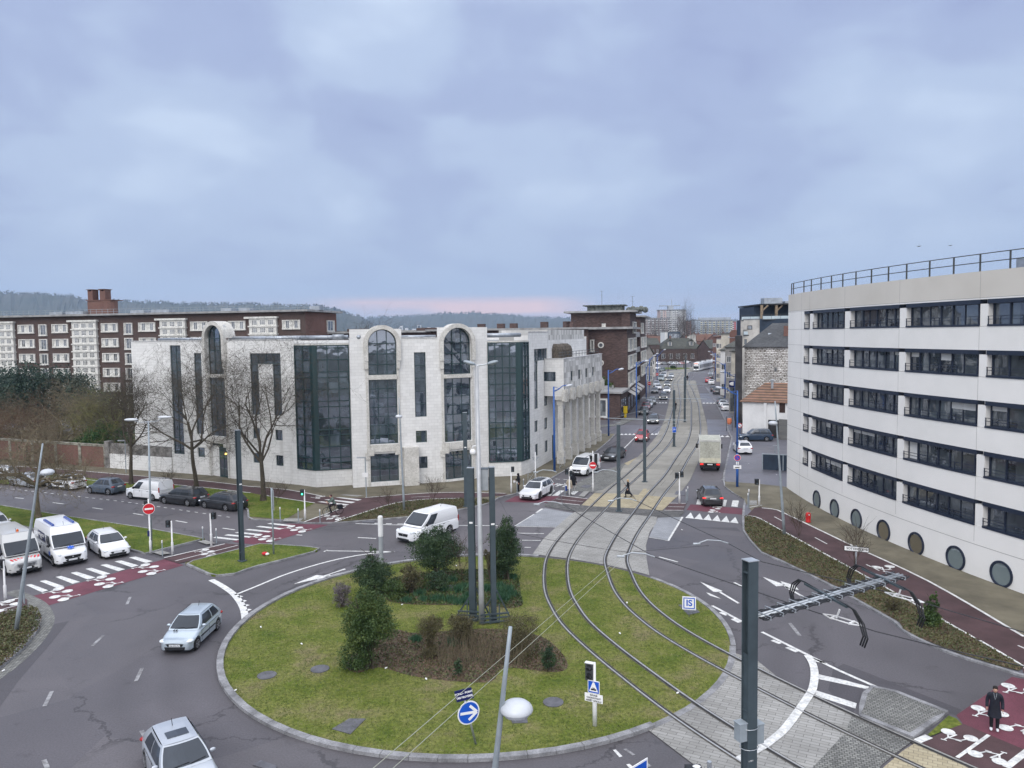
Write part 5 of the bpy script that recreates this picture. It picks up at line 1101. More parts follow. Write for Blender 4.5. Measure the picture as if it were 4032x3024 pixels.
def gable_house(name,label,a,b,depth,ez,rz,wm,rm,hip=0.0,cols=3,rows=2,along=True,group=None,over=.35,wsize=(1.0,1.4),wz=1.2,cat='house',frame=None,chim=1,dormer=0,rm2=None,bare=False):
 "house whose front stands on the line a-b; the ridge runs along the front, or away from it"
 a,b=Vector((a[0],a[1],0)),Vector((b[0],b[1],0));d=(b-a).normalized();n=Vector((-d.y,d.x,0));Lw=(b-a).length
 root=thing(name,label,cat,((a.x+b.x)/2,(a.y+b.y)/2,0),group=group);wl=Wall([a,b]);m=MB();ops=[]
 if not bare:
  for i in range(cols):
   for j in range(rows):
    uc=Lw*(i+.5)/cols;z0=wz+j*(ez-wz)/max(1,rows)+.1
    if z0+wsize[1]<ez-.2:ops.append([uc-wsize[0]/2,uc+wsize[0]/2,z0,z0+wsize[1]])
 wl.facade(m,0,Lw,0,ez,ops,.15)
 c,e=b+n*depth,a+n*depth;up=Vector((0,0,1))
 m.face([b,c,c+up*ez,b+up*ez]);m.face([c,e,e+up*ez,c+up*ez]);m.face([e,a,a+up*ez,e+up*ez])
 r=MB()
 if along:
  r0,r1=(a+e)/2+d*hip*depth+up*rz,(b+c)/2-d*hip*depth+up*rz
  if hip==0:m.face([a+up*ez,e+up*ez,r0]);m.face([b+up*ez,r1,c+up*ez])
  A_,B_,C_,E_=[q+up*ez for q in(a-d*over-n*over,b+d*over-n*over,c+d*over+n*over,e-d*over+n*over)]
  if hip==0:r0,r1=r0-d*over,r1+d*over
  for q in([A_,B_,r1,r0],[C_,E_,r0,r1])+(([B_,C_,r1],[E_,A_,r0])if hip else()):r.face([p+up*.12 for p in q]);r.face([p for p in reversed(q)])
  for q in((A_,B_),(C_,E_)):r.face([q[0],q[1],q[1]+up*.12,q[0]+up*.12])
 else:
  r0,r1=(a+b)/2+up*rz,(c+e)/2+up*rz;m.face([a+up*ez,b+up*ez,r0]);m.face([c+up*ez,e+up*ez,r1]);r0,r1=r0-n*over,r1+n*over
  A_,B_,C_,E_=[q+up*ez for q in(a-d*over-n*over,b+d*over-n*over,c+d*over+n*over,e-d*over+n*over)]
  for q in([B_,C_,r1,r0],[E_,A_,r0,r1]):r.face([p+up*.12 for p in q]);r.face([p for p in reversed(q)])
  for q in((A_,r0),(r0,B_)):r.face([q[0],q[1],q[1]+up*.12,q[0]+up*.12])
 m.build('wall',wm,root);ro=r.build('roof',rm,root)
 for o in ops:window(wl,o,root,frame or WHITE,GLASS_D,[(o[0]+o[1])/2],(),.12,.08,.06)
 for k in range(chim):
  ch=MB();q=(r0.lerp(r1,.12+.76*k))if along else r0.lerp(r1,.5);ch.obox((q.x,q.y,rz+.3),d*.45,n*.3,up*.9);ch.obox((q.x,q.y,rz+1.35),d*.12,n*.12,up*.2);ch.build('chimney',BRICKR,ro)
 for k in range(dormer):
  u=Lw*(k+.5)/dormer;dm=MB();zb=ez+(rz-ez)*.25;zt_=ez+(rz-ez)*.7;oo=-depth/2*.25
  wl.box(dm,u-1,u+1,zb,zt_,oo-2.5,oo);q=[wl.P(u-1.3,zt_,oo+.3),wl.P(u+1.3,zt_,oo+.3),wl.P(u,zt_+1.4,oo+.3),wl.P(u-1.3,zt_,oo-3),wl.P(u+1.3,zt_,oo-3),wl.P(u,zt_+1.4,oo-3)]
  dm.mesh(q,[(0,1,2),(0,2,5,3),(1,4,5,2)],1);do=dm.build('dormer',[RENDP,rm],root);p=MB();wl.rect(p,u-.6,u+.6,zb+.4,zt_-.2,oo+.01);p.build('pane',GLASS_D,do)
 return root,wl
def flat_block(name,label,a,b,depth,z,wm,cols=3,rows=3,group=None,cat='building',wsize=(1.2,1.4),frame=None,z0=0,roof=ROOFG,inset_=False,balc=False,nowin=False):
 a,b=Vector((a[0],a[1],0)),Vector((b[0],b[1],0));d=(b-a).normalized();n=Vector((-d.y,d.x,0));Lw=(b-a).length
 root=thing(name,label,cat,((a.x+b.x)/2,(a.y+b.y)/2,0),group=group);wl=Wall([a,b]);m=MB();ops=[]
 if not nowin:
  for i in range(cols):
   for j in range(rows):uc=Lw*(i+.5)/cols;zc=(z-.6)*(j+.55)/rows;ops.append([uc-wsize[0]/2,uc+wsize[0]/2,zc-wsize[1]/2,zc+wsize[1]/2])
 wl.facade(m,0,Lw,z0,z,ops,.15);c,e=b+n*depth,a+n*depth;up=Vector((0,0,1))
 for p,q in((b,c),(c,e),(e,a)):m.face([p,q,q+up*z,p+up*z])
 m.build('wall',wm,root);r=MB();r.prism([(p.x,p.y)for p in(a,b,c,e)],z,z+.25);r.build('roof',roof,root)
 for o in ops:window(wl,o,root,frame or WHITE,GLASS_D,[(o[0]+o[1])/2],(),.12,.08,.06)
 return root,wl
def dz_at(r,x,y,Y):return(CP+ray(*px(r,x,y))*(Y/ray(*px(r,x,y)).y)).z
def P0(r,x,y,Y):p=at_depth(r,x,y,Y);p.z=0;return p
a,b=P0('W',962,900,109),P0('W',3000,900,103)
GR,gwl=gable_house('garage_building','low white rendered garage with a ribbed terracotta hipped roof',a,b,9,dz_at('W',1000,452,109),dz_at('W',1400,45,112.5),RENDW,RIB,hip=.25,bare=True,chim=0)
m=MB();u0,u1=gwl.hit('W',1765,500)[0],gwl.hit('W',1890,500)[0];gwl.box(m,u0,u1,gwl.hit('W',1800,690)[1],gwl.hit('W',1800,462)[1],0,.04);m.build('shutter',mat('dark_brown_shutter',(.045,.025,.02),.7,.1),GR)
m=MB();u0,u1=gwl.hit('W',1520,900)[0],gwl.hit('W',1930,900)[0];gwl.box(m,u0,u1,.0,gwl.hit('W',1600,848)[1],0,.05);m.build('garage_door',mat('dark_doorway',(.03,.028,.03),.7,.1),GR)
m=MB();gwl.box(m,gwl.hit('W',1425,700)[0],gwl.hit('W',1490,700)[0],0,gwl.hit('W',1450,460)[1],0,.25);m.build('pilaster',RENDW,GR)
m=MB();q=gwl.P(gwl.hit('W',1530,100)[0],dz_at('W',1530,150,111),-2.6);m.tube([q,q+Vector((0,0,1.1))],.18,8);m.tube([q+Vector((0,0,1.1)),q+Vector((0,0,1.3))],.3,8);m.build('flue',STEEL,GR)
a,b=P0('X',1412,900,121),P0('X',3100,900,115)
SH,swl=gable_house('stone_house','tall blank rubble stone house wall under a dark hipped slate roof with a brick chimney',a,b,13,dz_at('X',1500,802,121),dz_at('X',1800,408,127),RUB,SLATE,hip=.27,bare=True,chim=0)
m=MB();u0,u1=swl.hit('X',2040,600)[0],swl.hit('X',2132,600)[0];swl.box(m,u0,u1,dz_at('X',2040,775,119),dz_at('X',2080,440,122),-4,-2.6);m.build('chimney',BRICKR,SH)
m=MB();u0,z1=swl.hit('X',1900,1130);u1,z0=swl.hit('X',1962,1212);swl.box(m,u0,u1,z0,z1,0,.03);o_=m.build('window',RENDG,SH);p=MB();swl.rect(p,u0+.15,u1-.15,z0+.12,z1-.12,.035);p.build('pane',GLASS_D,o_)
m=MB();zz=dz_at('X',1870,690,123.5);q=swl.P(swl.hit('X',1875,650)[0],zz,-3.0);sl_=Vector((0,.5,.86));m.obox(q+Vector((0,.2,.55)),(.75,0,0),sl_*0+Vector((0,.55,.62)),Vector((0,-.09,.08)));m.build('rooflight',ZINC,SH)
m=MB();q=P0('X',1330,900,119);m.obox((q.x+1.6,q.y+6,dz_at('X',1330,605,119)/2),(.55,0,0),(1.75,6,0),(0,0,dz_at('X',1330,605,119)/2));m.build('party_wall',mat('tarred_party_wall',(.05,.048,.05),.85,.2,.8),SH)
a,b=P0('X',1345,700,138),P0('X',1705,700,136);MD,mwl=flat_block('modern_apartment_block','modern white apartment block with a set-back dark blue attic and glass balustrades',a,b,14,dz_at('X',1500,345,138),RENDP,nowin=True)
m=MB();c0=P0('X',1668,700,136);c1=P0('X',2400,700,134);quadbox(m,c0,c1,Vector((0,1,0)),14,0,dz_at('X',1800,322,136));c0=P0('X',1612,700,139);quadbox(m,c0+Vector((0,1.6,0)),c1+Vector((0,5,0)),Vector((0,1,0)),9,0,dz_at('X',1800,110,140));m.build('attic',NAVYB,MD)
m=MB();zr=dz_at('X',1800,98,139);quadbox(m,P0('X',1662,100,137),c1+Vector((0,1,0)),Vector((0,1,0)),13,zr,zr+.25,0);m.build('attic_roof',BLACK,MD)
for x in(1700,1945,2180):
 m=MB();q=P0('X',x,200,136.4);m.box(q.x-.2,q.x+.2,q.y-.1,q.y+.3,dz_at('X',x,322,136.4),zr);m.bar((q.x,q.y+.1,zr-1.1),(q.x+1.1,q.y+.1,zr-.05),.22);m.build('post',WOOD,MD)
for x0,x1,y0,y1,Y_ in((1358,1668,340,285,137.9),(1712,2400,320,270,135.6),(1392,1640,585,532,137.6)):
 m=MB();p,q=P0('X',x0,300,Y_),P0('X',x1,300,Y_-.8);w_=Wall([p,q]);z0,z1=dz_at('X',(x0+x1)/2,y0,Y_),dz_at('X',(x0+x1)/2,y1,Y_);w_.box(m,0,w_.L,z0,z1,-.03,.03);bo=m.build('balustrade',GLB,MD)
 r=MB();w_.box(r,0,w_.L,z1+.25,z1+.32,-.03,.03);w_.box(r,0,w_.L,z0-.2,z0,-.06,.08)
 for k in range(int(w_.L/1.5)+1):w_.box(r,k*1.5,k*1.5+.05,z0,z1+.3,-.05,.04)
 r.build('handrail',DARKGREY,bo)
for x0,x1,y0,y1 in((1460,1540,500,430),(1395,1462,760,650)):
 m=MB();u0,z0=mwl.hit('X',x0,y0);u1,z1=mwl.hit('X',x1,y1);mwl.box(m,u0,u1,z0,z1,0,.03);o_=m.build('window',BLACK if x0>1400 else RENDC,MD);p=MB();mwl.rect(p,u0+.1,u1-.1,z0+.1,z1-.1,.035);p.build('pane',GLASS_D,o_)
m=MB();q=at_depth('X',1860,70,140);m.box(q.x-1.3,q.x+2,q.y,q.y+2,zr+.2,zr+1.4);m.box(q.x+2.5,q.x+8,q.y,q.y+2,zr+.2,zr+.8);m.build('roof_plant',ZINC,MD)
def rowhouse(*a_,**k):return gable_house(*a_,**k)
rowhouse('town_house','narrow brown rendered house with a cream side panel beside the tarred wall',P0('X',1190,1000,150),P0('X',1312,1000,148),14,dz_at('X',1200,870,150),dz_at('X',1300,700,156),RENDC,SLATEM,bare=True,chim=1,cat='house')
rowhouse('town_house','grey gabled house with a boxed dormer behind the cream side panel',P0('X',1085,1000,172),P0('X',1330,1000,170),14,dz_at('X',1200,800,172),dz_at('X',1230,690,178),RENDG,SLATEM,cols=2,rows=3,chim=1)
r_,w_=rowhouse('brick_town_house','brick house with a half-round gable and broad grey roof above the street',P0('X',1165,800,196),P0('X',1345,800,194),16,dz_at('X',1200,640,196),dz_at('X',1300,440,204),BRICKR,ZINC,cols=2,rows=4,chim=0)
m=MB();uc=w_.hit('X',1242,560)[0];zc=dz_at('X',1242,575,196);m.mesh([w_.P(uc+1.2*_c(math.pi*k/14),zc+1.1*_s(math.pi*k/14),o)for o in(.3,-6)for k in range(15)],[tuple(range(15))]+[(k,k+15,k+16,k+1)for k in range(14)]);w_.box(m,uc-1.2,uc+1.2,0,zc,.0,.3);m.build('round_gable',BRICKR,r_)
rowhouse('town_house','cream panelled house front with a white cornice and brown roof',P0('X',1018,800,208),P0('X',1162,800,206),14,dz_at('X',1050,575,208),dz_at('X',1100,545,214),RENDC,SLATEM,cols=2,rows=1,chim=0)
flat_block('balcony_building','cream apartment building with stacked balconies at the far right end of the street',P0('X',940,800,232),P0('X',1082,800,230),14,dz_at('X',1000,665,232),RENDC,cols=3,rows=4)
rowhouse('town_house','white rendered house with a steep slate roof beyond the balconies',P0('X',1005,900,182),P0('X',1100,900,181),14,dz_at('X',1050,850,182),dz_at('X',1060,765,188),RENDW,SLATEM,cols=1,rows=2,chim=1)
rowhouse('brick_town_house','small red brick house with a flat white cornice by the tram',P0('X',878,700,300),P0('X',958,700,298),12,dz_at('X',900,625,300),dz_at('X',920,600,306),BRICKR,TILE,cols=2,rows=3,chim=1)
a,b=P0('X',1150,1400,141),P0('X',1345,1400,139);r_,w_=flat_block('corner_shop','single-storey shop with a dark blue sign board and wide window on the right pavement',a,b,9,dz_at('X',1250,1345,141),RENDG,nowin=True)
m=MB();w_.box(m,.1,w_.L-.1,dz_at('X',1250,1462,141),dz_at('X',1250,1355,141),0,.12);s_=m.build('sign_board',NAVY,r_);m=MB();c=w_.P(w_.L*.42,dz_at('X',1230,1402,141),.13);m.ell(c,.75,.02,.35,14,6);m.build('emblem',TXW,s_)
m=MB();w_.rect(m,.3,w_.L-.3,.4,dz_at('X',1250,1475,141),.02);m.build('shop_window',GLASS_D,r_)
rowhouse('town_house','dark shopfront house with a slate roof just beyond the stepped brick building',P0('Q',1160,900,222),P0('Q',1290,900,222),24,dz_at('Q',1230,770,222),dz_at('Q',1230,640,232),RENDG,SLATEM,cols=2,rows=2,chim=1,along=False)
rowhouse('town_house','white gabled house with awnings further down the left pavement',P0('Q',1185,900,262),P0('Q',1330,900,262),30,dz_at('Q',1250,830,262),dz_at('Q',1250,740,270),RENDP,SLATEM,cols=2,rows=2,chim=1,along=False)
yb=g('Q',1600,905).y;print('far building depth',yb)
gable_house('street_end_building','long brick building with dormers in a mossy slate roof closing the street',P0('Q',1400,800,yb),P0('Q',2088,800,yb),16,dz_at('Q',1700,700,yb),dz_at('Q',1700,530,yb+8),BRICKD,SLATEM,hip=.35,cols=6,rows=2,wsize=(1.9,2.6),wz=1.5,chim=2,dormer=2,cat='building')
gable_house('street_end_annex','lower slate-roofed wing on the left of the street end building',P0('Q',1190,800,yb-4),P0('Q',1395,800,yb-4),16,dz_at('Q',1300,635,yb-4),dz_at('Q',1300,530,yb+4),BRICKD,SLATEM,hip=0,cols=3,rows=2,chim=1,cat='building')
flat_block('blue_grey_block','dark blue flat-roofed block with a white stair tower behind the street end building',P0('Q',1535,480,470),P0('Q',1722,480,470),14,dz_at('Q',1600,435,470),NAVYB,cols=1,rows=4,wsize=(6,2.6))
flat_block('white_block','small white flat-roofed block attached to the dark blue block',P0('Q',1478,480,472),P0('Q',1530,480,472),14,dz_at('Q',1500,438,472),RENDW,nowin=True)
rn=random.Random(11)
PLACE=['first gap left of the white block','middle of the skyline behind the long slate roof','row right of the long slate roof','cluster right of the long slate roof near the tram','far roofs under the yellowish slab','roofs beside the narrow side street','foreground of the right-hand cluster','far roofs under the narrow pink slab','deep background under the yellowish slab','left edge beside the stepped brick building','furthest roofs, first from the left','furthest roofs, second from the left','furthest roofs, third from the left','furthest roofs, fourth from the left','rising ground at the right, nearest','rising ground at the right, second','rising ground at the right, third','right-hand rise, fourth','rising ground at the right, fifth','rising ground at the right, last']
spots=[(1770,455,560,300),(1990,470,470,260),(2110,480,430,240),(2190,560,380,220),(2250,490,520,200),(2330,520,450,200),(2400,560,400,180),(1830,480,620,200),(2080,470,640,200),(1250,500,560,240)]
kinds=[('pale gabled house',RENDP,TILE),('brick gabled house',BRICKR,TILE),('brick house with slate roof',BRICKR,SLATE),('brown gabled house',BRICKD,SLATEM)]
for i,(x,y,Y_,w_)in enumerate(spots+[(900+90*k,470+rn.uniform(-15,25),640+40*(k%3),120)for k in range(4)]+[(2450+110*k,500+rn.uniform(-10,30),500+60*(k%3),170)for k in range(6)]):
 k=kinds[i%4];wd=w_/4.0218/FPX*Y_;a=P0('Q',x,y,Y_);rz=dz_at('Q',x,y,Y_);yaw=rn.uniform(-.5,.5);dv=Vector((_c(yaw),_s(yaw),0))*max(wd,8)
 gable_house('rooftop_house',f'distant {k[0]} in the {PLACE[i]}',a,a+dv,11,rz-4.2,rz,k[1],k[2],cols=2,rows=2,along=bool(i%2),group='houses beyond the street end',chim=1)
def tower(name,label,x0,x1,yt,Y_,mats_,cols,rows,depth=18,balc=True,r='Y',setb=None,group=None):
 a,b=P0(r,x0,300,Y_),P0(r,x1,300,Y_+(setb or 0));z=dz_at(r,(x0+x1)/2,yt,Y_);d=(b-a).normalized();n=Vector((-d.y,d.x,0));wl=Wall([a,b])
 root=thing(name,label,'tower block',((a.x+b.x)/2,(a.y+b.y)/2,0),group=group);m=MB();quadbox(m,a,b,n,depth,0,z);m.build('wall',mats_[0],root)
 cw=wl.L/cols;rh=z/rows
 for i in range(cols):
  bl=MB();gl_=MB()
  for j in range(1,rows):
   z0=j*rh
   if i%2==0:wl.box(bl,i*cw+cw*.06,(i+1)*cw-cw*.06,z0,z0+rh*.42,0,1.1)
   wl.rect(gl_,i*cw+cw*(.12 if i%2==0 else .3),(i+1)*cw-cw*(.12 if i%2==0 else .3),z0+rh*.42,z0+rh*.88,.03)
  if bl.v:bl.build('balcony',mats_[1],root,kind='stuff')
  gl_.build('pane',GLASS_D,root,kind='stuff')
 rf=MB();quadbox(rf,a-d*.8-n*.8,b+d*.8-n*.8,n,depth+1.6,z,z+.8)
 rf.build('roof',CORN,root);return root,wl,z
PINK=mat('pinkish_tower_render',(.50,.38,.36),.85,.08,.3);PALE=mat('pale_tower_render',(.55,.55,.54),.85,.08,.3);GREYT=mat('grey_tower_render',(.33,.36,.40),.85,.08,.3);YELT=mat('yellowish_balconies',(.56,.52,.38),.85,.08,.3);REDT=mat('red_end_bay',(.48,.10,.10),.85,.08)
tower('tower_block','tall pink and white tower block rising above the lower flats',812,900,182,900,(PINK,PALE),3,17);
r_,wl_,z_=tower('tower_block','pale side of the tall tower with stacked white balconies',902,996,182,902,(PALE,WHITE),5,17,setb=-8)
m=MB();c=wl_.P(0,z_,-6);m.box(c.x-14,c.x+10,c.y,c.y+6,z_+5,z_+6);m.box(c.x-4,c.x+2,c.y,c.y+6,z_+.8,z_+5);m.tube([(c.x,c.y,z_+6),(c.x,c.y,z_+13)],.35,5);m.build('roof_structure',GREYT,r_)
tower('long_apartment_slab','long pinkish grey slab of flats with balconies left of the tall tower',650,905,266,850,(mat('rosy_grey_render',(.36,.31,.30),.85,.1,.05),PALE),13,12)
tower('apartment_slab','narrow pink slab of flats between the tower and the yellowish slab',1086,1140,290,900,(mat('salmon_tower_render',(.45,.27,.23),.85,.08,.3),PINK),2,12)
tower('apartment_slab','grey-blue end wall beside the yellowish slab of flats',1158,1215,282,880,(GREYT,mat('pale_blue_render',(.45,.52,.60),.85,.05)),3,12)
r_,wl_,z_=tower('long_apartment_slab','long yellowish slab of flats with many roof vents',1212,1535,284,880,(GREYT,YELT),15,11)
m=MB()
for k in range(15):u=wl_.L*(k+.5)/15;wl_.box(m,u-1.2,u+1.2,z_+.8,z_+3.5,-9,-6)
m.build('roof_vent',GREYT,r_,kind='stuff')
tower('apartment_slab','short slab with a red end bay right of the yellowish slab',1530,1572,296,884,(REDT,PALE),2,11)
def hills(name,prof,Y_,m,back=900,jag=6,step=12):
 "a range of hills with its real depth; the ridge is wooded"
 rr=np.random.default_rng(5);xs=[p[0]for p in prof];ys=[p[1]for p in prof];mb=MB();rows_=[]
 X=np.arange(prof[0][0],prof[-1][0]+step,step)
 for k,(f,dy)in enumerate(((0,-.30),(.3,-.2),(.62,-.11),(.86,-.04),(1,0),(.9,.12),(.4,.3))):
  row=[]
  for x in X:
   y=float(np.interp(x,xs,ys));q=ray(x,y);base=CP+q*(Y_/q.y);h=max(2,base.z)*f;s_=1+dy
   row.append((base.x*s_+rr.uniform(-8,8),base.y*s_,h+(rr.uniform(-1,1)*jag if 0<k<6 else-5 if k in(0,6)else 0)))
  rows_.append(row)
 n=len(X)
 for a,b in zip(rows_,rows_[1:]):
  for i in range(n-1):mb.face([a[i],a[i+1],b[i+1],b[i]])
 o=struct(name,mb,m,smooth=False)
 P_=[]
 for i in range(n-1):
  a,b=Vector(rows_[4][i]),Vector(rows_[4][i+1])
  for t in rr.uniform(0,1,11):q=a.lerp(b,t);P_.append((q.x,q.y+rr.uniform(-30,30),q.z+rr.uniform(-5,5)*Y_/4000))
 tri_cloud('woodland',np.array(P_),9*Y_/4000,WOODS,.8,.8,kind='stuff',label='distant leafless woods along the hill crest',cat='woodland')
HILLM=mat('wooded_hill',(.060,.058,.045),.95,0,.006,0,col2=(.035,.042,.028),fine=.05);WOODS=leafmat('far_woods',(.03,.03,.022),(.05,.046,.035),(.07,.062,.05),.01)
hills('hills',[(-500,1150),(0,1153),(150,1157),(290,1166),(345,1186),(450,1186),(700,1196),(1000,1199),(1120,1203),(1270,1208),(1330,1218),(1400,1243),(1460,1275),(1560,1318)],3300,HILLM)
hills('hills',[(1250,1290),(1400,1256),(1460,1252),(1600,1244),(1750,1237),(1880,1233),(2000,1244),(2120,1251),(2250,1254),(2340,1268),(2500,1290),(2600,1300)],4600,HILLM)
hills('hills',[(2300,1275),(2600,1262),(2800,1263),(3050,1262),(3300,1258),(3900,1250),(4600,1250)],5200,HILLM)
rn=random.Random(3)
for i in range(10):
 x,y,Y_=rn.uniform(1530,1720),rn.uniform(1278,1300),3400;a=P0('P',x,y,Y_);z=dz_at('P',x,y,Y_)
 m=MB();m.box(a.x-7,a.x+7,a.y,a.y+10,-1,z);m.mesh([(a.x-7,a.y,z),(a.x+7,a.y,z),(a.x+7,a.y+10,z),(a.x-7,a.y+10,z),(a.x-7,a.y+5,z+5),(a.x+7,a.y+5,z+5)],[(0,1,5,4),(2,3,4,5),(0,4,3),(1,2,5)],1)
 o=m.build('hillside_house',[RENDW,SLATE]);props(o,'tiny pale house on the slope of the far hill beyond the arches','house','houses on the far hillside')
hm=bpy.data.materials.new('haze');hm.use_nodes=True;hn=hm.node_tree;hn.nodes.clear();pv=N(hn,'ShaderNodeVolumePrincipled');pv.inputs['Color'].default_value=(.54,.73,1,1);pv.inputs['Density'].default_value=.00011;pv.inputs['Anisotropy'].default_value=.0
oo=N(hn,'ShaderNodeOutputMaterial');L(hn,pv.outputs[0],oo.inputs['Volume'])
m=MB();m.box(-6000,6000,-900,6300,-8,420);m.build('haze',hm,uv=False,kind='stuff')
# ================================================================ VEHICLES
TYRE=mat('tyre_rubber',(.015,.015,.016),.8,.1);RIM=mat('alloy_rim',(.45,.46,.48),.3,.05,metal=.8);RIMD=mat('dark_rim',(.05,.05,.055),.4,.05)
CGLASS=glassmat('car_glass',(.010,.013,.017),(.045,.055,.068),5,5,.0,.1)
LAMP=mat('clear_headlamp',(.62,.66,.70),.15,.05,spec=.8);LAMPON=mat('lit_headlamp',(.9,.9,.85),.2,0,emit=(1,.97,.9),es=2.2);TAIL=mat('red_tail_lamp',(.32,.012,.012),.25,.05,spec=.6);TAILON=mat('lit_tail_lamp',(.7,.03,.03),.3,0,emit=(1,.05,.04),es=.8)
PLATE=mat('number_plate',(.62,.64,.66),.5,.05)
C_WHITE=paint('white_car_paint',(.74,.75,.77));C_SILVER=paint('silver_car_paint',(.42,.45,.49),.35);C_ICE=paint('pale_blue_silver_paint',(.42,.485,.54),.4);C_BLACK=paint('black_car_paint',(.012,.013,.016));C_GREY=paint('dark_grey_car_paint',(.055,.06,.07),.3);C_SLATE=paint('slate_blue_car_paint',(.075,.10,.135),.3)
C_RED=paint('red_car_paint',(.42,.02,.03));C_NAVY=paint('navy_car_paint',(.015,.035,.07),.2);C_MID=paint('grey_car_paint',(.18,.19,.20),.3);C_GREEN=paint('dark_green_car_paint',(.02,.05,.04));C_TAUPE=paint('van_light_grey_paint',(.50,.50,.49))
def interp(tab,x):
 for(a,va),(b,vb)in zip(tab,tab[1:]):
  if x<=b:t=(x-a)/(b-a)if b>a else 0;t=t*t*(3-2*t)*.5+t*.5;return va+(vb-va)*t
 return tab[-1][1]
def make_car(name,label,L_=4.1,W_=1.74,H_=1.45,wb=2.5,wr=.31,kind='hatch',col=C_WHITE,cat='car',group=None,glassroof=False,clad=False,rails=False,dark_roof=None,lit=False,tail_lit=False,rim=RIM,sunroof=False,doors=4,plate=True,strip=False,belt=None,grille='dark',far=False,driver=False):
 root=thing(name,label,cat,(0,0,0),0,group);hw=W_/2;xf,xr=wb/2+.0,-wb/2;sh=(L_/2)-wb/2-L_*.19;xf+=-sh*.2+.03;xr+=-sh*.2+.03
 van=kind in('van','smallvan','bigvan');belt=belt or(H_*.62 if not van else min(1.25,H_*.56))
 F,R=L_/2,-L_/2;hood=belt-(.05 if not van else .12);nose=.70 if not van else .88
 if kind=='hatch':zt=[(R,.62),(R+.06,.86),(R+.12,belt+.02),(F-L_*.33,belt),(F-L_*.22,hood),(F-.28,hood-.13),(F-.05,nose),(F,nose-.14)]
 elif kind in('suv',):zt=[(R,.66),(R+.05,.92),(R+.12,belt+.02),(F-L_*.31,belt),(F-L_*.2,hood),(F-.25,hood-.08),(F-.04,nose+.08),(F,nose-.08)]
 elif kind=='saloon':zt=[(R,.62),(R+.06,.92),(R+.2,belt+.03),(F-L_*.34,belt),(F-L_*.22,hood),(F-.28,hood-.14),(F-.05,nose-.04),(F,nose-.17)]
 else:zt=[(R,belt),(F-L_*.24,belt),(F-L_*.17,hood+.0),(F-.22,hood-.12),(F-.04,nose+.02),(F,nose-.12)]
 pw=[(R,.82),(R+.10,.92),(R+.5,.985),(R+1.1,1),(F-1.1,1),(F-.5,.97),(F-.16,.87),(F-.03,.76),(F,.66)]
 if van:pw=[(R,.965),(R+.06,.99),(R+.5,1),(F-1.0,1),(F-.45,.96),(F-.12,.86),(F,.70)]
 zb0=.19 if not van else .24;ar=wr+.055
 xs=sorted({R,R+.02,R+.06,R+.12,R+.25,F-.25,F-.12,F-.05,F-.015,F}|{R+L_*k/22 for k in range(1,22)}|{xc+ar*_c(math.pi*k/8)for xc in(xf,xr)for k in range(9)}|{xc+s_*(ar+.01)for xc in(xf,xr)for s_ in(-1,1)})
 b=MB();rows_=[]
 for x in xs:
  w_=hw*interp(pw,x);t_=interp(zt,x);ends=min(1,(x-R)/.12,(F-x)/.12);zl=zb0+(1-max(0,ends))*.06;zbo=zl
  for xc in(xf,xr):
   if abs(x-xc)<ar:zbo=max(zbo,wr+math.sqrt(ar*ar-(x-xc)**2))
  top=max(t_,zbo+.12);m1=max(zbo+.02,zl+(top-zl)*.45);m2=max(m1+.01,top-.14)
  rows_.append([(x,0,zl),(x,w_*.72,zl),(x,w_*.86 if zbo>zl+.01 else w_*.93,zbo),(x,w_*1.0,min(zbo+.05,m1-.005)),(x,w_,m1),(x,w_*.985,m2),(x,w_*.93,top-.035),(x,w_*.84,top),(x,w_*.45,top+.022),(x,0,top+.03)])
 k=len(rows_[0]);base=0
 for s_ in(1,-1):
  b0=len(b.v)
  for r_ in rows_:b.v+=[(p[0],p[1]*s_,p[2])for p in r_]
  for i in range(len(rows_)-1):
   for j in range(k-1):
    q=(b0+i*k+j,b0+(i+1)*k+j,b0+(i+1)*k+j+1,b0+i*k+j+1);b.f.append(q if s_<0 else q[::-1]);b.m.append(0)
  for i in(0,len(rows_)-1):q=tuple(b0+i*k+j for j in range(k));b.f.append(q);b.m.append(0)
 body=b.build('body',col,root,smooth=True);body.modifiers.new('e','EDGE_SPLIT').split_angle=rad(42)
 u=MB();u.box(R+.2,F-.25,-hw*.90,hw*.90,.13,zb0+.06);u.box(R+.25,F-.3,-hw*.80,hw*.80,zb0+.06,belt-.25)  # underbody, made low and wide to deepen the shade under the car
 u.build('underbody_shade_box',BLACK,root)
 if kind=='hatch':g0,g1,t0,t1=R+.12,F-L_*.25,R+L_*.17,F-L_*.44
 elif kind=='suv':g0,g1,t0,t1=R+.10,F-L_*.26,R+L_*.115,F-L_*.43
 elif kind=='coupe':g0,g1,t0,t1=R+.12,F-L_*.30,R+L_*.30,F-L_*.48
 elif kind=='saloon':g0,g1,t0,t1=R+.55,F-L_*.28,R+L_*.29,F-L_*.45
 elif kind=='bigvan':g0,g1,t0,t1=R+.01,F-.72,R+.06,F-1.75
 else:g0,g1,t0,t1=R+.01,F-L_*.19,R+.10,F-L_*.40
 wB,wT=hw*.94,hw*(.68 if not van else .84);crown=.045;zr=H_-crown;zbase=belt-.03
 if kind=='bigvan':wB,wT=hw*.975,hw*.84
 def cab(f,s_,v):
  vv=v;x=(g0+(g1-g0)*f)*(1-vv)+(t0+(t1-t0)*f)*vv;bul=.03*_s(math.pi*v)
  w_=wB+(wT-wB)*v**(1.15 if not van else 2.2);tp=1-.06*(1-min(1,min(f,1-f)/.15))if not van else 1-.03*(1-min(1,(1-f)/.15));return Vector((x,s_*(w_*tp+bul),zbase+(zr-zbase)*v))
 c_=MB();nf,nv=8,5
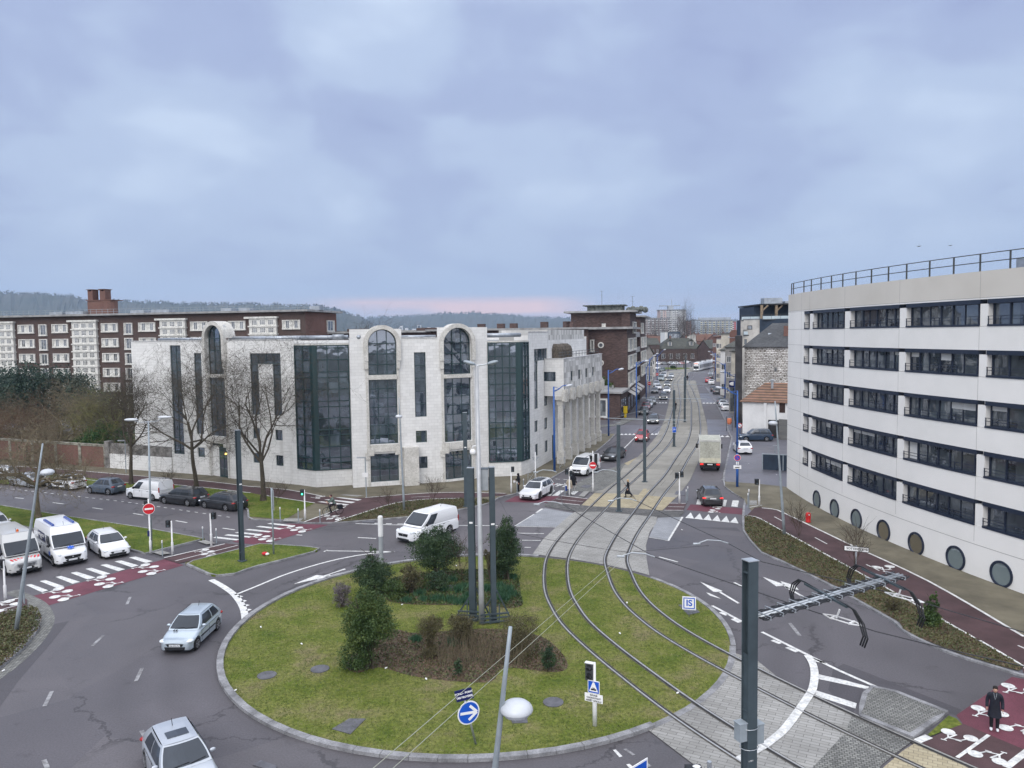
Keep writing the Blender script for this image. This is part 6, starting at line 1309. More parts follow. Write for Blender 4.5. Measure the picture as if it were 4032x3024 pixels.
 for s_ in(1,-1):
  G_=[[cab(i/nf,s_,j/nv)for j in range(nv+1)]for i in range(nf+1)]
  for i in range(nf):
   for j in range(nv):q=[G_[i][j],G_[i+1][j],G_[i+1][j+1],G_[i][j+1]];c_.face(q if s_<0 else q[::-1])
 def endp(f,y,v):
  a,b_=cab(f,1,v),cab(f,-1,v);t=(y+1)/2;p=b_.lerp(a,t);p.x+=(.10 if f>.5 else-.06)*(1-y*y)*(1-v*.4);return p
 for f in(0,1):
  G_=[[endp(f,-1+2*i/6,j/nv)for j in range(nv+1)]for i in range(7)]
  for i in range(6):
   for j in range(nv):q=[G_[i][j],G_[i+1][j],G_[i+1][j+1],G_[i][j+1]];c_.face(q if f else q[::-1])
 def roofp(f,y):p=endp(0,y,1).lerp(endp(1,y,1),f);p.z+=crown*(1-y**4)*min(1,.35+3*min(f,1-f));return p
 G_=[[roofp(i/nf,-1+2*j/6)for j in range(7)]for i in range(nf+1)]
 for i in range(nf):
  for j in range(6):c_.face([G_[i][j],G_[i+1][j],G_[i+1][j+1],G_[i][j+1]])
 cb_=c_.build('cabin',dark_roof or col,root,smooth=True);cb_.modifiers.new('e','EDGE_SPLIT').split_angle=rad(40)
 def patch(fn,u0,u1,v0,v1,off,n=5,mm=3):
  q=MB();e=.001
  P_=[[None]*(mm+1)for _ in range(n+1)]
  for i in range(n+1):
   for j in range(mm+1):
    uu,vv=u0+(u1-u0)*i/n,v0+(v1-v0)*j/mm;p=fn(uu,vv);du=fn(uu+.01,vv)-p;dv=fn(uu,vv+.01)-p;nn=du.cross(dv).normalized()
    cen=Vector(((g0+g1)/2,0,zbase));nn=nn if nn.dot(p-cen)>0 else-nn;P_[i][j]=p+nn*off
  for i in range(n):
   for j in range(mm):
    a_,b_,c_,d_=P_[i][j],P_[i+1][j],P_[i+1][j+1],P_[i][j+1];q.face([a_,b_,c_,d_]if(b_-a_).cross(d_-a_).dot(a_-Vector(((g0+g1)/2,0,zbase-.3)))>0 else[d_,c_,b_,a_])
  return q
 ws0=.10 if kind!='bigvan' else .02;wtop=.93 if kind!='bigvan' else .62
 patch(lambda y,v:endp(1,y,v),-.93,.93,ws0,wtop,.008).build('windscreen',CGLASS,root,smooth=True)
 if not van:patch(lambda y,v:endp(0,y,v),-.84,.84,.30 if kind!='coupe' else .12,.92,.008).build('rear_window',CGLASS,root,smooth=True)
 elif kind!='bigvan' and False:pass
 for s_ in(1,-1):
  fn=lambda f,v,s_=s_:cab(f,s_,v)
  if van:segs=[(.70,.93)]if kind!='bigvan' else[(.74,.93)];vt=.88 if kind!='bigvan' else .55;vb=.08
  elif doors==2:segs=[(.46,.91),(.12,.42)];vt,vb=.88,.12
  else:segs=[(.55,.92),(.20,.52)]+([(.08,.17)]if kind=='suv' else[]);vt,vb=.88,.12
  for a,e in segs:
   q=MB();A0=a+(.03 if a>.5 else .0);pts=[]
   n_=5;p_=patch(fn,a,e,vb,vt,.010,4,2);p_.build('side_window',CGLASS,root)
 for xc in(xf,xr):
  for s_ in(1,-1):
   t=MB();yo=hw*.985;t.lathe([(wr*.62,-.20),(wr*.93,-.20),(wr,-.16),(wr,-.03),(wr*.95,0),(wr*.66,.004)],20 if not far else 12,c=(xc,s_*yo,wr),ax=(0,s_,0));wh=t.build('wheel',TYRE,root,smooth=False)
   if not far:
    r_=MB();r_.lathe([(wr*.67,-.03),(wr*.67,.008),(wr*.60,.012),(wr*.58,-.02),(wr*.2,-.02),(wr*.16,.01)],20,c=(xc,s_*yo,wr),ax=(0,s_,0))
    for k_ in range(5):
     a_=2*math.pi*k_/5+.3;d_=Vector((_c(a_),0,_s(a_)));pc=Vector((xc,s_*(yo+.004),wr));r_.bar(pc+d_*wr*.12,pc+d_*wr*.63,wr*.2,.02,up=(0,1,0))
    r_.build('rim',rim,wh)
 fw_=hw*.80;nz=nose-.03
 hl=LAMPON if lit else LAMP
 for s_ in(1,-1):
  h=MB();h.ell((F-.22,s_*hw*.74,nz-.05+(.03 if van else 0)),.22,.21 if not van else .13,.085 if not van else .14,12,8,rot=Matrix.Rotation(-s_*.35,3,'Z'));h.build('headlight',hl,root,smooth=True)
  t=MB()
  if van:t.box(R-.025,R+.06,min(s_*hw*.90,s_*hw*.985),max(s_*hw*.90,s_*hw*.985),.85,1.3 if kind!='bigvan' else 1.25)
  else:t.ell((R+.16,s_*hw*.76,belt-.14),.17,.22,.085,12,8,rot=Matrix.Rotation(s_*.35,3,'Z'))
  t.build('taillight',TAILON if tail_lit else TAIL,root,smooth=not van)
  mi=MB();mp_=cab(.90,s_,.10 if kind!='bigvan' else .05);mi.ell((mp_.x-.02,mp_.y+s_*.11,mp_.z+.06),.06,.11,.07 if not van else .12,10,6);mi.build('wing_mirror',col if not van and not clad else BLACK,root,smooth=True)
 def fpanel(hy,z0,z1,tp=.9,o=.012):return MB().mesh([(F+oo,y,z)for oo in(-.2,o)for y,z in((-hy*tp,z0),(hy*tp,z0),(hy,z1),(-hy,z1))],[(4,5,6,7),(0,4,7,3),(1,2,6,5),(3,7,6,2),(0,1,5,4)])
 gtop=nose-.17 if not van else nose-.14;gh=.12 if not van else .20
 fpanel(hw*.50,gtop-gh,gtop,.85).build('grille',BLACK,root)
 wr_=MB();wr_.ell((F-.19,0,.33),.205,hw*.90,.105 if not van else .13,18,8);wr_.build('front_skirt',BLACK if(van or clad or kind=='suv')else col,root,smooth=True)
 if grille!='none' and not far:bd=MB();bd.lathe([(.05,0),(.05,.012)],12,c=(F+.014,0,gtop-gh*.4),ax=(1,0,0));bd.build('badge',RIM,root)
 fpanel(hw*.60,.25,.39,.92,.022).build('lower_intake',BLACK,root)
 if plate:
  p=MB();p.box(F+.015,F+.035,-.26,.26,.41,.52);p.build('number_plate',PLATE,root);p=MB();zp=belt-.22 if not van else .62;p.box(R-.03,R-.005,-.26,.26,zp,zp+.11);p.build('number_plate',PLATE,root)
 if not far:
  s=MB()
  dx=[xf-ar-.12,(xf+xr)/2-.12]+([xr+ar*.2]if doors==4 and not van else[])
  for s_ in(1,-1):
   for x in dx:s.bar((x,s_*(hw*interp(pw,x)+.002),zb0+.12),(x-.02,s_*(hw*interp(pw,x)*.99+.002),belt-.1),.012,.012)
   s.bar((dx[0],s_*hw*1.0,belt-.11),(xr,s_*hw*.995,belt-.11),.010,.010)
  s.build('door_seam',BLACK,root)
  hd=MB()
  for s_ in(1,-1):
   for x in dx[:1]+dx[1:2]:hd.obox((x-.75 if x==dx[0]else x-.7,s_*(hw*.995),belt-.17),(.08,0,0),(0,.018,0),(0,0,.015))
  hd.build('door_handle',col if not van else BLACK,root)
 if clad or kind in('suv',):
  cl=MB()
  for s_ in(1,-1):
   cl.obox((0+(xf+xr)/2,s_*hw*.985,zb0+.07),(wb/2-ar-.01,0,0),(0,.02,0),(0,0,.07))
   for xc in(xf,xr):
    for k_ in range(8):
     a0_,a1_=math.pi*k_/8,math.pi*(k_+1)/8;r0_,r1_=ar-.005,ar+.065
     cl.face([(xc+r_*_c(a_),s_*(hw*.992+.012),max(zb0,wr+r_*_s(a_)))for r_,a_ in((r0_,a0_),(r1_,a0_),(r1_,a1_),(r0_,a1_))])
  cl.ell((R+.14,0,.34),.165,hw*.86,.14,14,8);cl.build('cladding',BLACK,root)
 elif not van:
  cl=MB();cl.ell((R+.12,0,.28),.135,hw*.7,.10,14,8);cl.build('rear_valance',BLACK,root,smooth=True)
 if strip:
  st_=MB()
  for s_ in(1,-1):st_.obox(((xf+xr)/2,s_*hw*1.0,.52),(wb/2-ar-.02,0,0),(0,.014,0),(0,0,.03))
  st_.build('rubbing_strip',BLACK,root)
 if rails:
  for s_ in(1,-1):rl=MB();a,e=roofp(.12,s_*.86),roofp(.82,s_*.86);rl.tube([a,a+Vector((.1,0,.05)),e+Vector((-.1,0,.05)),e],.018,6);rl.build('roof_rail',RIM,root)
 if glassroof:patch(lambda f,y:roofp(f,y),.18,.97,-.78,.78,.012).build('glass_roof',CGLASS,root)
 if sunroof:patch(lambda f,y:roofp(f,y),.52,.80,-.62,.62,.012).build('sunroof',CGLASS,root)
 if not far:
  an=MB();p=roofp(.3 if kind!='bigvan' else .93,0);an.tube([p,p+Vector((-.12,0,.22))],.012,5);an.build('aerial',BLACK,root)
  wp=MB()
  for y0,y1 in((-.55,.1),(.15,.8)):a,e=endp(1,y0,ws0+.03),endp(1,y1,ws0+.09);wp.bar(a+Vector((.02,0,.02)),e+Vector((.02,0,.02)),.02,.015)
  wp.build('wiper',BLACK,root)
 root['_l']=L_;del root['_l']
 return root,dict(L=L_,W=W_,xf=xf,xr=xr,cab=cab,endp=endp,roofp=roofp,hw=hw,F=F,R=R,belt=belt,patch=patch)
def put(root,info,r,f,b,side,z=0.0):
 "set a vehicle on the two visible wheel contacts: front wheel f, rear wheel b; side = +1 when its left flank is seen"
 pf,pb=g(r,*f,z=z),g(r,*b,z=z);d=(pf-pb).normalized();n=Vector((-d.y,d.x,0));mid=(pf+pb)/2
 c=mid-n*side*info['hw']*.97-d*(info['xf']+info['xr'])/2
 root.location=(c.x,c.y,z);root.rotation_euler=(0,0,math.atan2(d.y,d.x))
def put_front(root,info,r,x,y,hd,z=0.0,rear=False):
 "set a vehicle by the ground point under its front (or rear) bumper and its heading (a direction)"
 p=g(r,x,y,z=z);d=Vector(hd).normalized();c=p-d*info['F']if not rear else p-d*info['R']
 root.location=(c.x,c.y,z);root.rotation_euler=(0,0,math.atan2(d.y,d.x))
c,i=make_car('hatchback_car','pale blue silver three-door hatchback driving round the grass island',3.84,1.66,1.43,2.44,.30,'hatch',C_ICE,doors=2,strip=True)
put(c,i,'E',(1728,622),(1895,462),1)
bp_=MB();bp_.ell((i['F']-.07,0,.52),.10,i['hw']*.80,.045,16,6);bp_.build('bumper_strip',BLACK,c,smooth=True)
m=MB()
for y in(.28,.40):m.obox((i['F']-.78,y-.75+.1,.905),(.07,0,-.008),(0,.035,0),(0,0,.008))
m.build('bonnet_vent',BLACK,c)
text_mb('GA 273 PV',.10,(i['F']+.04,0,.455),(0,1,0),(0,0,1),.001).build('plate_lettering',TXK,[q for q in c.children if q.name.startswith('number_plate')][0])
c,i=make_car('hatchback_car','silver hatchback with a dark sunroof entering at the lower edge of the road',4.28,1.77,1.46,2.61,.32,'hatch',C_SILVER,sunroof=True);
pf,pb=g('E',1835,1830),g('E',1480,1400)
pr_=g('E',1300,1600);pl_=g('E',1560,1245)
d=(g('E',1850,2150)-g('E',1545,1545));d=Vector((g('E',1590,1700)-g('E',1430,1300)));
CARB=(c,i)
c2=at_depth('E',1460,1240,10)
def roofpoint(r,x,y,h):return g(r,x,y,z=h)
ra,rb=roofpoint('E',1470,1260,1.40),roofpoint('E',1585,1435,1.46);rc=roofpoint('E',1395,1340,1.44);rd=roofpoint('E',1700,1290,1.44)
rl_,rr_=roofpoint('E',1437,1482,1.40),roofpoint('E',1722,1395,1.40);ac=(rr_-rl_);ac.z=0;ac.normalize();hd=Vector((ac.y,-ac.x,0))
hd=hd if hd.y<0 else-hd;mw=(rl_+rr_)/2;fx=i['endp'](1,0,.93).x;cc=mw-hd*fx;c.location=(cc.x,cc.y,0);c.rotation_euler=(0,0,math.atan2(hd.y,hd.x))
def panel_van(label,L_,W_,H_,wb,kind,col=C_WHITE,lit=False,group=None,seam=True):
 return make_car('panel_van',label,L_,W_,H_,wb,.34,kind,col,'van',group,lit=lit,rim=RIM)
c,i=panel_van('white panel van passing behind the holly bush on the roundabout',4.97,1.99,1.98,2.93,'van');put(c,i,'B',(1448,905),(1752,782),-1)
put(c,i,'B',(1398,878),(1768,760),1)
c,i=panel_van('white panel van with black bumper waiting at the crossing behind the no-entry sign',4.6,1.92,1.90,2.9,'van',lit=True);put(c,i,'T',(1372,425),(1575,330),1)
bp_=MB();bp_.ell((i['F']-.16,0,.42),.20,i['hw']*.88,.20,16,8);bp_.build('bumper',BLACK,c,smooth=True)
c,i=make_car('crossover_car','white crossover with a black glass roof on the red cycle crossing',4.69,1.85,1.50,2.79,.35,'suv',C_WHITE,glassroof=True,rim=RIMD);put(c,i,'T',(562,832),(752,730),1)
def sd_at(y):return street_dir(y)
for a_ in[('hatchback_car','black coupe driving towards the crossing behind the white van',4.6,1.8,1.38,2.69,'hatch',C_BLACK,'S',(300,1072),(440,1010),1,dict(doors=2,lit=False)),('hatchback_car','red hatchback with its headlights on in the left lane',4.06,1.73,1.45,2.59,'hatch',C_RED,'S',(800,762),(843,715),1,dict(lit=True)),('hatchback_car','dark grey hatchback with lit daytime lamps following the red car',4.25,1.8,1.46,2.62,'hatch',C_GREY,'S',(975,480),(990,462),1,dict(lit=True))]:
 c,i=make_car(a_[0],a_[1],a_[2],a_[3],a_[4],a_[5],.32,a_[6],a_[7],**a_[12])
 pf=g(a_[8],*a_[9]);h_=-sd_at(pf.y)
 if a_[1].startswith('black'):put(c,i,a_[8],a_[9],a_[10],a_[11])
 else:
  n=Vector((-h_.y,h_.x,0));q=pf-n*i['hw']*.97-h_*i['xf'];c.location=(q.x,q.y,0);c.rotation_euler=(0,0,math.atan2(h_.y,h_.x))
c,i=make_car('hatchback_car','black hatchback seen from behind stopping at the zebra crossing',4.2,1.79,1.48,2.58,.32,'hatch',C_BLACK,tail_lit=True);h_=Vector((.10,1,0));put_front(c,i,'C',1787,548,h_,rear=True)
c,i=make_car('hatchback_car','white hatchback parked at the edge of the side yard',4.25,1.8,1.46,2.62,.32,'hatch',C_WHITE);put_front(c,i,'V',475,500,Vector((.12,1,0)),.1,rear=True)
c,i=make_car('people_carrier_car','dark blue people carrier parked side-on by the white garage',4.47,1.80,1.64,2.70,.32,'suv',C_NAVY,rails=True,belt=.98);put(c,i,'W',(1042,1316),(1483,1318),1,.1)
for ch in list(c.children):
 if ch.name.startswith('cladding'):bpy.data.objects.remove(ch)
LEFT=[('estate_car','silver car cut off by the left edge of the picture',4.5,1.8,1.46,2.7,'suv',C_SILVER,(-205,325),(15,318),dict(rails=True)),('estate_car','silver saloon parked behind the leaning bare tree',4.6,1.86,1.44,2.82,'saloon',C_SILVER,(108,362),(248,380),{}),('hatchback_car','white crossover with black side panels and black roof in the parked row',4.16,1.73,1.53,2.6,'suv',C_WHITE,(440,388),(577,402),dict(dark_roof=None,rim=RIMD,rails=True)),('hatchback_car','small slate blue rounded hatchback in the parked row',3.7,1.66,1.54,2.43,'hatch',C_SLATE,(795,430),(928,442),dict(doors=2)),('panel_van','small white van with a roof rack in the parked row',4.4,1.84,1.84,2.78,'smallvan',C_WHITE,(1158,478),(1305,492),{}),('crossover_car','black low crossover parked between the small van and the last car',4.68,1.88,1.55,2.9,'suv',C_BLACK,(1442,520),(1618,540),dict(rim=RIM)),('estate_car','black estate car last in the parked row before the crossing',4.63,1.81,1.46,2.71,'suv',C_BLACK,(1795,560),(1950,583),dict(rails=True))]
PARK=[]
for k_,a_ in enumerate(LEFT):
 c,i=make_car(a_[0],a_[1],a_[2],a_[3],a_[4],a_[5],.32,a_[6],a_[7],group='cars parked along the left avenue',cat='van' if 'van' in a_[0]else 'car',**a_[10]);put(c,i,'A',a_[8],a_[9],1);PARK.append((c,i))
c,i=PARK[2];m=MB();m.obox(((i['xf']+i['xr'])/2,i['hw']*1.005,.62),(.62,0,0),(0,.012,0),(0,0,.14));m.obox(((i['xf']+i['xr'])/2,-i['hw']*1.005,.62),(.62,0,0),(0,.012,0),(0,0,.14));m.build('side_panel',BLACK,c)
i['patch'](lambda f,y:i['roofp'](f,y),.1,.97,-.85,.85,.012).build('black_roof',C_BLACK,c);m=MB();m.ell((i['R']+.05,0,.80),.09,i['hw']*.8,.10,14,8);m.build('tail_panel',BLACK,c,smooth=True)
c,i=PARK[4];m=MB()
for s_ in(-1,1):m.tube([i['roofp'](.05,s_*.8)+Vector((0,0,.1)),i['roofp'](.9,s_*.8)+Vector((0,0,.1))],.025,6)
for k in range(7):a=i['roofp'](.06+.13*k,.82)+Vector((0,0,.1));e=i['roofp'](.06+.13*k,-.82)+Vector((0,0,.1));m.tube([a,e],.02,6)
m.build('roof_rack',RIM,c)
def star(mb,c,r,right,up,off):
 "six-armed star of life"
 r_,u_=Vector(right),Vector(up)
 for k in range(3):a=math.pi*k/3;d_=u_*_c(a)+r_*_s(a);n=r_*_c(a)-u_*_s(a);mb.face([c+off*(1+.001*k)+d_*r*i+n*r*.26*j for i,j in((-1,-1),(1,-1),(1,1),(-1,1))])
c,i=make_car('ambulance_van','white ambulance van with blue roof bars and a blue star on its bonnet',5.55,2.07,2.48,3.6,.36,'bigvan',C_WHITE,'ambulance');put(c,i,'A',(525,1112),(282,925),-1);AMB=(c,i)
bp_=MB();bp_.ell((i['F']-.18,0,.45),.21,i['hw']*.92,.20,16,8);bp_.build('bumper',BLACK,c,smooth=True)
m=MB()
cabf=i['cab']
fn=lambda f,v:cabf(f,-1,v)
i['patch'](fn,.28,.68,.10,.56,.012).build('dark_side_panel',NAVY,c)
a,b_=fn(.34,.42),fn(.60,.42);r_=(a-b_).normalized();r_=(b_-a).normalized();up_=(fn(.47,.5)-fn(.47,.4)).normalized();cen=fn(.47,.40);nn=r_.cross(up_);nn=nn if nn.y<0 else-nn
text_mb('AMBULANCES',.25,cen+nn*.03,r_,up_,.002,font_bold=.006).build('side_lettering',TXW,c);cen=fn(.46,.24);text_mb('ITS 76',.22,cen+nn*.03,r_,up_,.002,font_bold=.006).build('side_lettering',TXW,c)
st=MB();star(st,Vector((i['F']-1.45,-i['hw']*1.0,.78)),.20,(1,0,0),(0,0,1),Vector((0,-.012,0)));st.build('blue_star',SBLUE,c)
st=MB();star(st,Vector((i['F']-.50,0,1.16)),.22,(0,1,0),Vector((-1,0,.35)).normalized(),Vector((.03,0,.03)));st.build('blue_star',SBLUE,c)
for f0,f1 in((.05,.42),(.62,.97)):
 pass
for s_ in(-1,1):lb=MB();a,e=i['roofp'](.34,s_*.72),i['roofp'](.92,s_*.72);lb.bar(a+Vector((0,0,.05)),e+Vector((0,0,.05)),.15,.10);lb.build('blue_light_bar',mat('blue_light_bar',(.03,.07,.30),.25,.1,spec=.6),c)
m=MB();m.obox((i['F']-2.0,-i['hw']*1.003,.52),(1.0,0,0),(0,.012,0),(0,0,.10));m.build('rubbing_strip',BLACK,c)
c,i=make_car('works_van','pale grey works van with red and white chevrons on its bonnet',5.55,2.07,2.50,3.6,.36,'bigvan',C_TAUPE,'van');put(c,i,'A',(108,1185),(-150,1010),-1)
bp_=MB();bp_.ell((i['F']-.18,0,.45),.21,i['hw']*.92,.20,16,8);bp_.build('bumper',BLACK,c,smooth=True)
m=MB()
for k in range(-4,4):
 y=(k+.5)*.2;s_=1 if y>0 else-1;m.face([Vector((i['F']-.17-.0,y-.055,1.00)),Vector((i['F']-.17,y+.055,1.00)),Vector((i['F']-.40,y+.055+s_*.10,1.085)),Vector((i['F']-.40,y-.055+s_*.10,1.085))])
m.build('chevron_marking',RED,c);m=MB()
for k in range(4):m.box(i['F']+.005,i['F']+.03,-.55,.55,.58+k*.07,.61+k*.07)
m.build('grille_bar',RIM,c);m=MB();q=i['roofp'](.93,.1);m.lathe([(.07,0),(.07,.12),(.04,.16)],10,c=q);m.build('beacon',mat('amber_beacon',(.6,.12,.02),.3,0),c)
c,i=make_car('estate_car','white estate car first at the zebra crossing beside the ambulance',4.64,1.85,1.46,2.73,.33,'hatch',C_WHITE,rim=RIMD);put(c,i,'A',(908,1018),(745,900),-1)
c,i=make_car('crossover_car','white car with a black glass roof queueing behind the ambulance',4.3,1.77,1.53,2.6,.33,'suv',C_WHITE,glassroof=True);r0=g('U',1030,960,z=1.5);h_=(g('A',908,1018)-g('A',745,900)).normalized();q=r0+h_*.2;c.location=(q.x,q.y,0);c.rotation_euler=(0,0,math.atan2(h_.y,h_.x))
c,i=make_car('hatchback_car','white hatchback behind the works van at the left edge',4.1,1.75,1.46,2.55,.32,'hatch',C_WHITE);r0=g('U',60,935,z=1.46);q=r0+h_*.3;c.location=(q.x,q.y,0);c.rotation_euler=(0,0,math.atan2(h_.y,h_.x))
c,i=make_car('hatchback_car','white car further back in the queue beside the median lawn',4.1,1.75,1.46,2.55,.32,'hatch',C_WHITE);r0=g('U',-110,760,z=1.46);q=r0+h_*.3;c.location=(q.x,q.y,0);c.rotation_euler=(0,0,math.atan2(h_.y,h_.x))
far_protos={}
for nm,a_ in dict(hatch=('hatchback_car',4.0,1.74,1.47,2.5,'hatch'),suv=('crossover_car',4.3,1.82,1.6,2.62,'suv'),van=('panel_van',4.9,1.95,1.95,3.0,'van')).items():
 far_protos[nm]=a_
used={}
def far_car(nm,label,col,r,x,y,hd,z=0.0,lit=False,group=None,rear=False,roofc=None):
 a_=far_protos[nm];key=(nm,lit)
 if key not in used:
  c,i=make_car(a_[0],label,a_[1],a_[2],a_[3],a_[4],.33,a_[5],col,'van' if nm=='van' else 'car',group,far=True,lit=lit,tail_lit=False);used[key]=(c,i);c['group']=group
 else:c0,i=used[key];c=copy_tree(c0,label=label,group=group);
 for part_ in('body','cabin','wing_mirror'):recolor(c,part_,col)
 put_front(c,i,r,x,y,hd,z,rear);return c
GO='oncoming cars in the left lane of the street';GP='cars parked on the left side of the street';GR_='cars parked on the right side of the street';GF='cars around the far roundabout'
def sdir_px(r,x,y):return-street_dir(g(r,x,y).y)
for nm,lab,col,r,x,y,lit in[('suv','black car with bright headlights leading the distant oncoming queue',C_BLACK,'Q',1456,1508,True),('hatch','white car with headlights on, second in the distant oncoming queue',C_WHITE,'Q',1510,1400,True),('hatch','grey car with headlights on, third in the distant oncoming queue',C_MID,'Q',1515,1300,True),('hatch','dark car with headlights on, fourth in the distant oncoming queue',C_GREY,'Q',1548,1212,True),('hatch','pale car at the tail of the distant oncoming queue',C_SILVER,'Q',1575,1160,True)]:
 far_car(nm,lab,col,r,x,y,sdir_px(r,x,y),lit=lit,group=GO)
for nm,lab,col,r,x,y in[('hatch','black car parked nearest in the left kerb row',C_BLACK,'S',735,345),('hatch','dark red car second in the left kerb row',paint('dark_red_paint',(.16,.015,.03)),'S',770,268),('hatch','silver white car third in the left kerb row',C_SILVER,'S',812,225),('hatch','grey car fourth in the left kerb row',C_MID,'S',868,175),('hatch','dark car behind the side-street opening on the left',C_GREY,'Q',1318,1408),('hatch','white car beside the no-entry signs on the left',C_WHITE,'Q',1375,1352),('suv','silver car parked further up on the left',C_SILVER,'Q',1345,1300),('van','pale blue-grey van parked on the left',paint('pale_blue_grey_paint',(.40,.48,.52)),'Q',1412,1212),('van','white van last in the left parked row',C_WHITE,'Q',1455,1160),('hatch','dark green car at the far left corner',C_GREEN,'Q',1425,1062),('hatch','white car half hidden at the far left corner',C_WHITE,'Q',1345,1030)]:
 far_car(nm,lab,col,r,x,y,sdir_px(r,x,y),group=GP)
for nm,lab,col,r,x,y in[('hatch','white hatchback seen from behind, nearest of the right parked row',C_WHITE,'W',600,660),('hatch','silver car second of the right parked row',C_SILVER,'W',540,580),('hatch','dark red car third of the right parked row',C_GREY,'W',500,520),('suv','dark grey car with a trailer hitch before the shop on the right',C_GREY,'W',410,305),('hatch','dark car tucked ahead of the grey car on the right',C_BLACK,'W',345,245),('hatch','white hatchback with black rear window before the red car',C_WHITE,'X',858,1425),('hatch','bright red car on the right in the distance',C_RED,'X',800,1392),('hatch','dark car ahead of the red car on the right',C_GREY,'X',840,1325),('hatch','silver car in the distant right parked row',C_SILVER,'X',845,1290),('hatch','grey car far along the right parked row',C_MID,'X',855,1255),('hatch','brown grey car last of the right parked row',C_GREY,'X',868,1215)]:
 far_car(nm,lab,col,r,x,y,-sdir_px(r,x,y),.0,group=GR_,rear=True)
for k,(x,y,col,lab)in enumerate([(1460,950,C_WHITE,'white car first on the left of the far roundabout'),(1545,950,C_MID,'grey car second on the far roundabout'),(1660,948,C_SILVER,'silver car in the middle of the far roundabout'),(1735,948,C_WHITE,'white car beside the middle car on the far roundabout'),(1835,945,paint('rose_paint',(.45,.2,.2)),'pinkish car on the right of the far roundabout'),(1905,925,C_WHITE,'white car behind the front of the tram')]):
 far_car('hatch',lab,col,'Q',x,y,Vector((1,-.1*k,0)),group=GF)
far_car('van','white van climbing the side street beside the slate-roofed building',C_WHITE,'X',738,1000,Vector((.1,1,0)),group=GF,rear=True)
def lorry():
 root=thing('box_lorry','cream box lorry driving away beside the tram tracks','lorry',(0,0,0));W2=1.12
 m=MB();m.box(-3.0,1.75,-W2,W2,1.0,3.35);m.build('cargo_box',mat('dusty_cream_box',(.42,.42,.36),.7,.12,.7,fine=6),root)
 m=MB();m.box(-3.03,1.78,-W2-.03,-W2+.04,3.30,3.40);m.box(-3.03,1.78,W2-.04,W2+.03,3.30,3.40);m.box(-3.05,-2.97,-W2-.03,W2+.03,3.22,3.40);m.box(-3.05,-2.99,-W2-.02,-W2+.10,1.0,3.22);m.box(-3.05,-2.99,W2-.10,W2+.02,1.0,3.22);m.build('box_trim',mat('box_edge_trim',(.5,.5,.47),.6,.1),root)
 m=MB();m.box(-3.20,-3.0,-W2,W2,.95,1.12);m.box(-3.06,-3.0,-W2*.98,W2*.98,1.12,1.45);m.build('tail_lift',mat('cream_tail_lift',(.52,.50,.40),.6,.1),root)
 m=MB();m.box(1.85,3.1,-W2+.12,W2-.12,.55,2.35);m.build('cab',C_WHITE,root);m=MB();m.box(3.09,3.115,-W2+.2,W2-.2,1.4,2.2);m.build('windscreen',CGLASS,root)
 m=MB();m.box(-2.9,2.9,-.45,.45,.55,.95);m.box(-3.1,-2.9,-1.0,1.0,.48,.62);m.build('chassis',BLACK,root)
 for y in(-.85,.85):m=MB();m.box(-3.14,-3.08,y-.17,y+.17,.72,.88);m.build('taillight',TAILON,root);m=MB();m.box(-2.9,-2.2,y-.2,y+.2,.35,.95);m.build('mudguard',BLACK,root)
 m=MB();m.box(-3.13,-3.1,-.28,.28,.72,.84);m.build('number_plate',PLATE,root)
 for x in(-1.9,2.35):
  for s_ in(-1,1):m=MB();m.lathe([(.2,-.28),(.38,-.28),(.4,-.2),(.4,-.03),(.38,0),(.2,0)],18,c=(x,s_*.98,.4),ax=(0,s_,0));m.build('wheel',TYRE,root)
 for s_ in(-1,1):m=MB();m.box(2.55,2.7,s_*1.36-.12,s_*1.36+.12,1.7,2.2);m.bar((2.6,s_*1.0,2.1),(2.6,s_*1.3,2.1),.04);m.build('wing_mirror',BLACK,root)
 p=g('S',1790,1225);d=street_dir(p.y);d=(d*.75+Vector((.0,1,0))*.35).normalized();q=p+d*2.7;root.location=(q.x,q.y,0);root.rotation_euler=(0,0,math.atan2(d.y,d.x))
lorry()
